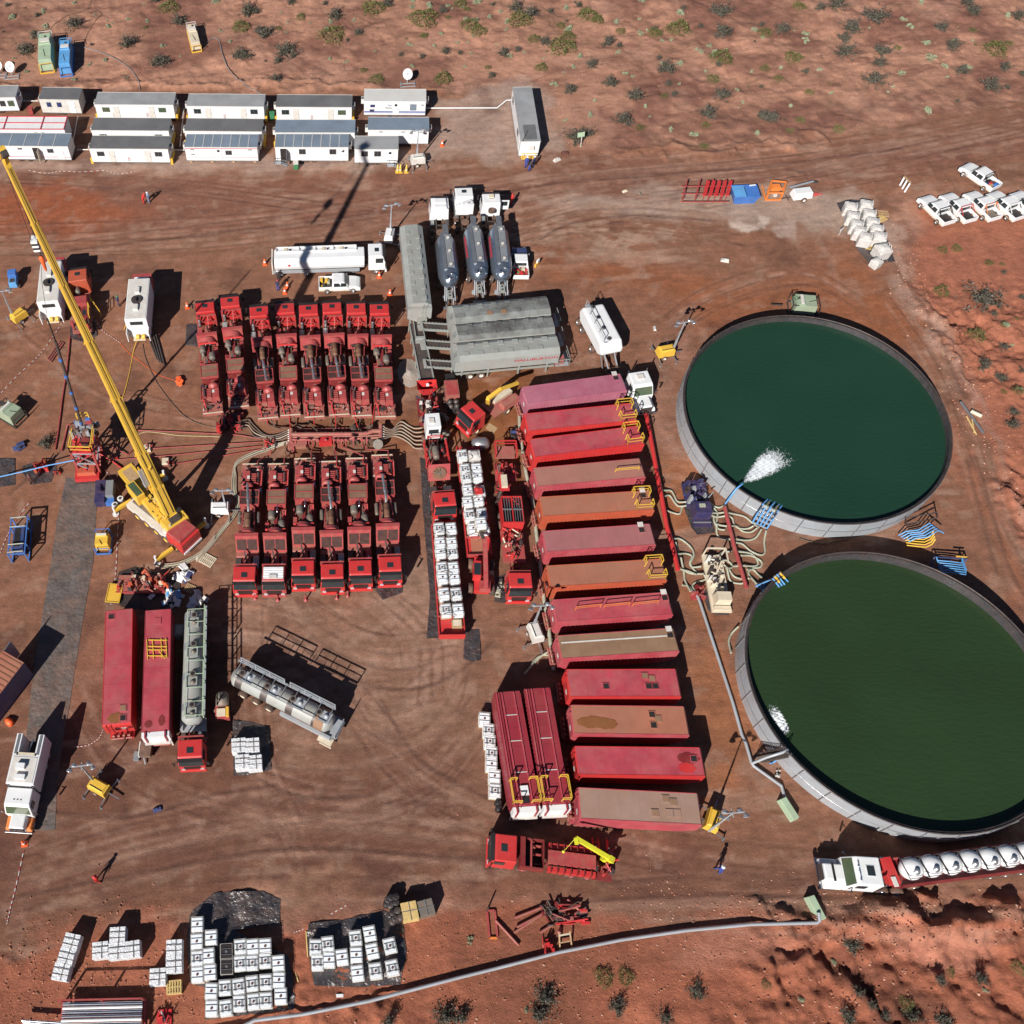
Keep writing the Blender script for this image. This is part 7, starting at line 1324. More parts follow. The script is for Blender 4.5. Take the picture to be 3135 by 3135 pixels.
for k in range(3): MB().b(-2.9,-2.8,-.35+k*.3,-.25+k*.3,2.9,2.95,'black').o('marker_lamp',t)
t=thing('bonnet_tractor','white bonneted tractor unit parked behind the magenta tank','truck');aim(t,w('H',45,1155,1.1),w('G',1860,1110,2.6));bonnet_cab(t,'white',W=2.4);chassis(t,-.3,-5.2,(-.95,-4.6),rim='chrome',m='dark_metal');MB().b(-3.7,-3.0,-.4,.4,2.9,3.05,'white_worn').o('roof_unit',t,bevel=.05)
# ---------------------------------------------------------------- blue shipping container at the left edge
cp=w('I',70,1010,3.3);t=thing('shipping_container','dark blue container with rusty orange roof, cut by the left edge','container');aim(t,w('I',100,1085,3.3),w('I',-120,1370,3.3));MB().b(-8,0,-1.25,1.25,0,3.3,'blue_deep').o('shell',t);m=MB()
for k in range(16): m.b(-.5-k*.5,-.28-k*.5,-1.2,1.2,3.3,3.36,'orange_brown')
m.b(-8,-.02,-1.25,1.25,3.28,3.31,'orange_brown').o('roof',t);MB().bar((.0,1.2,3.2),(1.1,1.3,3.2),.08,m='steel').b(0,1.1,1.25,1.32,.2,3.1,'galv').o('open_door',t)
# ================================================================= PIPES, HOSES, SMALL EQUIPMENT
def line(name,label,z,pts,r=.05,m='red',h=.12,cat=None,group=None,k=5,n=6,sm=True,follow=True):
    P=[w(z,p[0],p[1],p[2] if len(p)>2 else h) if not isinstance(p[0],str) else w(p[0],p[1],p[2],p[3] if len(p)>3 else h) for p in pts]
    if sm: P=smooth_path(P,k)
    if follow:
        for p in P: p.z+=max(0,gh(p))
    mb=MB().tube(P,r,m,n);o=mb.o(name);return tag(o,label,cat or name,group)
# high pressure manifold between the truck rows
t=thing('manifold_trailer','long red pipe manifold lying between the two rows of pump trucks','manifold');O=w('f',110,270,.0);t.location=O
def f_(x,y,h): return w('f',x,y,h) -O
m=MB()
for a,b in (((105,275),(885,262)),((105,180),(885,165))): m.bar(f_(*a,.35),f_(*b,.35),.2,m='red_dusty')
for x in (110,230,360,490,610,740,880): m.bar(f_(x,275,.35),f_(x,178,.35),.16,m='red_dusty')
m.o('skid_frame',t)
for pts,r in (([(115,218),(600,215),(730,212),(790,190),(862,188)],.26),([(115,262),(700,250),(862,243)],.14),([(115,240),(740,232),(862,222)],.12)): MB().tube([f_(x,y,1.1) for x,y in pts],r,'red_dusty',10).o('header_pipe',t)
for x,y0,y1 in ((112,172,285),(862,135,285)): MB().tube([f_(x,y0,1.1),f_(x,y1,1.0)],.24,'red_dusty',10).o('end_header',t)
for k in range(6): MB().cyl(f_(868,150+k*21,1.1),f_(888,150+k*21,1.0),.09,'white_worn',8).o('outlet',t);MB().cyl(f_(104,180+k*18,1.1),f_(88,180+k*18,1.0),.08,'white_worn',8).o('outlet',t)
for x in (150,240,262,330,400,470,505,535,568,632,705,745): MB().cyl(f_(x,262,1.1),f_(x,262,1.55),.10,'red',8).cyl(f_(x-10,262,1.5),f_(x+12,262,1.5),.12,'red_worn',8).tube([f_(x,268,1.1),f_(x,295,.9),f_(x+6,318,.4)],.06,'red_worn',6).cyl(f_(x,200,1.2),f_(x,200,1.5),.06,'dark_metal',6).o('valve',t)
MB().cyl(f_(838,300,.9),f_(838,300,1.3),.55,'drum_grey',16).o('round_lid',t);MB().cyl(f_(625,215,1.2),f_(630,245,1.9),.16,'red_dusty',8).b(*[c for v in () for c in v] or (0,.0001,0,.0001,0,.0001),'red').o('tee_pipe',t)
p=f_(160,310,.3);MB().b(p.x-1.0,p.x+1.0,p.y-.5,p.y+.4,.3,.9,'red_dusty').o('tool_box',t);p=f_(400,290,.6);MB().b(p.x-.7,p.x+.7,p.y-.35,p.y+.35,.5,1.3,'red').o('control_box',t)
for x in (640,780):
    p=f_(x,225,.4);MB().cyl((p.x,p.y-1.1,.45),(p.x,p.y+1.1,.45),.45,'rubber',14).o('wheel',t)
# hoses
g='black hoses from pump trucks to the manifold'
for i,(a,b,c) in enumerate([((545,1200),(580,1255),(700,1300)),((600,1215),(640,1270),(720,1280)),((705,1190),(740,1245),(830,1280)),((770,1195),(790,1250),(860,1262)),((862,1190),(880,1240),(945,1300)),((1050,1195),(1045,1240),(1068,1295)),((1095,1205),(1100,1230),(1080,1280)),((1210,1195),(1240,1250),(1268,1300)),((1390,1190),(1380,1225),(1350,1258)),((1275,1200),(1262,1230),(1250,1290))]):
    line('hose','short black hose between the upper pump trucks and the manifold','F',[(*a,1.0),(*b,.25),(*c,1.0)],.065,'hose_dark',group=g)
for i,(a,b,c) in enumerate([((700,1390),(705,1450),(725,1500)),((735,1385),(745,1440),(735,1500)),((860,1380),(870,1440),(920,1485)),((1070,1380),(1068,1440),(1078,1500)),((1282,1380),(1280,1430),(1262,1480))]):
    line('hose','short black hose between the manifold and the lower pump trucks','F',[(*a,1.0),(*b,.25),(*c,1.1)],.065,'hose_dark',group='black hoses to the lower pump trucks')
for i,(a,b) in enumerate([((915,1120),(922,1255)),((1078,1110),(1082,1270)),((1200,1130),(1245,1275)),((1370,1110),(1350,1250)),((560,1120),(580,1255)),((735,1130),(745,1270))]): line('iron_pipe','thin red iron pipe from an upper pump truck to the manifold','F',[(*a,1.25),(*b,1.0)],.055,'red',cat='pipe',group='red irons of the upper row',sm=False)
for i,(x,y,x2,y2) in enumerate([(505,1560,600,1470),(700,1545,770,1450),(900,1510,915,1400),(1090,1535,1060,1390),(1290,1520,1120,1420),(1470,1480,1300,1440)]): line('iron_pipe','jointed red iron from the manifold to a lower pump truck','F',[(x,y,1.3),(x,y-35,1.3),((x+x2)/2,(y+y2)/2-20,.3),(x2,y2,.4),(x2,y2-30,1.0)],.07,'red_worn',cat='pipe',group='red irons of the lower row',sm=False)
for i in range(6): line('hose',f'{ordn[i]} from top of the sandy hoses feeding the manifold from the blender','F',[(1440,1275+i*17,1.0),(1500,1290-i*2+i*12,.5),(1560,1232+i*24,.3),(1620,1262+i*25,.15),(1665,1282+i*29,.3),(1722,1278+i*31,.9)],.085,'hose_sand',group='sandy hoses between manifold and blender')
for i in range(4): line('hose',f'{ordn[i]} from top of the black hoses at the manifold west end','F',[(360,1238+i*16,.6),(430,1215+i*22,.3),(480,1262+i*26,.15),(560,1330-i*2+i*10,.2),(650,1330+i*14,.4),(735,1290+i*17,1.0)],.075,['hose_dark','hose_dark','hose_sand','hose_dark'][i],group='black hoses at the manifold west end')
for i in range(3):
    d=i*14;line('hose',f"{['outer','middle','inner'][i]} hose of the long trio curving around the light tower",'F',[(735,1375+d*.5,.8),(600,1410+d,.12),(440,1470+d,.12),(345,1530+d,.12),(318+d,1640,.12),(320+d,1760,.12),('J',305+d,560,.12),('J',265+d,670,.12),('J',170+d,790,.12),('J',90+d*.6,890+d*.5,.12),('J',0,985+d,.12),('I',1600,175+d,.12),('I',1480,310+d,.12),('I',1330,385+d,.12),('I',1190,405+d,.2)],.085,'hose_sand' if i != 1 else 'hose_pale',group='long sandy hoses curving round the light tower')
# irons from the well
for i,(pts,lb) in enumerate([([(880,1290),(1250,1305),(1680,1325),(1790,1335),(1932,1362)],'topmost'),([(1130,1430),(1500,1408),(1932,1382)],'second'),([(850,1515),(1300,1478),(1600,1445),(1932,1412)],'third'),([(930,1618),(1250,1555),(1560,1500),(1932,1436)],'lowest')]):
    line('iron_line',f'{lb} long red iron line running from the well to the manifold','E',pts,.055,'red_worn',.18,'pipe','long red iron lines across the yard',sm=False)
line('iron_line','red iron line slanting down right of the well platform','E',[(715,1455,1.0),(830,1525),(920,1590),(940,1615)],.085,'red',.2,'pipe',sm=False)
line('iron_line','red iron line right of the well platform, upper slanting one','E',[(800,1405,.5),(945,1478),(975,1445)],.07,'red_worn',.2,'pipe',sm=False)
line('iron_line','long rust-red line from the burgundy truck down to the well','E',[(518,600),(505,740),(490,880),(462,1050),(440,1230),(425,1340),(408,1440)],.085,'red_worn',.15,'pipe',sm=False)
line('iron_line','shorter rust-red line parallel to the long one beside the well','E',[(520,1250,.6),(497,1262),(480,1350),(455,1450)],.09,'red_worn',.15,'pipe',sm=False)
line('wireline','blue-grey cable line entering the well platform from the left edge','E',[(0,1640,.8),(180,1600,1.6),(360,1555,2.6),(550,1518,3.8)],.07,'hose_blue',cat='cable',sm=False,follow=False)
def clump(name,label,cat,z,x,y,r,h,mats,seed,n=14,group=None,base=None,rz=0,ry=None):
    t=w(z,x,y,0);o0=max(0,gh(t));rs=random.Random(seed);m=MB();ry=ry or r
    if base: m.b(-r,r,-ry,ry,.0,.15,base)
    for k in range(n):
        a,b=rs.uniform(-r,r*.7),rs.uniform(-ry,ry*.7)
        if rs.random()<.5: m.b(a,a+rs.uniform(.1,r*.5),b,b+rs.uniform(.1,ry*.5),.05,rs.uniform(.25,h),rs.choice(mats),t=.02)
        else: m.cyl((a,b,rs.uniform(.1,h)),(rs.uniform(-r,r),rs.uniform(-ry,ry),rs.uniform(.1,h)),rs.uniform(.04,.09),rs.choice(mats),7)
    o=m.o(name);tag(o,label,cat,group);place(o,t,rz,o0);return o
for z,x,y,lb in [('E',1112,1432,'red valve with white box at the head of the second iron line'),('E',1265,1548,'red valve with white box on the lowest iron line'),('E',935,1600,'red elbow valve at the left end of the lowest line'),('E',850,1510,'small red valve left of the crane boom'),('E',430,1610,'red elbow joint with hook shadow left of the wear mat')]:
    clump('valve',lb,'valve',z,x,y,.45,.7,['red','red_worn','dark_metal'],x,8,'red valves on the iron lines')
for z,x,y,lb in [('E',1092,1438,'white square box beside the upper line valve'),('E',1226,1537,'white square box beside the lower line valve')]: o=MB().b(-.4,.4,-.4,.4,0,.45,'cream',t=.05).b(-.42,.42,-.42,.42,0,.06,'wood').o('valve_box');tag(o,lb,'box');place(o,w(z,x,y))
clump('valve_manifold','red valve cross lying below the second upper pump truck','manifold','F',300,1250,1.5,1.1,['red','red_worn','red_dark','dark_metal'],5,40);clump('valve_manifold','red valve cluster left of the manifold foot','manifold','F',600,1420,.8,.8,['red','red_worn','dark_metal'],6,18)
clump('valve_stand','small red valve stand on crumpled plastic at the far left','valve','E',310,1575,.8,1.3,['red','orange_red','red_dark'],7,24)
# cables and tape
line('cable','yellow cable looping from the right control van to the crane boom','E',[(1012,625,.5),(985,720),(965,830),(950,900),(925,1000),(905,1060)],.05,'yellow',.05);line('cable','thin pale yellow cable beside the topmost iron line','E',[(1020,1330),(1080,1308),(1200,1318),(1320,1335),(1480,1340),(1640,1345)],.03,'yellow_pale',.04)
line('cable','dark cable winding from the right control van towards the valve cross','E',[(1055,660),(1075,760),(1130,890),(1190,990),(1300,1130),(1400,1215),(1530,1265),(1670,1282)],.045,'hose_dark',.05);line('cable','orange cord lying from the van to the orange rags','E',[(880,640),(950,720),(1050,800),(1120,850),(1180,890),(1350,945)],.025,'cone_orange',.04)
line('cable','grey cable looping past the green and blue generator skids','A',[(480,310),(610,345),(760,390),(900,460),(985,540),(1025,600),(1035,660)],.05,'walk_grey',.08,group=None);line('cable','grey cable curling from the lone pale skid to the trailers','A',[(1510,335),(1570,280),(1620,300),(1645,400),(1690,510),(1740,570),(1850,660),(1932,690)],.05,'walk_grey',.08)
line('cable','thin dark cable crossing the scrub at top left','A',[(350,260),(400,185),(520,110),(640,65),(670,0)],.03,'hose_dark',.08);line('cable','thin dark cable looping behind the blue generator skid','A',[(610,350),(640,260),(700,160),(750,110),(720,80),(650,90),(655,50)],.03,'hose_dark',.08)
def tape(label,z,pts,h=.06):
    P=smooth_path(wl_(z,pts,h),8);m=MB()
    for i,(a,b) in enumerate(zip(P,P[1:])): m.bar(a,b,.07,.02,'white_worn' if i % 2 else 'red_worn')
    o=m.o('barrier_tape');tag(o,label,'barrier tape','red and white barrier tape')
tape('barrier tape sagging in front of the left front-row trailers','A',[(200,1255),(340,1280),(450,1265),(600,1270),(770,1260),(880,1285),(1000,1265)]);tape('barrier tape running straight from the left edge to the van area','E',[(0,1030),(120,900),(250,780),(330,690),(420,560),(480,470)]);tape('barrier tape right of the wear mat down to the yellow tray','I',[(880,0),(868,200),(860,400),(845,560),(820,700)])
tape('barrier tape left of the wear mat by the blue pipe frame','I',[(220,-60),(100,110),(50,200),(0,320)]);tape('barrier tape from the right van curving to the cord','E',[(700,480),(760,560),(830,610),(890,650)]);tape('barrier tape hanging below the mud-puddled left tank','I',[(765,1620),(730,1690),(650,1740),(550,1755)]);tape('barrier tape near the lower left road','M',[(175,650),(120,900),(75,1080),(50,1190)]);tape('barrier tape by the crane in front of the navy unit','E',[(770,1580),(830,1660),(880,1740)])
tape('barrier tape trailing from the drums to the tote liner','N',[(685,1050),(560,1120),(450,1180),(370,1225),(290,1255)])
# bundles of pipe
def bundle(name,label,z,pairs,r,m,h=.15,cat='pipe',group=None):
    for i,(a,b) in enumerate(pairs):
        o=MB().cyl(w(z,*a,h+.0),w(z,*b,h),r,m,8).o(name);tag(o,label[i] if isinstance(label,list) else label,cat,group)
bundle('drill_pipe','long black pipe in the bundle right of the right control van','E',[((1150,570),(1215,810)),((1135,590),(1195,800)),((1120,620),(1180,790)),((1108,640),(1162,770))],.10,'dark_metal',group='black pipes by the right van')
bundle('red_pipe','red pipe lying in the bundle left of the crane boom','E',[((440,640),(350,770)),((455,645),(362,780)),((470,650),(375,790))],.09,'red_dusty',group='red pipes left of the boom')
# transfer belt and spilt sand by the sand trailers
t=thing('transfer_belt','long grey-framed belt conveyor running along the ends of the sand trailers','conveyor');a_,b_=w('G',222,745,1.4),w('G',312,1185,1.9);t.location=(a_.x,a_.y,0);o_=Vector((a_.x,a_.y,0));a_,b_=a_-o_,b_-o_;v=Vector((1,.12,0));m=MB()
for s in (-.75,.75): m.bar(a_+v*s,b_+v*s,.14,.3,'green_grey')
for k in range(6): q=a_.lerp(b_,k/5);m.bar(q+v*.75,Vector((q.x+.75,q.y,0)),.12,m='green_grey').bar(q-v*.75,Vector((q.x-.75,q.y,0)),.12,m='green_grey').bar(q-v*.75-Vector((0,0,.3)),q+v*.75-Vector((0,0,.3)),.1,m='green_grey')
m.o('frame',t);MB().add([a_-v*.68,a_+v*.68,b_+v*.68,b_-v*.68],[(0,1,2,3)],'belt').o('belt',t);m=MB().b(a_.x-.6,a_.x+1.4,a_.y+1.2,a_.y+3.0,2.2,3.1,'green_grey',t=.05).b(a_.x+.2,a_.x+1.3,a_.y-.2,a_.y+.9,1.0,2.2,'green_grey').o('head_box',t)
m=MB().lathe([(.001,.75),(.5,.45),(1.2,.12),(1.9,-.02)],(0,0,0),'Z','sand_dust',11);o=m.o('sand_pile');tag(o,'pale grey pile of spilt sand left of the belt conveyor','sand pile',None,'stuff');place(o,w('G',175,1115));o.scale=(.75,1.2,.6)
# small machines, left side
def skid(label,z,a,b,col,acc,W=1.3,h=1.4,name='generator_skid',cage=None,group='generator skids',top='glass',hh=.9):
    fr,re_=w(z,*a,hh),w(z,*b,hh);t=thing(name,label,'generator',group);g0=max(0,gh(fr));aim(t,fr,re_,g0);L=(fr-re_).length;MB().b(-L+.35,-.35,-W/2,W/2,.25,h,col,t=.06).b(-L+.6,-L*.55,-W/2+.12,W/2-.12,h,h+.12,col,t=.05).o('housing',t,bevel=.04)
    f=MB()
    for s in (-1,1): f.bar((0,s*W*.52,.12),(-L,s*W*.52,.12),.14,m=acc).bar((0,s*W*.5,.1),(0,s*W*.5,h*.8),.08,m=acc).bar((-L,s*W*.5,.1),(-L,s*W*.5,h),.07,m=cage or acc)
    f.bar((0,-W/2,.12),(0,W/2,.12),.14,m=acc).bar((-L,-W/2,h),(-L,W/2,h),.07,m=cage or acc).bar((-L,-W/2,.12),(-L,W/2,.12),.12,m=acc).bar((0,-W/2,h*.8),(0,W/2,h*.8),.07,m=acc).bar((-L,-W/2,h),(-L*.8,-W/2,h+.1),.06,m=cage or acc).bar((-L,W/2,h),(-L*.8,W/2,h+.1),.06,m=cage or acc);f.o('frame',t)
    m=MB().cyl((-L*.78,.1,h+.1),(-L*.78,.1,h+.3),.12,'dark_metal',10).b(-L*.72,-L*.62,-W*.35,W*.35,h+.1,h+.22,'white_worn').bar((-L*.4,-.2,h+.04),(-L*.15,.1,h+.04),.05,m='dark_metal');m.o('exhaust',t);return t
skid('pale green generator skid with yellow base in the top left scrub','A',(348,520),(350,300),'green_pale','yellow',2.0,2.0,hh=.5,cage='white_worn');skid('sky blue generator skid beside the pale green one','A',(490,545),(500,345),'blue_sky','blue',1.7,1.9,hh=.5,cage='blue_sky');skid('lone pale cream generator skid with yellow frame in the scrub','A',(1455,365),(1415,205),'cream','yellow',1.4,1.4,hh=.5,cage='white_worn')
skid('yellow-topped generator in blue frame, right of the wear mat','I',(758,310),(770,175),'yellow','blue',1.45,1.5,hh=.6,group=None)
t=skid('mint green trailer generator near the left edge','E',(150,1210),(15,1130),'sage','dark_metal',1.9,1.6,hh=.8,group='mint green trailer generators');MB().cyl((-2.6,.1,1.6),(-2.6,.1,1.75),.35,'dark_metal',14).o('fan',t)
t=skid('mint green trailer generator at the rim of the far tank','H',(1315,375),(1110,360),'sage','dark_metal',2.0,1.5,hh=.8,group='mint green trailer generators');MB().bar((-3.9,0,.5),(-5.2,0,.45),.12,m='dark_metal').o('drawbar',t);MB().tube([(-2.9+.3*math.cos(a*.7),.1+.3*math.sin(a*.7),1.68) for a in range(10)],.03,'green_deep',5).o('coiled_hose',t)
t=thing('blue_cart','small bright blue machine by the left edge above the light tower','machine');aim(t,w('E',92,120,1.2),w('E',95,245,.8));MB().b(-1.1,0,-.55,.55,.5,1.6,'blue',t=.05).b(-2.1,-1.1,-.5,.5,.4,1.2,'blue_sky',t=.05).o('body',t,bevel=.04);MB().b(-1.9,-1.3,-.3,.3,1.2,1.24,'dark_metal').o('grille',t)
for x in (-.4,-1.7):
    for s in (-1,1): wheel(t,x,s*.6,.3,.2,'white_worn')
t=thing('navy_unit','navy machine with two white-lidded cans beside the crane, by the wear mat','machine');aim(t,w('E',790,1830,.9),w('E',800,1670,.9));MB().b(-2.6,-.6,-.2,.7,.2,1.3,'walk_grey',t=.05).b(-.6,0,-.2,.7,.1,.8,'blue').o('housing',t);MB().b(-2.8,0,-1.3,-.25,.15,1.1,'navy').bar((-2.2,-.8,1.1),(-1.0,-.7,1.5),.2,m='navy').o('engine',t)
for z,x,y,lb in [('E',890,1805,'white-lidded can by the crane outrigger, upper'),('E',850,1850,'white-lidded can by the crane outrigger, lower')]: o=MB().cyl((0,0,0),(0,0,1.0),.34,'galv',14).cyl((0,0,1.0),(0,0,1.05),.33,'white',14).cyl((0,0,1.05),(0,0,1.1),.16,'dark_metal',10).o('can');tag(o,lb,'can','white-lidded cans');place(o,w(z,x,y,.9))
t=thing('pipe_cradle','blue skid frame with pale pipe ends left of the wear mat','skid');aim(t,w('I',150,375,.3),w('I',175,95,.3));L=4.6;MB().b(-3.4,-.6,-.55,.55,.2,1.5,'blue_deep').b(-3.2,-1.0,-.4,.2,1.5,1.52,'black').o('tank',t);m=MB()
for s in (-1,1):
    for h in (.15,1.7): m.bar((.1,s*.85,h),(-4.5,s*.85,h),.11,m='blue')
    for x in (0,-1.2,-3.2,-4.4): m.bar((x,s*.85,.1),(x,s*.85,1.75),.11,m='blue')
for x in (0,-1.2,-3.2,-4.4): m.bar((x,-.85,1.7),(x,.85,1.7),.1,m='blue')
m.o('frame',t);m=MB()
for x in (-.2,-1.1,-3.2,-4.3): m.cyl((x,-.9,1.85),(x,.7,1.85),.06,'hose_pale',8)
m.o('pipe_ends',t)
t=thing('pump_skid','red pump skid with orange hoses on crumpled dark liner','pump unit');aim(t,w('I',1230,590,.3),w('I',905,590,.3));clutter(t,'pump',-5.0,-.2,-.3,1.6,.35,1.5,60,['red','red_dusty','orange_red','red_worn','red_dark','cream','dark_metal'],33,'red_dusty');MB().tube([(-2.4,1.4,1.2),(-2.0,1.5,1.8),(-1.6,.9,1.6)],.15,'orange_red',8).b(-5.1,-.1,-.4,-.25,.1,.4,'red_worn').o('hose',t)
o=MB().b(-.7,.7,-1.0,1.0,.05,.35,'dark_metal').b(-.62,.62,-.92,.92,.35,.37,'yellow').bar((-.7,-1,.4),(-.7,1,.4),.08,m='yellow').bar((.7,-1,.4),(.7,1,.4),.08,m='yellow').bar((-.7,-1,.4),(.7,-1,.4),.08,m='yellow').bar((-.7,1,.4),(.7,1,.4),.08,m='yellow').o('drip_tray');tag(o,'yellow drip tray tilted on plastic left of the red pump skid','tray');place(o,w('I',850,630),-.15)
def heap(label,z,x,y,mats,r,seed,n=18,name='rag_heap'):
    rs=random.Random(seed);m=MB()
    for k in range(n):
        a,b=rs.gauss(0,r*.45),rs.gauss(0,r*.45);s_=rs.uniform(.2,.5);R_=Matrix.Rotation(rs.uniform(0,6),3,'Z') @ Matrix.Rotation(rs.uniform(-.6,.6),3,'X');m.b(-s_,s_,-s_*.7,s_*.7,-.06,.06,rs.choice(mats),t=.05,R=R_,o=(a,b,.15+rs.random()*.45*max(0,1-math.hypot(a,b)/r)))
    o=m.o(name);tag(o,label,'rag heap');place(o,w(z,x,y),0,max(0,gh(w(z,x,y))));return o
heap('heap of white and blue sheeting right of the red pump skid','I',1365,475,['cloth_white','white','blue_deep'],1.1,3);heap('heap of shaded blue-white sheets by the chemical tanker','I',1265,665,['cloth_white','white_worn','blue_sky'],1.3,4,22);heap('white bag heap at the north tip of the chemical tanker','I',1445,690,['cloth_white','white_worn'],.8,5)
heap('orange netting rags on the cord end','E',1330,940,['cone_orange'],.5,6,6);heap('dark rags on the ground near the left edge','E',158,1420,['cloth_dark','blue_deep'],.5,7,8);heap('shiny black rags by the west valves of the third tank','b',870,500,['liner_dark','blue_deep','liner'],.8,8,16);heap('coil of old hose beside the gridded hopper truck cab','K',675,850,['hose_pale','liner','drum_grey'],.7,9,14)
o=MB().lathe([(.001,0),(.3,0),(.36,.4),(.3,.85),(.001,.86)],(0,0,0),'Z','cone_orange',14).o('barrel');tag(o,'orange barrel lying at the left edge above the service truck','barrel');place(o,w('I',55,1550),0);o.rotation_euler=(1.2,0,.7)
t=thing('small_compressor','small brown engine on a drawbar below the crimson tank','engine');place(t,w('I',1085,1785,.3),-.1);MB().b(-.5,.5,-.6,.6,.25,1.0,'grime_shade').b(-.6,-.5,-.65,.65,.25,1.05,'white_worn').o('housing',t);MB().b(-1.1,-.6,-.9,-.1,.1,.5,'walk_grey').bar((-.2,-.6,.3),(.0,-1.2,.2),.1,m='galv').o('drawbar',t)
o=MB().b(-.45,.45,-.6,.6,0,1.1,'walk_grey').b(-.3,.3,-.4,.4,1.1,1.14,'galv').o('grey_cabinet');tag(o,'grey cabinet in the shadow between crimson tank and chemical tanker','cabinet');place(o,w('I',1325,890,1),0)
# water side: headers, hoses, pump skids
line('header_pipe','thick red header pipe along the east ends of the tank row','L',[('H',45,1180,.7),(40,60,.7),(62,175,.7),(100,390,.7),(150,560,.7),(182,710,.7)],.24,'red',cat='pipe',sm=False,n=10);line('header_pipe','red header pipe lying between the pumps and the water tanks','L',[(527,245,.5),(600,540,.5),(690,845,.5)],.20,'red_worn',cat='pipe',sm=False,n=10)
line('header_pipe','worn pale-blue header pipe along the west ends of the tank row','K',[('G',985,1330,.5),('G',1000,1580,.5),('G',1040,1850,.5),(930,250,.5),(945,420,.5),(975,660,.5),(1000,900,.5),(1035,1120,.5),(1060,1330,.5),(1075,1450,.5)],.19,'hose_pale',cat='pipe',n=10)
HS=[[('L',75,123),('L',130,125),('L',155,160),('L',180,205),('L',245,208)],[('L',80,168),('L',120,160),('L',160,215),('L',190,240),('L',245,235)],[('L',95,270),('L',150,290),('L',195,295),('L',215,245),('L',240,238)],[('L',145,482),('L',200,482),('L',275,540),('L',300,600),('L',275,670),('L',330,735),('L',375,738)],[('L',170,595),('L',240,590),('L',285,610),('L',270,660),('L',290,690),('L',355,685)],[('L',165,505),('L',180,570),('L',215,690),('L',270,735),('L',360,740)],[('L',205,620),('L',225,720),('L',235,790),('L',275,870)],[('L',200,705),('L',260,720),('L',320,745)],[('L',215,825),('L',260,830),('L',290,870)],[('L',375,745),('L',385,780),('L',310,805),('L',290,830),('L',315,875)],
 [('L',520,245),('L',530,225),('L',490,250),('L',440,235),('L',415,215)],[('L',420,240),('L',455,260),('L',475,300),('L',470,360),('L',490,378),('L',545,388)],[('L',420,255),('L',445,290),('L',450,350),('L',480,405),('L',530,415)],[('L',435,310),('L',475,320),('L',530,312)],[('L',430,290),('L',480,290),('L',530,285)],[('L',470,370),('L',470,440),('L',500,475),('L',570,485)],
 [('L',555,290),('L',610,300),('L',680,320),('L',740,370),('L',780,395)],[('L',555,310),('L',585,330),('L',600,380),('L',640,405),('L',700,405),('L',740,385)],[('L',575,385),('L',620,390),('L',660,425),('L',720,432),('L',770,400)],[('L',615,485),('L',700,492),('L',760,470),('L',800,410)],[('L',615,510),('L',660,520),('L',720,570),('L',790,600),('L',825,580),('L',820,500),('L',835,420)],[('L',630,575),('L',720,590),('L',770,640),('L',760,680),('L',665,680)],[('L',650,605),('L',730,608),('L',800,650),('L',790,690),('L',730,700),('L',705,740),('L',765,815)],
 [('L',485,605),('L',510,580),('L',580,575)],[('L',500,630),('L',560,650),('L',585,690),('L',540,700)],[('L',520,670),('L',560,710),('L',600,760),('L',660,780)],[('L',545,690),('L',570,790),('L',640,812),('L',670,805)],[('L',695,710),('L',740,710),('L',770,740),('L',805,770)],[('L',705,775),('L',730,770),('L',750,800),('L',765,815)],[('L',590,685),('L',640,680)],
 [('L',630,1130),('L',580,1180),('L',558,1240),('L',575,1325)],[('K',900,1440),('K',940,1370),('K',1000,1340),('K',1045,1345)],[('K',860,1480),('K',930,1400),('K',980,1350),('K',1045,1310)]]
dsc=['near the navy pump skid','near the navy pump skid','near the navy pump skid','between the tank header and white pump','between the tank header and white pump','between the tank header and white pump','between the tank header and white pump','between the tank header and white pump','between the tank header and white pump','between the tank header and white pump']
for i,p in enumerate(HS):
    d='running from the tank row header to the navy pump' if i<3 else ('between the tank row header and the white pump' if i<10 else ('joining the navy pump to the red header' if i<16 else ('looping from the red header to the suction racks' if i<23 else ('around the white pump and red header' if i<30 else ('lying alone by the near water tank' if i==30 else 'at the top of the ridged tanks')))))
    line('suction_hose','pale green suction hose ' +d,'L',[(*q,.13 if 0<j<len(p)-1 else .45) for j,q in enumerate(p)],.10,'hose_pale',cat='hose',group='pale green suction hoses, ' +d[:30],n=7)
t=thing('pump_skid','navy blue pump skid between tank row and far water tank','pump unit');aim(t,w('h',740,1500,.4),w('h',640,1050,.4));clutter(t,'engine',-5.2,-2.2,-1.3,1.2,.4,1.7,40,['navy','blue_deep','navy','galv','dark_metal'],41,'navy');MB().b(-2.4,-.9,-.9,.9,.3,1.5,'navy',t=.1).b(-2.0,-1.6,-.4,.2,1.5,1.6,'hose_pale').o('radiator',t);MB().b(-.9,0,-.9,.9,.15,.3,'navy').bar((-.1,-.9,.2),(-.1,.9,.2),.14,m='navy').bar((-.5,-.9,.35),(-.5,.9,.35),.1,m='walk_grey').o('frame',t)
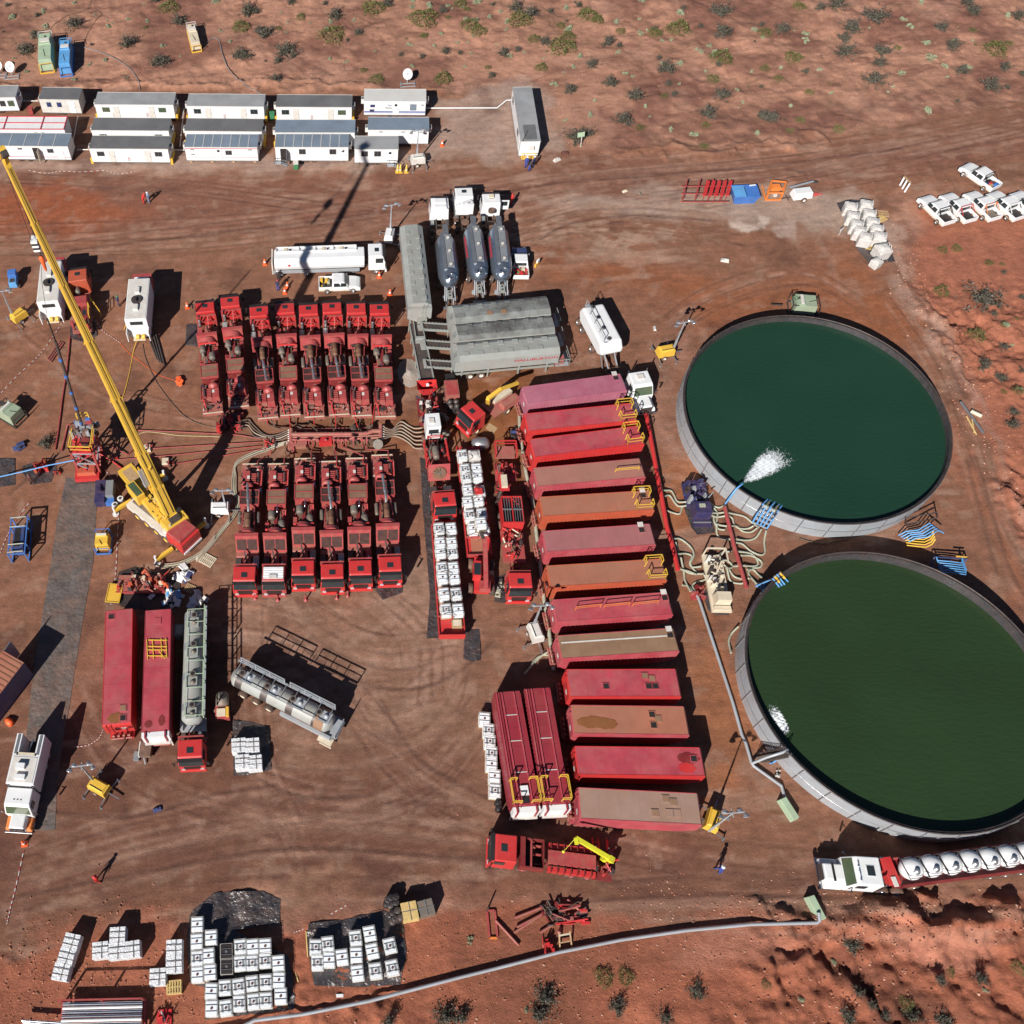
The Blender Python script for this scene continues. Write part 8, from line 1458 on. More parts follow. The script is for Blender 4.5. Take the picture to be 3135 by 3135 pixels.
t=thing('pump_skid','cream-white pump skid beside the red header pipe','pump unit');aim(t,w('L',510,1020,.4),w('L',440,650,.4));MB().b(-6.3,0,-.95,.95,.15,.4,'cream').bar((-6.2,-.9,1.9),(-6.2,.9,1.9),.14,m='cream').bar((-6.2,-.9,.3),(-6.2,-.9,1.9),.12,m='cream').bar((-6.2,.9,.3),(-6.2,.9,1.9),.12,m='cream').bar((-6.2,.9,1.9),(-4.6,.9,1.9),.12,m='cream').o('frame',t);clutter(t,'engine',-5.6,-1.6,-.8,.8,.4,1.7,44,['cream','white_worn','cream','dark_metal','drum_grey'],43);MB().b(-1.7,-.6,-.7,.8,.4,1.6,'cream',t=.1).b(-.5,-.1,-.8,.8,.4,.7,'cream').o('radiator',t)
def rack(label,z,ups,tops,downs,m='hose_blue',m2='yellow_pale',zt=2.75):
    t=thing('suction_rack',label,'pipe rack','blue suction pipe racks on the tank walls');O=w(z,*ups[0],0);t.location=O
    for i in range(len(ups)):
        u,p,d=w(z,*ups[i],.3)-O,w(z,*tops[i],zt)-O,w(z,*downs[i],1.75)-O;u.z,p.z,d.z=.3,zt,1.6
        MB().tube([u,u.lerp(p,.5),p,d],.09,m,8).o('suction_pipe',t)
        if i % 2: MB().cyl(p+Vector((0,0,.0)),p.lerp(d,.6),.13,m2,8).o('float',t)
    f=MB()
    a,b,c,d=[w(z,*q,h)-O for q,h in ((ups[0],.3),(ups[-1],.3),(tops[-1],zt),(tops[0],zt))]
    for k in (0,.25,.5,.75): f.bar(a.lerp(d,k),b.lerp(c,k),.12,m='galv')
    for e0,e1 in ((a,d),(b,c)): f.bar(e0,e1,.12,m='dark_metal').bar((e1.x,e1.y,0),(e1.x,e1.y,zt),.1,m='dark_metal')
    f.o('frame',t);return t
rack('blue-piped suction rack hooked over the wall of the far tank','h',[(1470,1440),(1530,1470),(1580,1490),(1625,1505),(1680,1535)],[(1610,1190),(1660,1210),(1720,1240),(1780,1270),(1830,1300)],[(1710,1075),(1745,1085),(1815,1115),(1880,1145),(1920,1165)])
rack('blue and yellow suction pipes bent over the near tank wall','L',[(760,830),(775,838),(790,846),(805,855)],[(885,775),(900,760),(915,745),(935,732)],[(935,830),(955,820),(975,812),(1000,790)],m2='yellow')
t=thing('pipe_bundle','bundle of blue and yellow bent pipes between the two water tanks','pipe bundle');O=w('T',1150,190);t.location=O
for i in range(5): P=[w('T',x+i*17,y+i*13,h)-O for x,y,h in ((1005,190,.4),(1060,160,1.0),(1150,150,1.2),(1230,100,2.0),(1270,120,1.4))];MB().tube(P,.065,'blue_sky',7).o('blue_pipe',t)
for i in range(4): P=[w('T',x+i*5,y+i*19,h)-O for x,y,h in ((1050,205,.5),(1130,215,.6),(1190,220,.6),(1235,200,.8),(1262,160,1.2))];MB().tube(P,.065,'yellow',7).o('yellow_pipe',t)
m=MB();
for a,b in (((1050,110,.3),(1290,60,1.8)),((1060,60,.3),(1290,20,1.8)),((1060,110,0),(1060,60,1.8)),((1290,60,0),(1290,20,2.0))): m.bar(w('T',*a)-O,w('T',*b)-O,.1,m='dark_metal')
m.o('stand',t)
t=thing('pipe_bundle','flat bundle of blue pipes in a frame at the near tank north wall','pipe bundle');O=w('T',1390,380);t.location=O
for i in range(6): P=[w('T',x+i*6,y+i*17,1.3)-O for x,y in ((1285,350),(1290,375),(1380,382),(1470,395),(1475,350))];MB().tube(P,.06,'blue_sky',7).o('blue_pipe',t)
m=MB()
for a,b in (((1270,350,1.2),(1510,365,1.2)),((1240,420,.6),(1450,440,.6)),((1270,350,1.2),(1240,420,.6)),((1510,365,1.2),(1450,440,.6)),((1510,365,0),(1510,365,1.2))): m.bar(w('T',*a)-O,w('T',*b)-O,.1,m='blue_deep')
m.bar(w('T',1430,345,1.4)-O,w('T',1510,350,1.4)-O,.1,m='yellow').o('frame',t)
line('jet_pipe','blue pipe slanting up and jetting water into the far tank','H',[(630,1838,.4),(712,1728,3.0),(757,1690,2.6)],.10,'hose_blue',cat='pipe',sm=False,n=8)
pl=line('pipeline','long grey steel pipeline following the near tank, upper section','L',[(325,900,.35),(345,950,.35),(460,1300,.3),(590,1700,.3),(655,1932,.3),('W',925,180,.3),('W',968,325,.3),('W',985,350,.3),('W',1190,498,.3),('W',1220,610,.3)],.14,'galv',cat='pipe',sm=False,n=10)
line('pipeline','grey branch pipe climbing over the near tank wall','W',[(975,328,.4),(1080,285,1.6),(1200,248,2.6),(1235,228,2.5)],.13,'galv',cat='pipe',sm=False,n=10)
line('pipeline','very long pale blue-grey pipeline crossing the bottom of the site','W',[(1445,1440,.35),(1458,1500,.35),(1440,1512,.35),(960,1520,.35),(480,1565,.35),(0,1635,.35),('V',750,1400,.35),('V',290,1518,.35),('V',0,1590,.35),('N',840,1762,.35),('N',350,1862,.35),('N',0,1905,.35),('M',1780,1955,.35),('M',1500,2010,.35)],.15,'galv',cat='pipe',sm=False,n=10)
for z,x,y,rz_,lb in [('W',1240,668,-1.25,'pale green sleeve box over the upper pipeline end'),('W',1440,1400,-1.35,'pale green sleeve box at the roadside end of the pipeline')]: o=MB().b(-1.0,1.0,-.36,.36,0,.75,'green_pale',t=.06).o('pipe_sleeve',bevel=.04);tag(o,lb,'pipe sleeve','pale green pipe sleeves');place(o,w(z,x,y,.4),rz_)
clump('valve_block','red valve block at the head of the grey pipeline','valve','L',320,885,.7,.8,['red_worn','red_dusty','red_dark'],51,14,base='red_worn')
t=thing('stair','dark mesh stair leaning on the near tank wall by the branch pipe','stair');O=w('W',985,270);t.location=O;m=MB();a,b=w('W',1000,275,0)-O,w('W',1190,235,2.5)-O;v=Vector((.35,-.6,0))*1.0
for s in (0,1): m.bar(a+v*s,b+v*s,.08,.2,'dark_metal').bar(a+v*s+Vector((0,0,1)),b+v*s+Vector((0,0,1)),.05,m='dark_metal')
for k in range(12): q=a.lerp(b,k/11);m.bar(q,q+v,.22,.04,'drum_grey').bar(q,q+Vector((0,0,1)),.04,m='dark_metal').bar(q+v,q+v+Vector((0,0,1)),.04,m='dark_metal')
m.o('stair_flight',t)
clump('small_valve','small round valve on the bank below the near tank stair','valve','W',1162,418,.4,.4,['white_worn','steel'],61,8);line('hose','short blue hose by the branch pipe and stair','W',[(1105,330,.2),(1140,315,.2),(1195,260,1.6)],.08,'blue_sky')
line('hose','dark hose lying across the tank shadow between the tanks','T',[(270,212),(350,235),(450,250),(560,225),(640,215)],.05,'hose_dark')
# top of the site
def dish(label,z,x,y,s=.74):
    p=w(z,x,y);t=thing('satellite_dish',label,'satellite dish','white satellite dishes',(p.x,p.y,max(0,gh(p))));R=Matrix.Rotation(math.radians(52),3,'X');m=MB();n=24;V=[]
    for r,h in ((.001,-.22),(.4,-.19),(.8,-.08),(1.0,.02),(1.02,-.02),(.8,-.12),(.4,-.24),(.001,-.27)):
        for k in range(n): V.append(R @ Vector((r*s*math.cos(2*PI*k/n)*.92,r*s*math.sin(2*PI*k/n),h*s))+Vector((0,0,1.35)))
    m.add(V,[(i*n+k,i*n+(k+1) % n,(i+1)*n+(k+1) % n,(i+1)*n+k) for i in range(7) for k in range(n)],'white',True).o('reflector',t)
    MB().cyl((0,0,0),(0,.1,1.5),.07,'galv',8).bar((-1.1,-.3,.08),(1.1,-.3,.08),.1,m='galv').bar((-1.1,-1.0,.08),(1.1,-1.0,.08),.1,m='galv').bar((-1,-1.1,.08),(-1,.2,.08),.1,m='galv').bar((1,-1.1,.08),(1,.2,.08),.1,m='galv').o('stand',t);MB().bar((0,-.9,1.1),(0,-1.4,2.3),.05,m='galv').o('feed_arm',t)
dish('white satellite dish on metal feet by the green skid','A',92,555);dish('white satellite dish half cut by the left edge','A',0,545);dish('single white satellite dish above the blue-striped trailer','B',1128,610,.74)
line('drain_pipe','white pipe running from the blue-striped trailer to the long trailer','B',[(1265,798),(1500,797),(1790,797),(1860,740),(1900,738)],.09,'white',.25,'pipe',sm=False,n=8)
for i,(pts,lb) in enumerate([([('A',155,745),('A',285,745)],'white pipe between the two leftmost back trailers'),([('A',575,860),('A',540,1040)],'grey pipe crossing the gap behind the open-door trailer'),([('A',570,1105),('A',655,1105)],'white pipe stub left of the patched-roof trailer'),([('A',1265,1108),('A',1365,1108)],'white pipe between patched-roof and red-striped trailers'),([('A',1360,800),('A',1330,1080)],'pale pipe in the second gap between trailer columns')]): line('drain_pipe',lb,'A',[(*q,.3) for q in pts],.08,'white_worn',cat='pipe',sm=False,n=8)
def cone(label,z,x,y,m='cone_orange',s=1.0,h=.7):
    o=MB().b(-.2,.2,-.2,.2,0,.05,m).lathe([(.16,.05),(.11,.3),(.06,h),(.001,h+.01)],(0,0,0),'Z',m,10).lathe([(.118,.30),(.092,.45)],(0,0,0),'Z','white',10).o('traffic_cone');tag(o,label,'traffic cone','traffic cones' if m=='cone_orange' else 'yellow and white posts');place(o,w(z,x,y));o.scale=(s*1.4,s*1.4,s*1.3)
cone('orange cone behind the rear end of the white tanker','F',558,70);cone('orange cone right of the navy-coated person','F',724,240);cone('orange cone below the navy-coated person','F',706,282);cone('orange cone in front of the white double-cab pickup','F',1403,165);cone('orange cone beside the sand trailer shadow','F',1482,295);cone('orange cone right of the trailer with blue roof','B',1385,1075);cone('orange cone in front of the white service truck','M',183,600);cone('orange cone left of the first upper pump truck','E',1386,390)
for x,lb in [(1055,'leftmost yellow-white post before the shortest trailer'),(1076,'middle yellow-white post before the shortest trailer'),(1120,'rightmost yellow-white post before the light tower')]: cone(lb,'B',x,1272,'yellow',1.0,.95)
for x,y,lb in [(438,1285,'first'),(605,1295,'second'),(812,1295,'third'),(1042,1282,'fourth'),(1122,1265,'fifth')]: o=MB().lathe([(.18,0),(.18,.05),(.06,.06),(.06,.85),(.10,.9),(.001,.95)],(0,0,0),'Z','red_worn',10).o('bollard');tag(o,f'{lb} red post from the left before the lower truck row','post','short red posts before the lower trucks');place(o,w('J',x,y));o.scale=(1.3,1.3,1.1)
for z,x,y,m_,lb in [('B',305,1245,'green_deep','dark green bin below the open-doorway trailer'),('B',130,880,'green_deep','green bin between back-row trailers'),('A',235,840,'red_worn','small red can between the two leftmost trailers')]:
    t=thing('wheelie_bin',lb,'bin','bins among the trailers');place(t,w(z,x,y));MB().b(-.28,.28,-.32,.32,.05,.95,m_,t=-.04).o('bin_body',t);MB().b(-.34,.34,-.38,.38,.95,1.02,'white_worn' if x==305 else m_).o('lid',t)
# red steel racks, skip, frame, compressor
t=thing('steel_rack','cluster of red steel racks left of the blue skip','steel rack');O=w('C',1450,1490);t.location=O;m=MB()
for i in range(4): a,b=w('C',1270+i*95,1490,.0)-O,w('C',1300+i*95,1370,.0)-O;m.bar(a,b,.1,m='red_worn').bar(a+Vector((0,0,1.0)),b+Vector((0,0,1.0)),.1,m='red_worn').bar(a,a+Vector((0,0,1.0)),.09,m='red_worn').bar(b,b+Vector((0,0,1)),.09,m='red_worn').bar(a,b+Vector((0,0,1)),.07,m='red_worn').bar(a.lerp(b,.5),a.lerp(b,.5)+Vector((0,0,1)),.08,m='red_worn')
for y in (1490,1430,1375): m.bar(w('C',1270,y,.05)-O,w('C',1620,y,.05)-O,.1,m='red_worn').bar(w('C',1270,y,1)-O,w('C',1620,y,1)-O,.08,m='red_worn')
for i in range(5): a=w('C',1440+i*42,1445,1.2)-O;b=w('C',1470+i*42,1335,1.2)-O;m.bar(a,b,.45,.12,'red').bar(a-Vector((0,0,1.1)),b,.07,m='red_worn')
m.o('rack_frames',t)
t=thing('waste_skip','bright blue open skip between red racks and orange frame','skip');aim(t,w('C',1835,1425,.9),w('C',1640,1430,.9));L=(w('C',1835,1425,.9)-w('C',1640,1430,.9)).length;m=MB().add([(-L+.4,-.9,0),(-.4,-.9,0),(-.4,.9,0),(-L+.4,.9,0),(-L,-1.1,1.3),(0,-1.1,1.3),(0,1.1,1.3),(-L,1.1,1.3)],[(0,3,2,1),(0,1,5,4),(1,2,6,5),(2,3,7,6),(3,0,4,7)],'blue');m.o('skip_body',t);MB().b(-L+.1,-L*.5-.05,-1.0,1.0,1.2,1.26,'blue_sky').b(-L*.5+.05,-.1,-1.0,1.0,1.22,1.28,'blue').bar((-L*.3,.9,1.35),(-.2,1.0,1.35),.12,m='white').o('lid',t)
t=thing('orange_frame','orange square cage frame between the blue skip and white trailer','frame');O=w('D',85,1440);t.location=O;m=MB();q=[w('D',*p,0)-O for p in ((20,1480),(125,1480),(150,1400),(45,1390))]
for i in range(4):
    a,b=q[i],q[(i+1) % 4]
    for h in (.1,1.2): m.bar(a+Vector((0,0,h)),b+Vector((0,0,h)),.16,m='orange')
    m.bar(a,a+Vector((0,0,1.25)),.16,m='orange')
m.bar(q[0],q[3]+Vector((-.9,.2,.3)),.14,m='orange').b(-.6,.6,.2,.9,.2,1.0,'orange').b(-.3,.1,-.5,-.1,.1,.5,'white_worn').o('cage',t)
t=thing('compressor_trailer','small white trailer compressor with drawbar, right of orange frame','compressor');aim(t,w('D',355,1430,.6),w('D',230,1445,.6));MB().b(-2.5,0,-.7,.7,.4,1.3,'white',t=.15).o('housing',t,bevel=.05);MB().bar((-2.5,0,.4),(-3.8,.0,.35),.09,m='dark_metal').bar((-3.0,-.5,.35),(-3.0,.5,.35),.07,m='dark_metal').o('drawbar',t);MB().bar((-2.6,.9,1.2),(.6,1.3,1.4),.22,.1,'galv').bar((.5,1.25,1.3),(1.1,1.1,1.3),.2,m='dark_metal').o('mast',t)
for s in (-1,1): wheel(t,-1.1,s*.78,.35,.2,'white_worn')
clump('red_part','small red machine part right of the white compressor','machine part','D',405,1448,.7,.4,['red','red_worn','white_worn'],71,8,rz=-.4,ry=.25)
t=thing('barrier','white and brown striped barrier boards standing beside the road','barrier');O=w('D',1050,1390);t.location=O
for i in range(3): a,b=w('D',1005+i*17,1385+i*25,.0)-O,w('D',1050+i*19,1305+i*25,.9)-O;MB().bar(a+Vector((0,0,.3)),b,.2,.06,'white').o('board',t)
MB().bar(w('D',1045,1300,1)-O,w('D',1095,1350,1)-O,.25,.06,'wood').bar(w('D',1055,1310,0)-O,w('D',1055,1310,1)-O,.1,m='wood').bar(w('D',1090,1345,0)-O,w('D',1090,1345,1)-O,.1,m='wood').o('rail',t)
t=thing('notice_board','small tilted pale green notice sign by the large shrub','sign');O=w('C',525,1085);place(t,O,.0,max(0,gh(O)));MB().bar((0,0,0),(.25,.3,1.5),.09,m='white_worn').o('post',t);MB().b(-.5,.5,-.02,.02,1.3,1.9,'green_pale').o('panel',t);t.rotation_euler=(-.4,0,.15)
o=MB().b(-.3,.3,-.02,.02,.8,1.2,'white').bar((0,0,0),(0,0,.9),.05,m='white_worn').o('small_sign');tag(o,'tiny white sign on a stake left of the bulk bags','sign');place(o,w('D',560,1740),.6)
for z,x,y,m_,s_,lb in [('C',350,1185,'white_worn',.5,'white cloth lump on the ground right of the three workers'),('C',408,1135,'cap_dark',.5,'dark little crate right of the lone trailer'),('C',852,1415,'cream',.35,'pale board scrap on the gravel left of the red racks'),('C',962,1432,'drum_grey',.3,'grey scrap stick on the gravel strip'),('H',108,545,'bag',.35,'pale lump left of the far tank light tower'),('H',625,45,'bag',.5,'white puddled lump on the orange mud'),('M',1165,345,'blue_deep',.4,'small dark blue scrap in the empty lower yard')]:
    o=MB().b(-s_,s_,-s_*.5,s_*.5,0,s_*.5,m_,t=.08).b(-s_*.3,s_*.9,-s_*.3,s_*.2,s_*.4,s_*.8,m_,t=.05).o('scrap');tag(o,lb,'scrap');place(o,w(z,x,y),x*.1,max(0,gh(w(z,x,y))))
o=MB().b(-.4,.4,-.1,.1,0,.5,'yellow').b(-.1,.3,-.1,.1,.5,.9,'white').o('caution_stand');tag(o,'small yellow and white stand right of the blue-bonnet pickup','stand');place(o,w('G',1118,320),.8)
for i,(x,y,a,lb) in enumerate([(640,300,0,'open brown box on the roadway board by the crane truck')]): pass
# bottom: rod rack, scrap pipes
t=thing('rod_rack','red rack of shiny chrome rods at the bottom edge','rod rack');O=w('M',750,1870,1.0);place(t,O,0);t.rotation_euler=(0,0,-.04);m=MB()
for x in (-3.3,0,3.3): m.bar((x,-1.3,.1),(x,1.1,.1),.16,m='red_worn').bar((x,-1.3,0),(x,-1.3,1.5),.14,m='red_worn').bar((x,1.1,0),(x,1.1,1.9),.14,m='red_worn').bar((x,-1.3,.6),(x,1.1,.6),.12,m='red_worn')
m.bar((-3.3,1.1,1.9),(3.3,1.1,1.9),.12,m='red_worn').o('frame',t)
for k in range(8): MB().cyl((-3.2,-1.15+k*.29,.85+.06*(k % 2)),(3.2,-1.15+k*.29,.85+.06*(k % 2)),.12,'chrome' if k % 3 else 'white',10).o('rod',t)
bundle('steel_rod','long pale rod sticking out left of the red rod rack','M',[((160,1905),(500,1925)),((170,1918),(480,1940))],.09,'chrome',.7,group='rods left of the rod rack');o=MB().b(-1.3,1.3,-.12,.12,0,.18,'white').o('white_beam');tag(o,'white beam lying between tote groups and long pipeline','beam');pq=w('N',500,1728);place(o,pq,-.03,.1);o.scale=(1.3,1,1)
bundle('wood_stake',['yellow stake left of the smaller tote group','yellow stake leaning right of the big tote block'],'N',[((380,1245),(392,1435)),((300,1540),(340,1680))],.06,'wood_yellow',.1,'stake','yellow stakes by the totes')
for i,(a,b,lb) in enumerate([((425,1145),(630,1065),'upper left'),((420,1255),(690,1075),'longest'),((440,1215),(680,1090),'second longest'),((610,1255),(715,1190),'short lower'),((815,1010),(915,1100),'upper right'),((790,1170),(910,1090),'right crossing'),((285,1165),(455,1350),'isolated left slanting')]): bundle('scrap_pipe',f'{lb} red scrap pipe on the broken soil at the bottom','V',[(a,b)],.11,'red_dusty',.2,'pipe','red scrap pipes at the bottom')
clump('scrap_irons','pile of red and dark pipe fittings at the bottom','pipe fittings','V',830,1120,1.6,.6,['red','red_dusty','dark_metal','red_dark'],81,34,ry=.9);clump('scrap_irons','dark tangled fittings between the red scrap pipes','pipe fittings','V',700,1110,1.0,.5,['dark_metal','grime_shade','red_dark'],82,20)
t=thing('upright_frame','small upright red frame left of the scrap pipes','frame');O=w('V',255,1200);place(t,O,-.05);MB().bar((-.3,-1.0,.1),(-.3,1.1,.1),.16,m='red_worn').bar((.35,-1.0,.1),(.35,1.1,.1),.16,m='red_worn').bar((-.3,-1.0,.1),(.35,-1.0,.1),.16,m='orange').bar((-.3,1.1,.1),(.35,1.1,.1),.16,m='red_worn').bar((-.3,1.1,.1),(-.3,1.2,1.2),.1,m='dark_metal').o('frame_bars',t)
clump('red_valve','red upright valve by the long bottom pipeline','valve','V',662,1350,.45,1.0,['red','red_worn','red'],83,12,ry=.7);clump('gas_bottles','red crate with small bottles below the big tote block left','crate','M',1215,1885,.6,.8,['red','red_worn','steel'],84,10,base='red')
t=thing('wooden_trestle','small pale wooden trestle right of the red valve','frame');O=w('V',785,1310);place(t,O,.1);MB().bar((-.5,-.7,0),(-.4,.5,.9),.1,m='wood').bar((.5,-.7,0),(.5,.5,.9),.1,m='wood').bar((-.45,.3,.8),(.5,.3,.8),.12,m='cream').bar((-.5,-.2,.4),(.5,-.2,.4),.1,m='wood').bar((-.4,.5,.9),(0,.9,.2),.2,m='red_dusty').o('trestle',t)
for z,a,b,m_,r_,lb in [('i',(1070,1020),(1380,1445),'steel',.15,'long grey pipe lying on the bank right of the far tank'),('i',(1150,1215),(1285,1465),'wood_yellow',.08,'yellow plank by the grey pipe, long side'),('i',(1225,1260),(1255,1440),'wood_yellow',.08,'yellow plank by the grey pipe, short side'),('i',(1210,1145),(1355,1215),'cream',.22,'pale trough beside the grey bank pipe')]: o=MB().cyl(w(z,*a,.2),w(z,*b,.2),r_,m_,8).o('bank_pipe' if m_=='steel' else 'plank');tag(o,lb,'pipe' if m_=='steel' else 'plank');o.location.z=max(0,gh(w(z,*a)))*.8
# ================================================================= SHRUBS AND STONES
def shrub_mesh(kind,seed):
    rs=random.Random(seed);V=[];F=[];MI=[]
    def leaf(p,s,m,up=.5,el=1.0):
        d=Vector((rs.gauss(0,1),rs.gauss(0,1),rs.gauss(0,1)+up)).normalized();e=d.cross(Vector((rs.gauss(0,1),rs.gauss(0,1),rs.gauss(0,1)))).normalized();o=len(V)
        V.extend([p-e*s*.5,p+d*s*el,p+e*s*.5,p-d*s*el*.4]);F.append((o,o+1,o+2,o+3));MI.append(m)
    if kind=='dark':
        for b in range(44):
            a=rs.uniform(0,2*PI);el=rs.uniform(.15,1.45);L=rs.uniform(.55,1.05)*(1.12 if rs.random()<.3 else .85);tip=Vector((math.cos(a)*math.cos(el)*L,math.sin(a)*math.cos(el)*L,math.sin(el)*L*.95))
            o=len(V);s_=Vector((-math.sin(a),math.cos(a),0))*.012;V.extend([s_,-s_,tip-s_*.4,tip+s_*.4]);F.append((o,o+1,o+2,o+3));MI.append(2)
            for k in range(24): q=tip*rs.uniform(.35,1.05)+Vector((rs.gauss(0,.07),rs.gauss(0,.07),rs.gauss(0,.06)));leaf(q,rs.uniform(.03,.085),0 if rs.random()<.7 else 1,.4,1.3)
    elif kind=='green':
        for b in range(900):
            a=rs.uniform(0,2*PI);el=math.asin(rs.random()**.8);r=rs.uniform(.7,1.02)*(1+.14*math.sin(3*a+seed)+.1*math.sin(7*a));q=Vector((math.cos(a)*math.cos(el)*r,math.sin(a)*math.cos(el)*r,math.sin(el)*r*.62));leaf(q,rs.uniform(.04,.10),0 if rs.random()<.6 else 1,.6)
    else:
        nc=rs.randint(3,5);cs=[(rs.uniform(-.55,.55),rs.uniform(-.55,.55),rs.uniform(.3,.5)) for _ in range(nc)]
        for cx,cy,cr in cs:
            for b in range(110): a=rs.uniform(0,2*PI);el=rs.uniform(0,1.5);r=cr*rs.uniform(.6,1.05);q=Vector((cx+math.cos(a)*math.cos(el)*r,cy+math.sin(a)*math.cos(el)*r,math.sin(el)*r*1.1));leaf(q,rs.uniform(.07,.15),0 if rs.random()<.7 else 1,1.0,.9)
    me=bpy.data.meshes.new('shrub');me.from_pydata([tuple(v) for v in V],[],F);ms={'dark':('leaf_dark','leaf_grey','twig'),'green':('leaf_green','leaf_olive','twig'),'pale':('leaf_pale','leaf_sage','twig')}[kind]
    for q in ms: me.materials.append(MATS[q])
    me.polygons.foreach_set('material_index',MI);return me
for nm,c in (('leaf_dark',(.058,.060,.042)),('leaf_grey',(.11,.105,.085)),('leaf_green',(.085,.105,.028)),('leaf_olive',(.14,.135,.035)),('leaf_pale',(.30,.34,.22)),('leaf_sage',(.20,.24,.15))): mat(nm,c,.7,dust=.06,var=.3,scale=2.5)
SM={k: [shrub_mesh(k,100+i*7+j) for j in range(4)] for i,k in enumerate(('dark','green','pale'))}
D,G_,P_='dark','green','pale'
SH=dict(
A='105,128,40p 322,88,28p 545,15,25p 335,195,35p 260,255,50d 550,175,70d 190,365,85d 945,145,22p 790,155,14p 835,170,12p 1090,150,25p 1070,45,12p 1255,50,65g 1325,155,60d 945,325,75d 1185,450,85d 775,440,30p 665,470,22p 1222,332,14p 1840,70,80d 1780,190,55g 1920,215,50d 1700,300,22p 1785,395,75d 555,585,28p 930,580,20p 195,525,25p 1600,10,35p 1160,5,45d 1685,630,12p',
B='15,80,35d 270,15,40d 520,25,30d 340,125,35g 590,110,65d 560,160,30p 240,160,18p 80,230,75d 175,210,18g 235,350,100d 170,440,40d 570,240,85g 525,215,30p 735,135,22p 765,245,45d 875,40,80g 980,25,50d 1245,130,95g 1290,50,40p 1160,60,25p 1175,15,25p 1430,130,22g 1435,40,22p 1390,80,40d 1590,180,60g 1650,220,55g 1555,140,25p 1625,155,30p 1735,125,30p 1520,25,45g 1640,10,40p 1760,35,25d 1810,90,25p 1860,212,20p 1380,245,25p 1500,310,18p 1580,300,18p 1410,380,40d 1515,390,25d 1600,385,18p 1840,390,55d 1080,405,25d 1235,420,30d 885,375,16p 555,430,25p 675,445,22p 900,580,50g 805,518,25g 155,590,45d 1390,575,60g 1555,485,20p 1725,490,25g 1750,555,35d 1245,255,14g 1165,490,25p 1570,75,25g 1120,275,12g 600,525,8p',
C='40,60,60d 75,140,80g 150,100,70d 180,280,45g 300,70,30d 420,40,35p 510,35,35d 580,100,75g 650,145,40g 440,195,45p 380,180,30g 430,265,50g 385,340,85g 260,310,50d 60,370,35d 105,390,18p 255,425,18p 520,405,35p 470,490,28p 400,535,14p 235,495,40g 610,475,50d 725,310,60d 810,335,32d 790,160,35p 820,220,35g 960,130,20p 970,240,30p 1015,215,18p 1075,230,50g 1130,295,22p 1245,200,75g 1270,95,45p 1285,60,30d 970,15,30p 1560,70,85d 1570,240,80d 1565,210,35p 1380,370,22p 1480,330,28p 1560,420,75g 1510,395,40p 1100,430,30d 1155,500,80d 1265,460,40p 1135,460,25p 1540,480,30d 1500,575,45g 1255,615,22p 1175,605,35d 850,545,30p 910,565,20p 740,610,60d 795,395,25p 920,715,70d 330,615,35p 445,660,55d 595,840,35p 840,880,80d 965,935,35g 1035,855,16p 410,885,22p 480,1010,90d 560,985,60d 1215,695,30d 1570,690,70d 1725,745,22p 1685,660,20p 1460,840,75d 1450,915,30g 1870,850,65d 1885,500,35g 1860,635,20d 1790,520,25p 1860,185,28d 1800,225,28p 1880,240,50g 1190,955,30p 1360,980,45p 1435,1085,35g 1830,985,35p',
D='265,35,45g 420,60,45d 540,40,70d 1170,15,30p 830,115,100d 650,185,85d 140,220,65d 315,235,35p 320,280,30p 600,275,60d 600,380,85d 220,425,55g 880,370,70d 860,460,60d 820,575,90d 415,515,30p 310,530,35d 135,490,28p 115,575,32g 510,680,22p 340,680,30g 205,765,28p 275,880,35g 60,865,75d 200,965,30g 560,950,40g 1040,140,30p 1080,185,30p 1310,210,55d 1395,340,65d 1410,310,40p 1215,320,35p 1230,420,50p 1355,485,40p 1470,520,60d 1520,480,35p 1020,530,35p 995,345,25g 1365,560,20p 1550,220,25g 1550,80,60d 1505,15,50d 1890,100,60d 1810,105,35p 1715,350,85g 1790,490,50d 1690,610,80d 1920,550,40d 1440,740,20d 1210,800,50p 1430,1830,35g 1330,1840,35g',
S='1630,290,170d 1320,255,55g 1570,590,60g 1770,525,40p 1790,665,45d 1620,820,65d 1755,905,50d 1905,990,35p 1850,1160,45d 1840,1250,60d 1670,55,28g 1770,65,18g 1910,860,30d 1910,310,30d',
Q='650,1340,75d 540,1450,35p 690,1690,50d 1285,1600,60d 1380,1540,35g 1595,1590,60d 1630,1680,28p 1870,1510,45g 620,1870,80d 1060,1770,45g 1110,1860,80d 890,1860,50d 1330,1890,80d 290,1745,35p 780,1790,40d 5,1640,30g',
V='1080,1570,65g 1245,1570,55g 650,1720,100d 600,1850,80d 1180,1790,75d 1760,1680,70d 1530,1880,60d 30,1870,70d 90,1300,35p 510,1830,30p',N='1410,1860,110d 990,1900,70d',E='340,1385,65d')
nm={D:('scrub_shrub','dark twiggy shrub'),G_:('green_shrub','low rounded green bush'),P_:('pale_tuft','pale grey-green tufted plant')}
zn=dict(A='in the scrub above the left trailers',B='in the scrub above the right trailers',C='in the scrub right of the lone trailer',D='in the top right scrub',S='on the bank right of the far tank',Q='in the broken soil at bottom right',V='in the soil below the long bottom pipeline',N='in the soil below the long bottom pipeline',E='left of the well platform')
rx=random.Random(31)
for z in 'ABCD': SH[z]+=''.join(f' {rx.randint(0,1900)},{rx.randint(0,[430,470,800,700]["ABCD".index(z)])},{rx.randint(10,30)}{rx.choice("pppdg")}' for _ in range(18))
SH['S']+=''.join(f' {1500+rx.randint(0,400)},{rx.randint(0,1300)},{rx.randint(14,40)}{rx.choice("pddg")}' for _ in range(8))
cnt=0
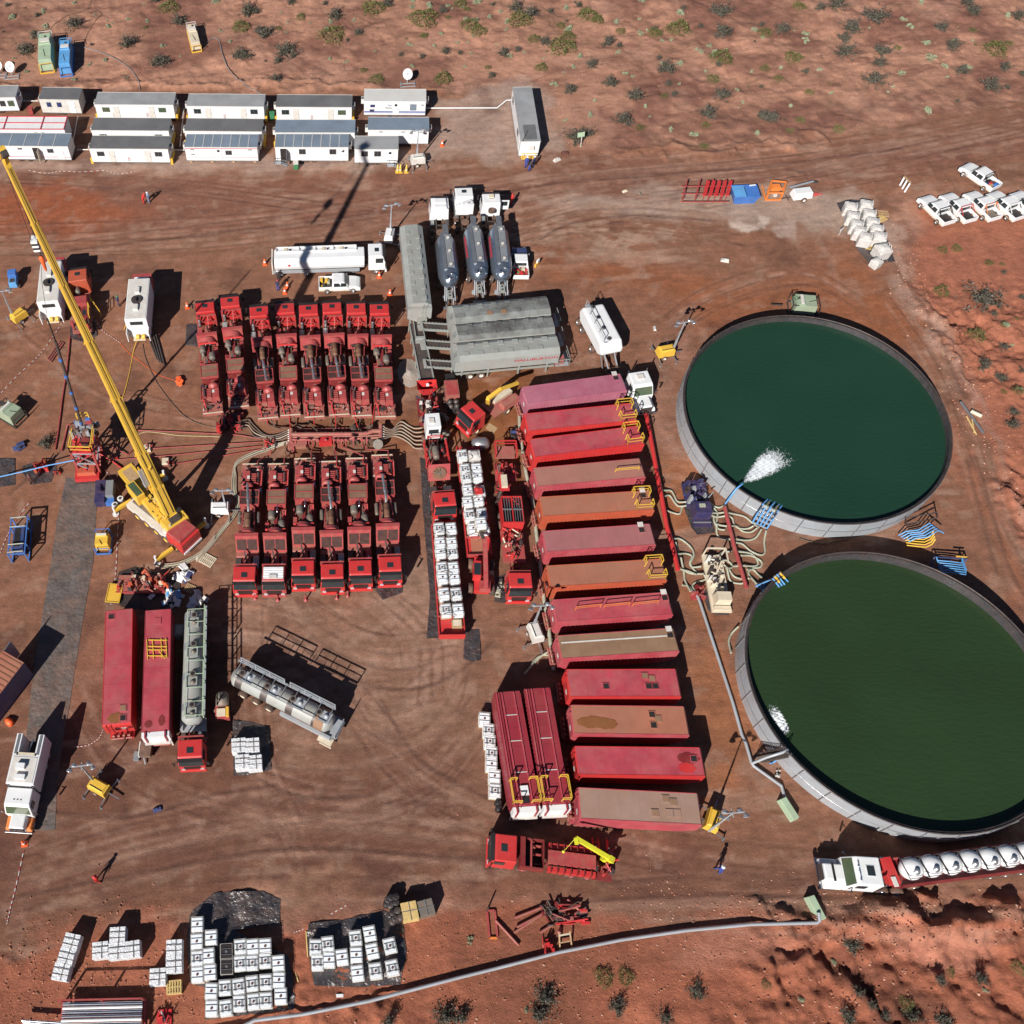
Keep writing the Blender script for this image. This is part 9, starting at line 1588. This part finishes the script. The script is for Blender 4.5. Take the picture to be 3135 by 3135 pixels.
for z,s_ in SH.items():
    for it in s_.split():
        x,y,rk=it.split(',');kind={'d':D,'g':G_,'p':P_}[rk[-1]];r=float(rk[:-1]);p=w(z,float(x),float(y)+r*.25);R_=(w(z,float(x)+r,float(y)) -w(z,float(x),float(y))).length*(1.08 if kind==D else 1.0)
        o=bpy.data.objects.new(nm[kind][0],SM[kind][cnt % 4]);sc.collection.objects.link(o);size=' large' if R_>1.9 else ''
        tag(o,f'{nm[kind][1]} {zn[z]}','shrub' if kind != P_ else 'plant',(nm[kind][1]+'s ').replace('bushs','bushes')+zn[z]);rr=random.Random(cnt);o.location=(p.x,p.y,gh(p)-.03);o.rotation_euler=(0,0,rr.uniform(0,6.28));R_ *= 1.22;o.scale=(R_*rr.uniform(.95,1.1),R_*rr.uniform(.9,1.05),min(R_,1.7)*rr.uniform(.85,1.05));cnt+=1
# clods and stones strewn over the broken ground: past counting
rs=random.Random(77);m=MB()
def strew(n,fn,s0,s1,mt):
    for _ in range(n):
        p=fn()
        if p is None: continue
        s_=rs.uniform(s0,s1)**1.0;z_=gh(p);a=[Vector((rs.uniform(.5,1)*math.cos(k*PI/2.5)*s_,rs.uniform(.5,1)*math.sin(k*PI/2.5)*s_,0)) for k in range(5)];t_=Vector((rs.uniform(-.3,.3)*s_,rs.uniform(-.3,.3)*s_,s_*rs.uniform(.5,.9)))
        m.add([p+Vector((0,0,z_-.02))+q for q in a]+[p+Vector((0,0,z_))+t_],[(0,1,5),(1,2,5),(2,3,5),(3,4,5),(4,0,5)],rs.choice(mt))
def along(z,pts,wd):
    P=smooth_path([w(z,*p) for p in pts],6)
    def f():
        q=rs.choice(P);return Vector((q.x+rs.gauss(0,wd),q.y+rs.gauss(0,wd),0))
    return f
mat('clod',(.33,.13,.08),.95,dust=.2,var=.25);mat('clod_dark',(.16,.06,.04),.95,dust=.2,var=.25)
strew(500,along('Z',[(1690,440),(1740,560),(1800,680),(1850,790),(1900,900),(1990,1050)],1.5),.06,.20,['rock','clod','clod','clod_dark'])
strew(700,along('Z',[(1250,1715),(1500,1722),(1640,1714),(1740,1730),(1932,1724)],1.3),.05,.16,['clod','clod_dark','rock']);strew(900,along('Z',[(1560,1790),(1640,1830),(1500,1860),(1300,1850),(1100,1850),(900,1870),(700,1900),(1800,1830)],3.5),.05,.17,['clod','clod_dark','clod','rock'])
strew(700,along('Z',[(20,1800),(120,1850),(200,1800),(60,1900),(330,1900),(250,1760)],2.4),.05,.20,['clod','clod_dark','clod']);strew(500,along('Z',[(0,163),(200,160),(420,163),(640,160),(860,168),(985,148),(1040,190),(1100,280),(1500,268)],1.3),.05,.15,['clod','rock'])
strew(500,along('Z',[(300,80),(800,60),(1200,90),(1600,60),(1800,150),(1400,180)],12),.05,.14,['clod','rock','clod_dark']);strew(400,along('Z',[(200,700),(700,1300),(500,1500),(1000,1600),(1100,500),(600,450)],12),.03,.08,['clod','rock','clod_dark'])
o=m.o('loose_stones');tag(o,'loose stones and clods strewn over banks and broken soil','stones',None,'stuff')
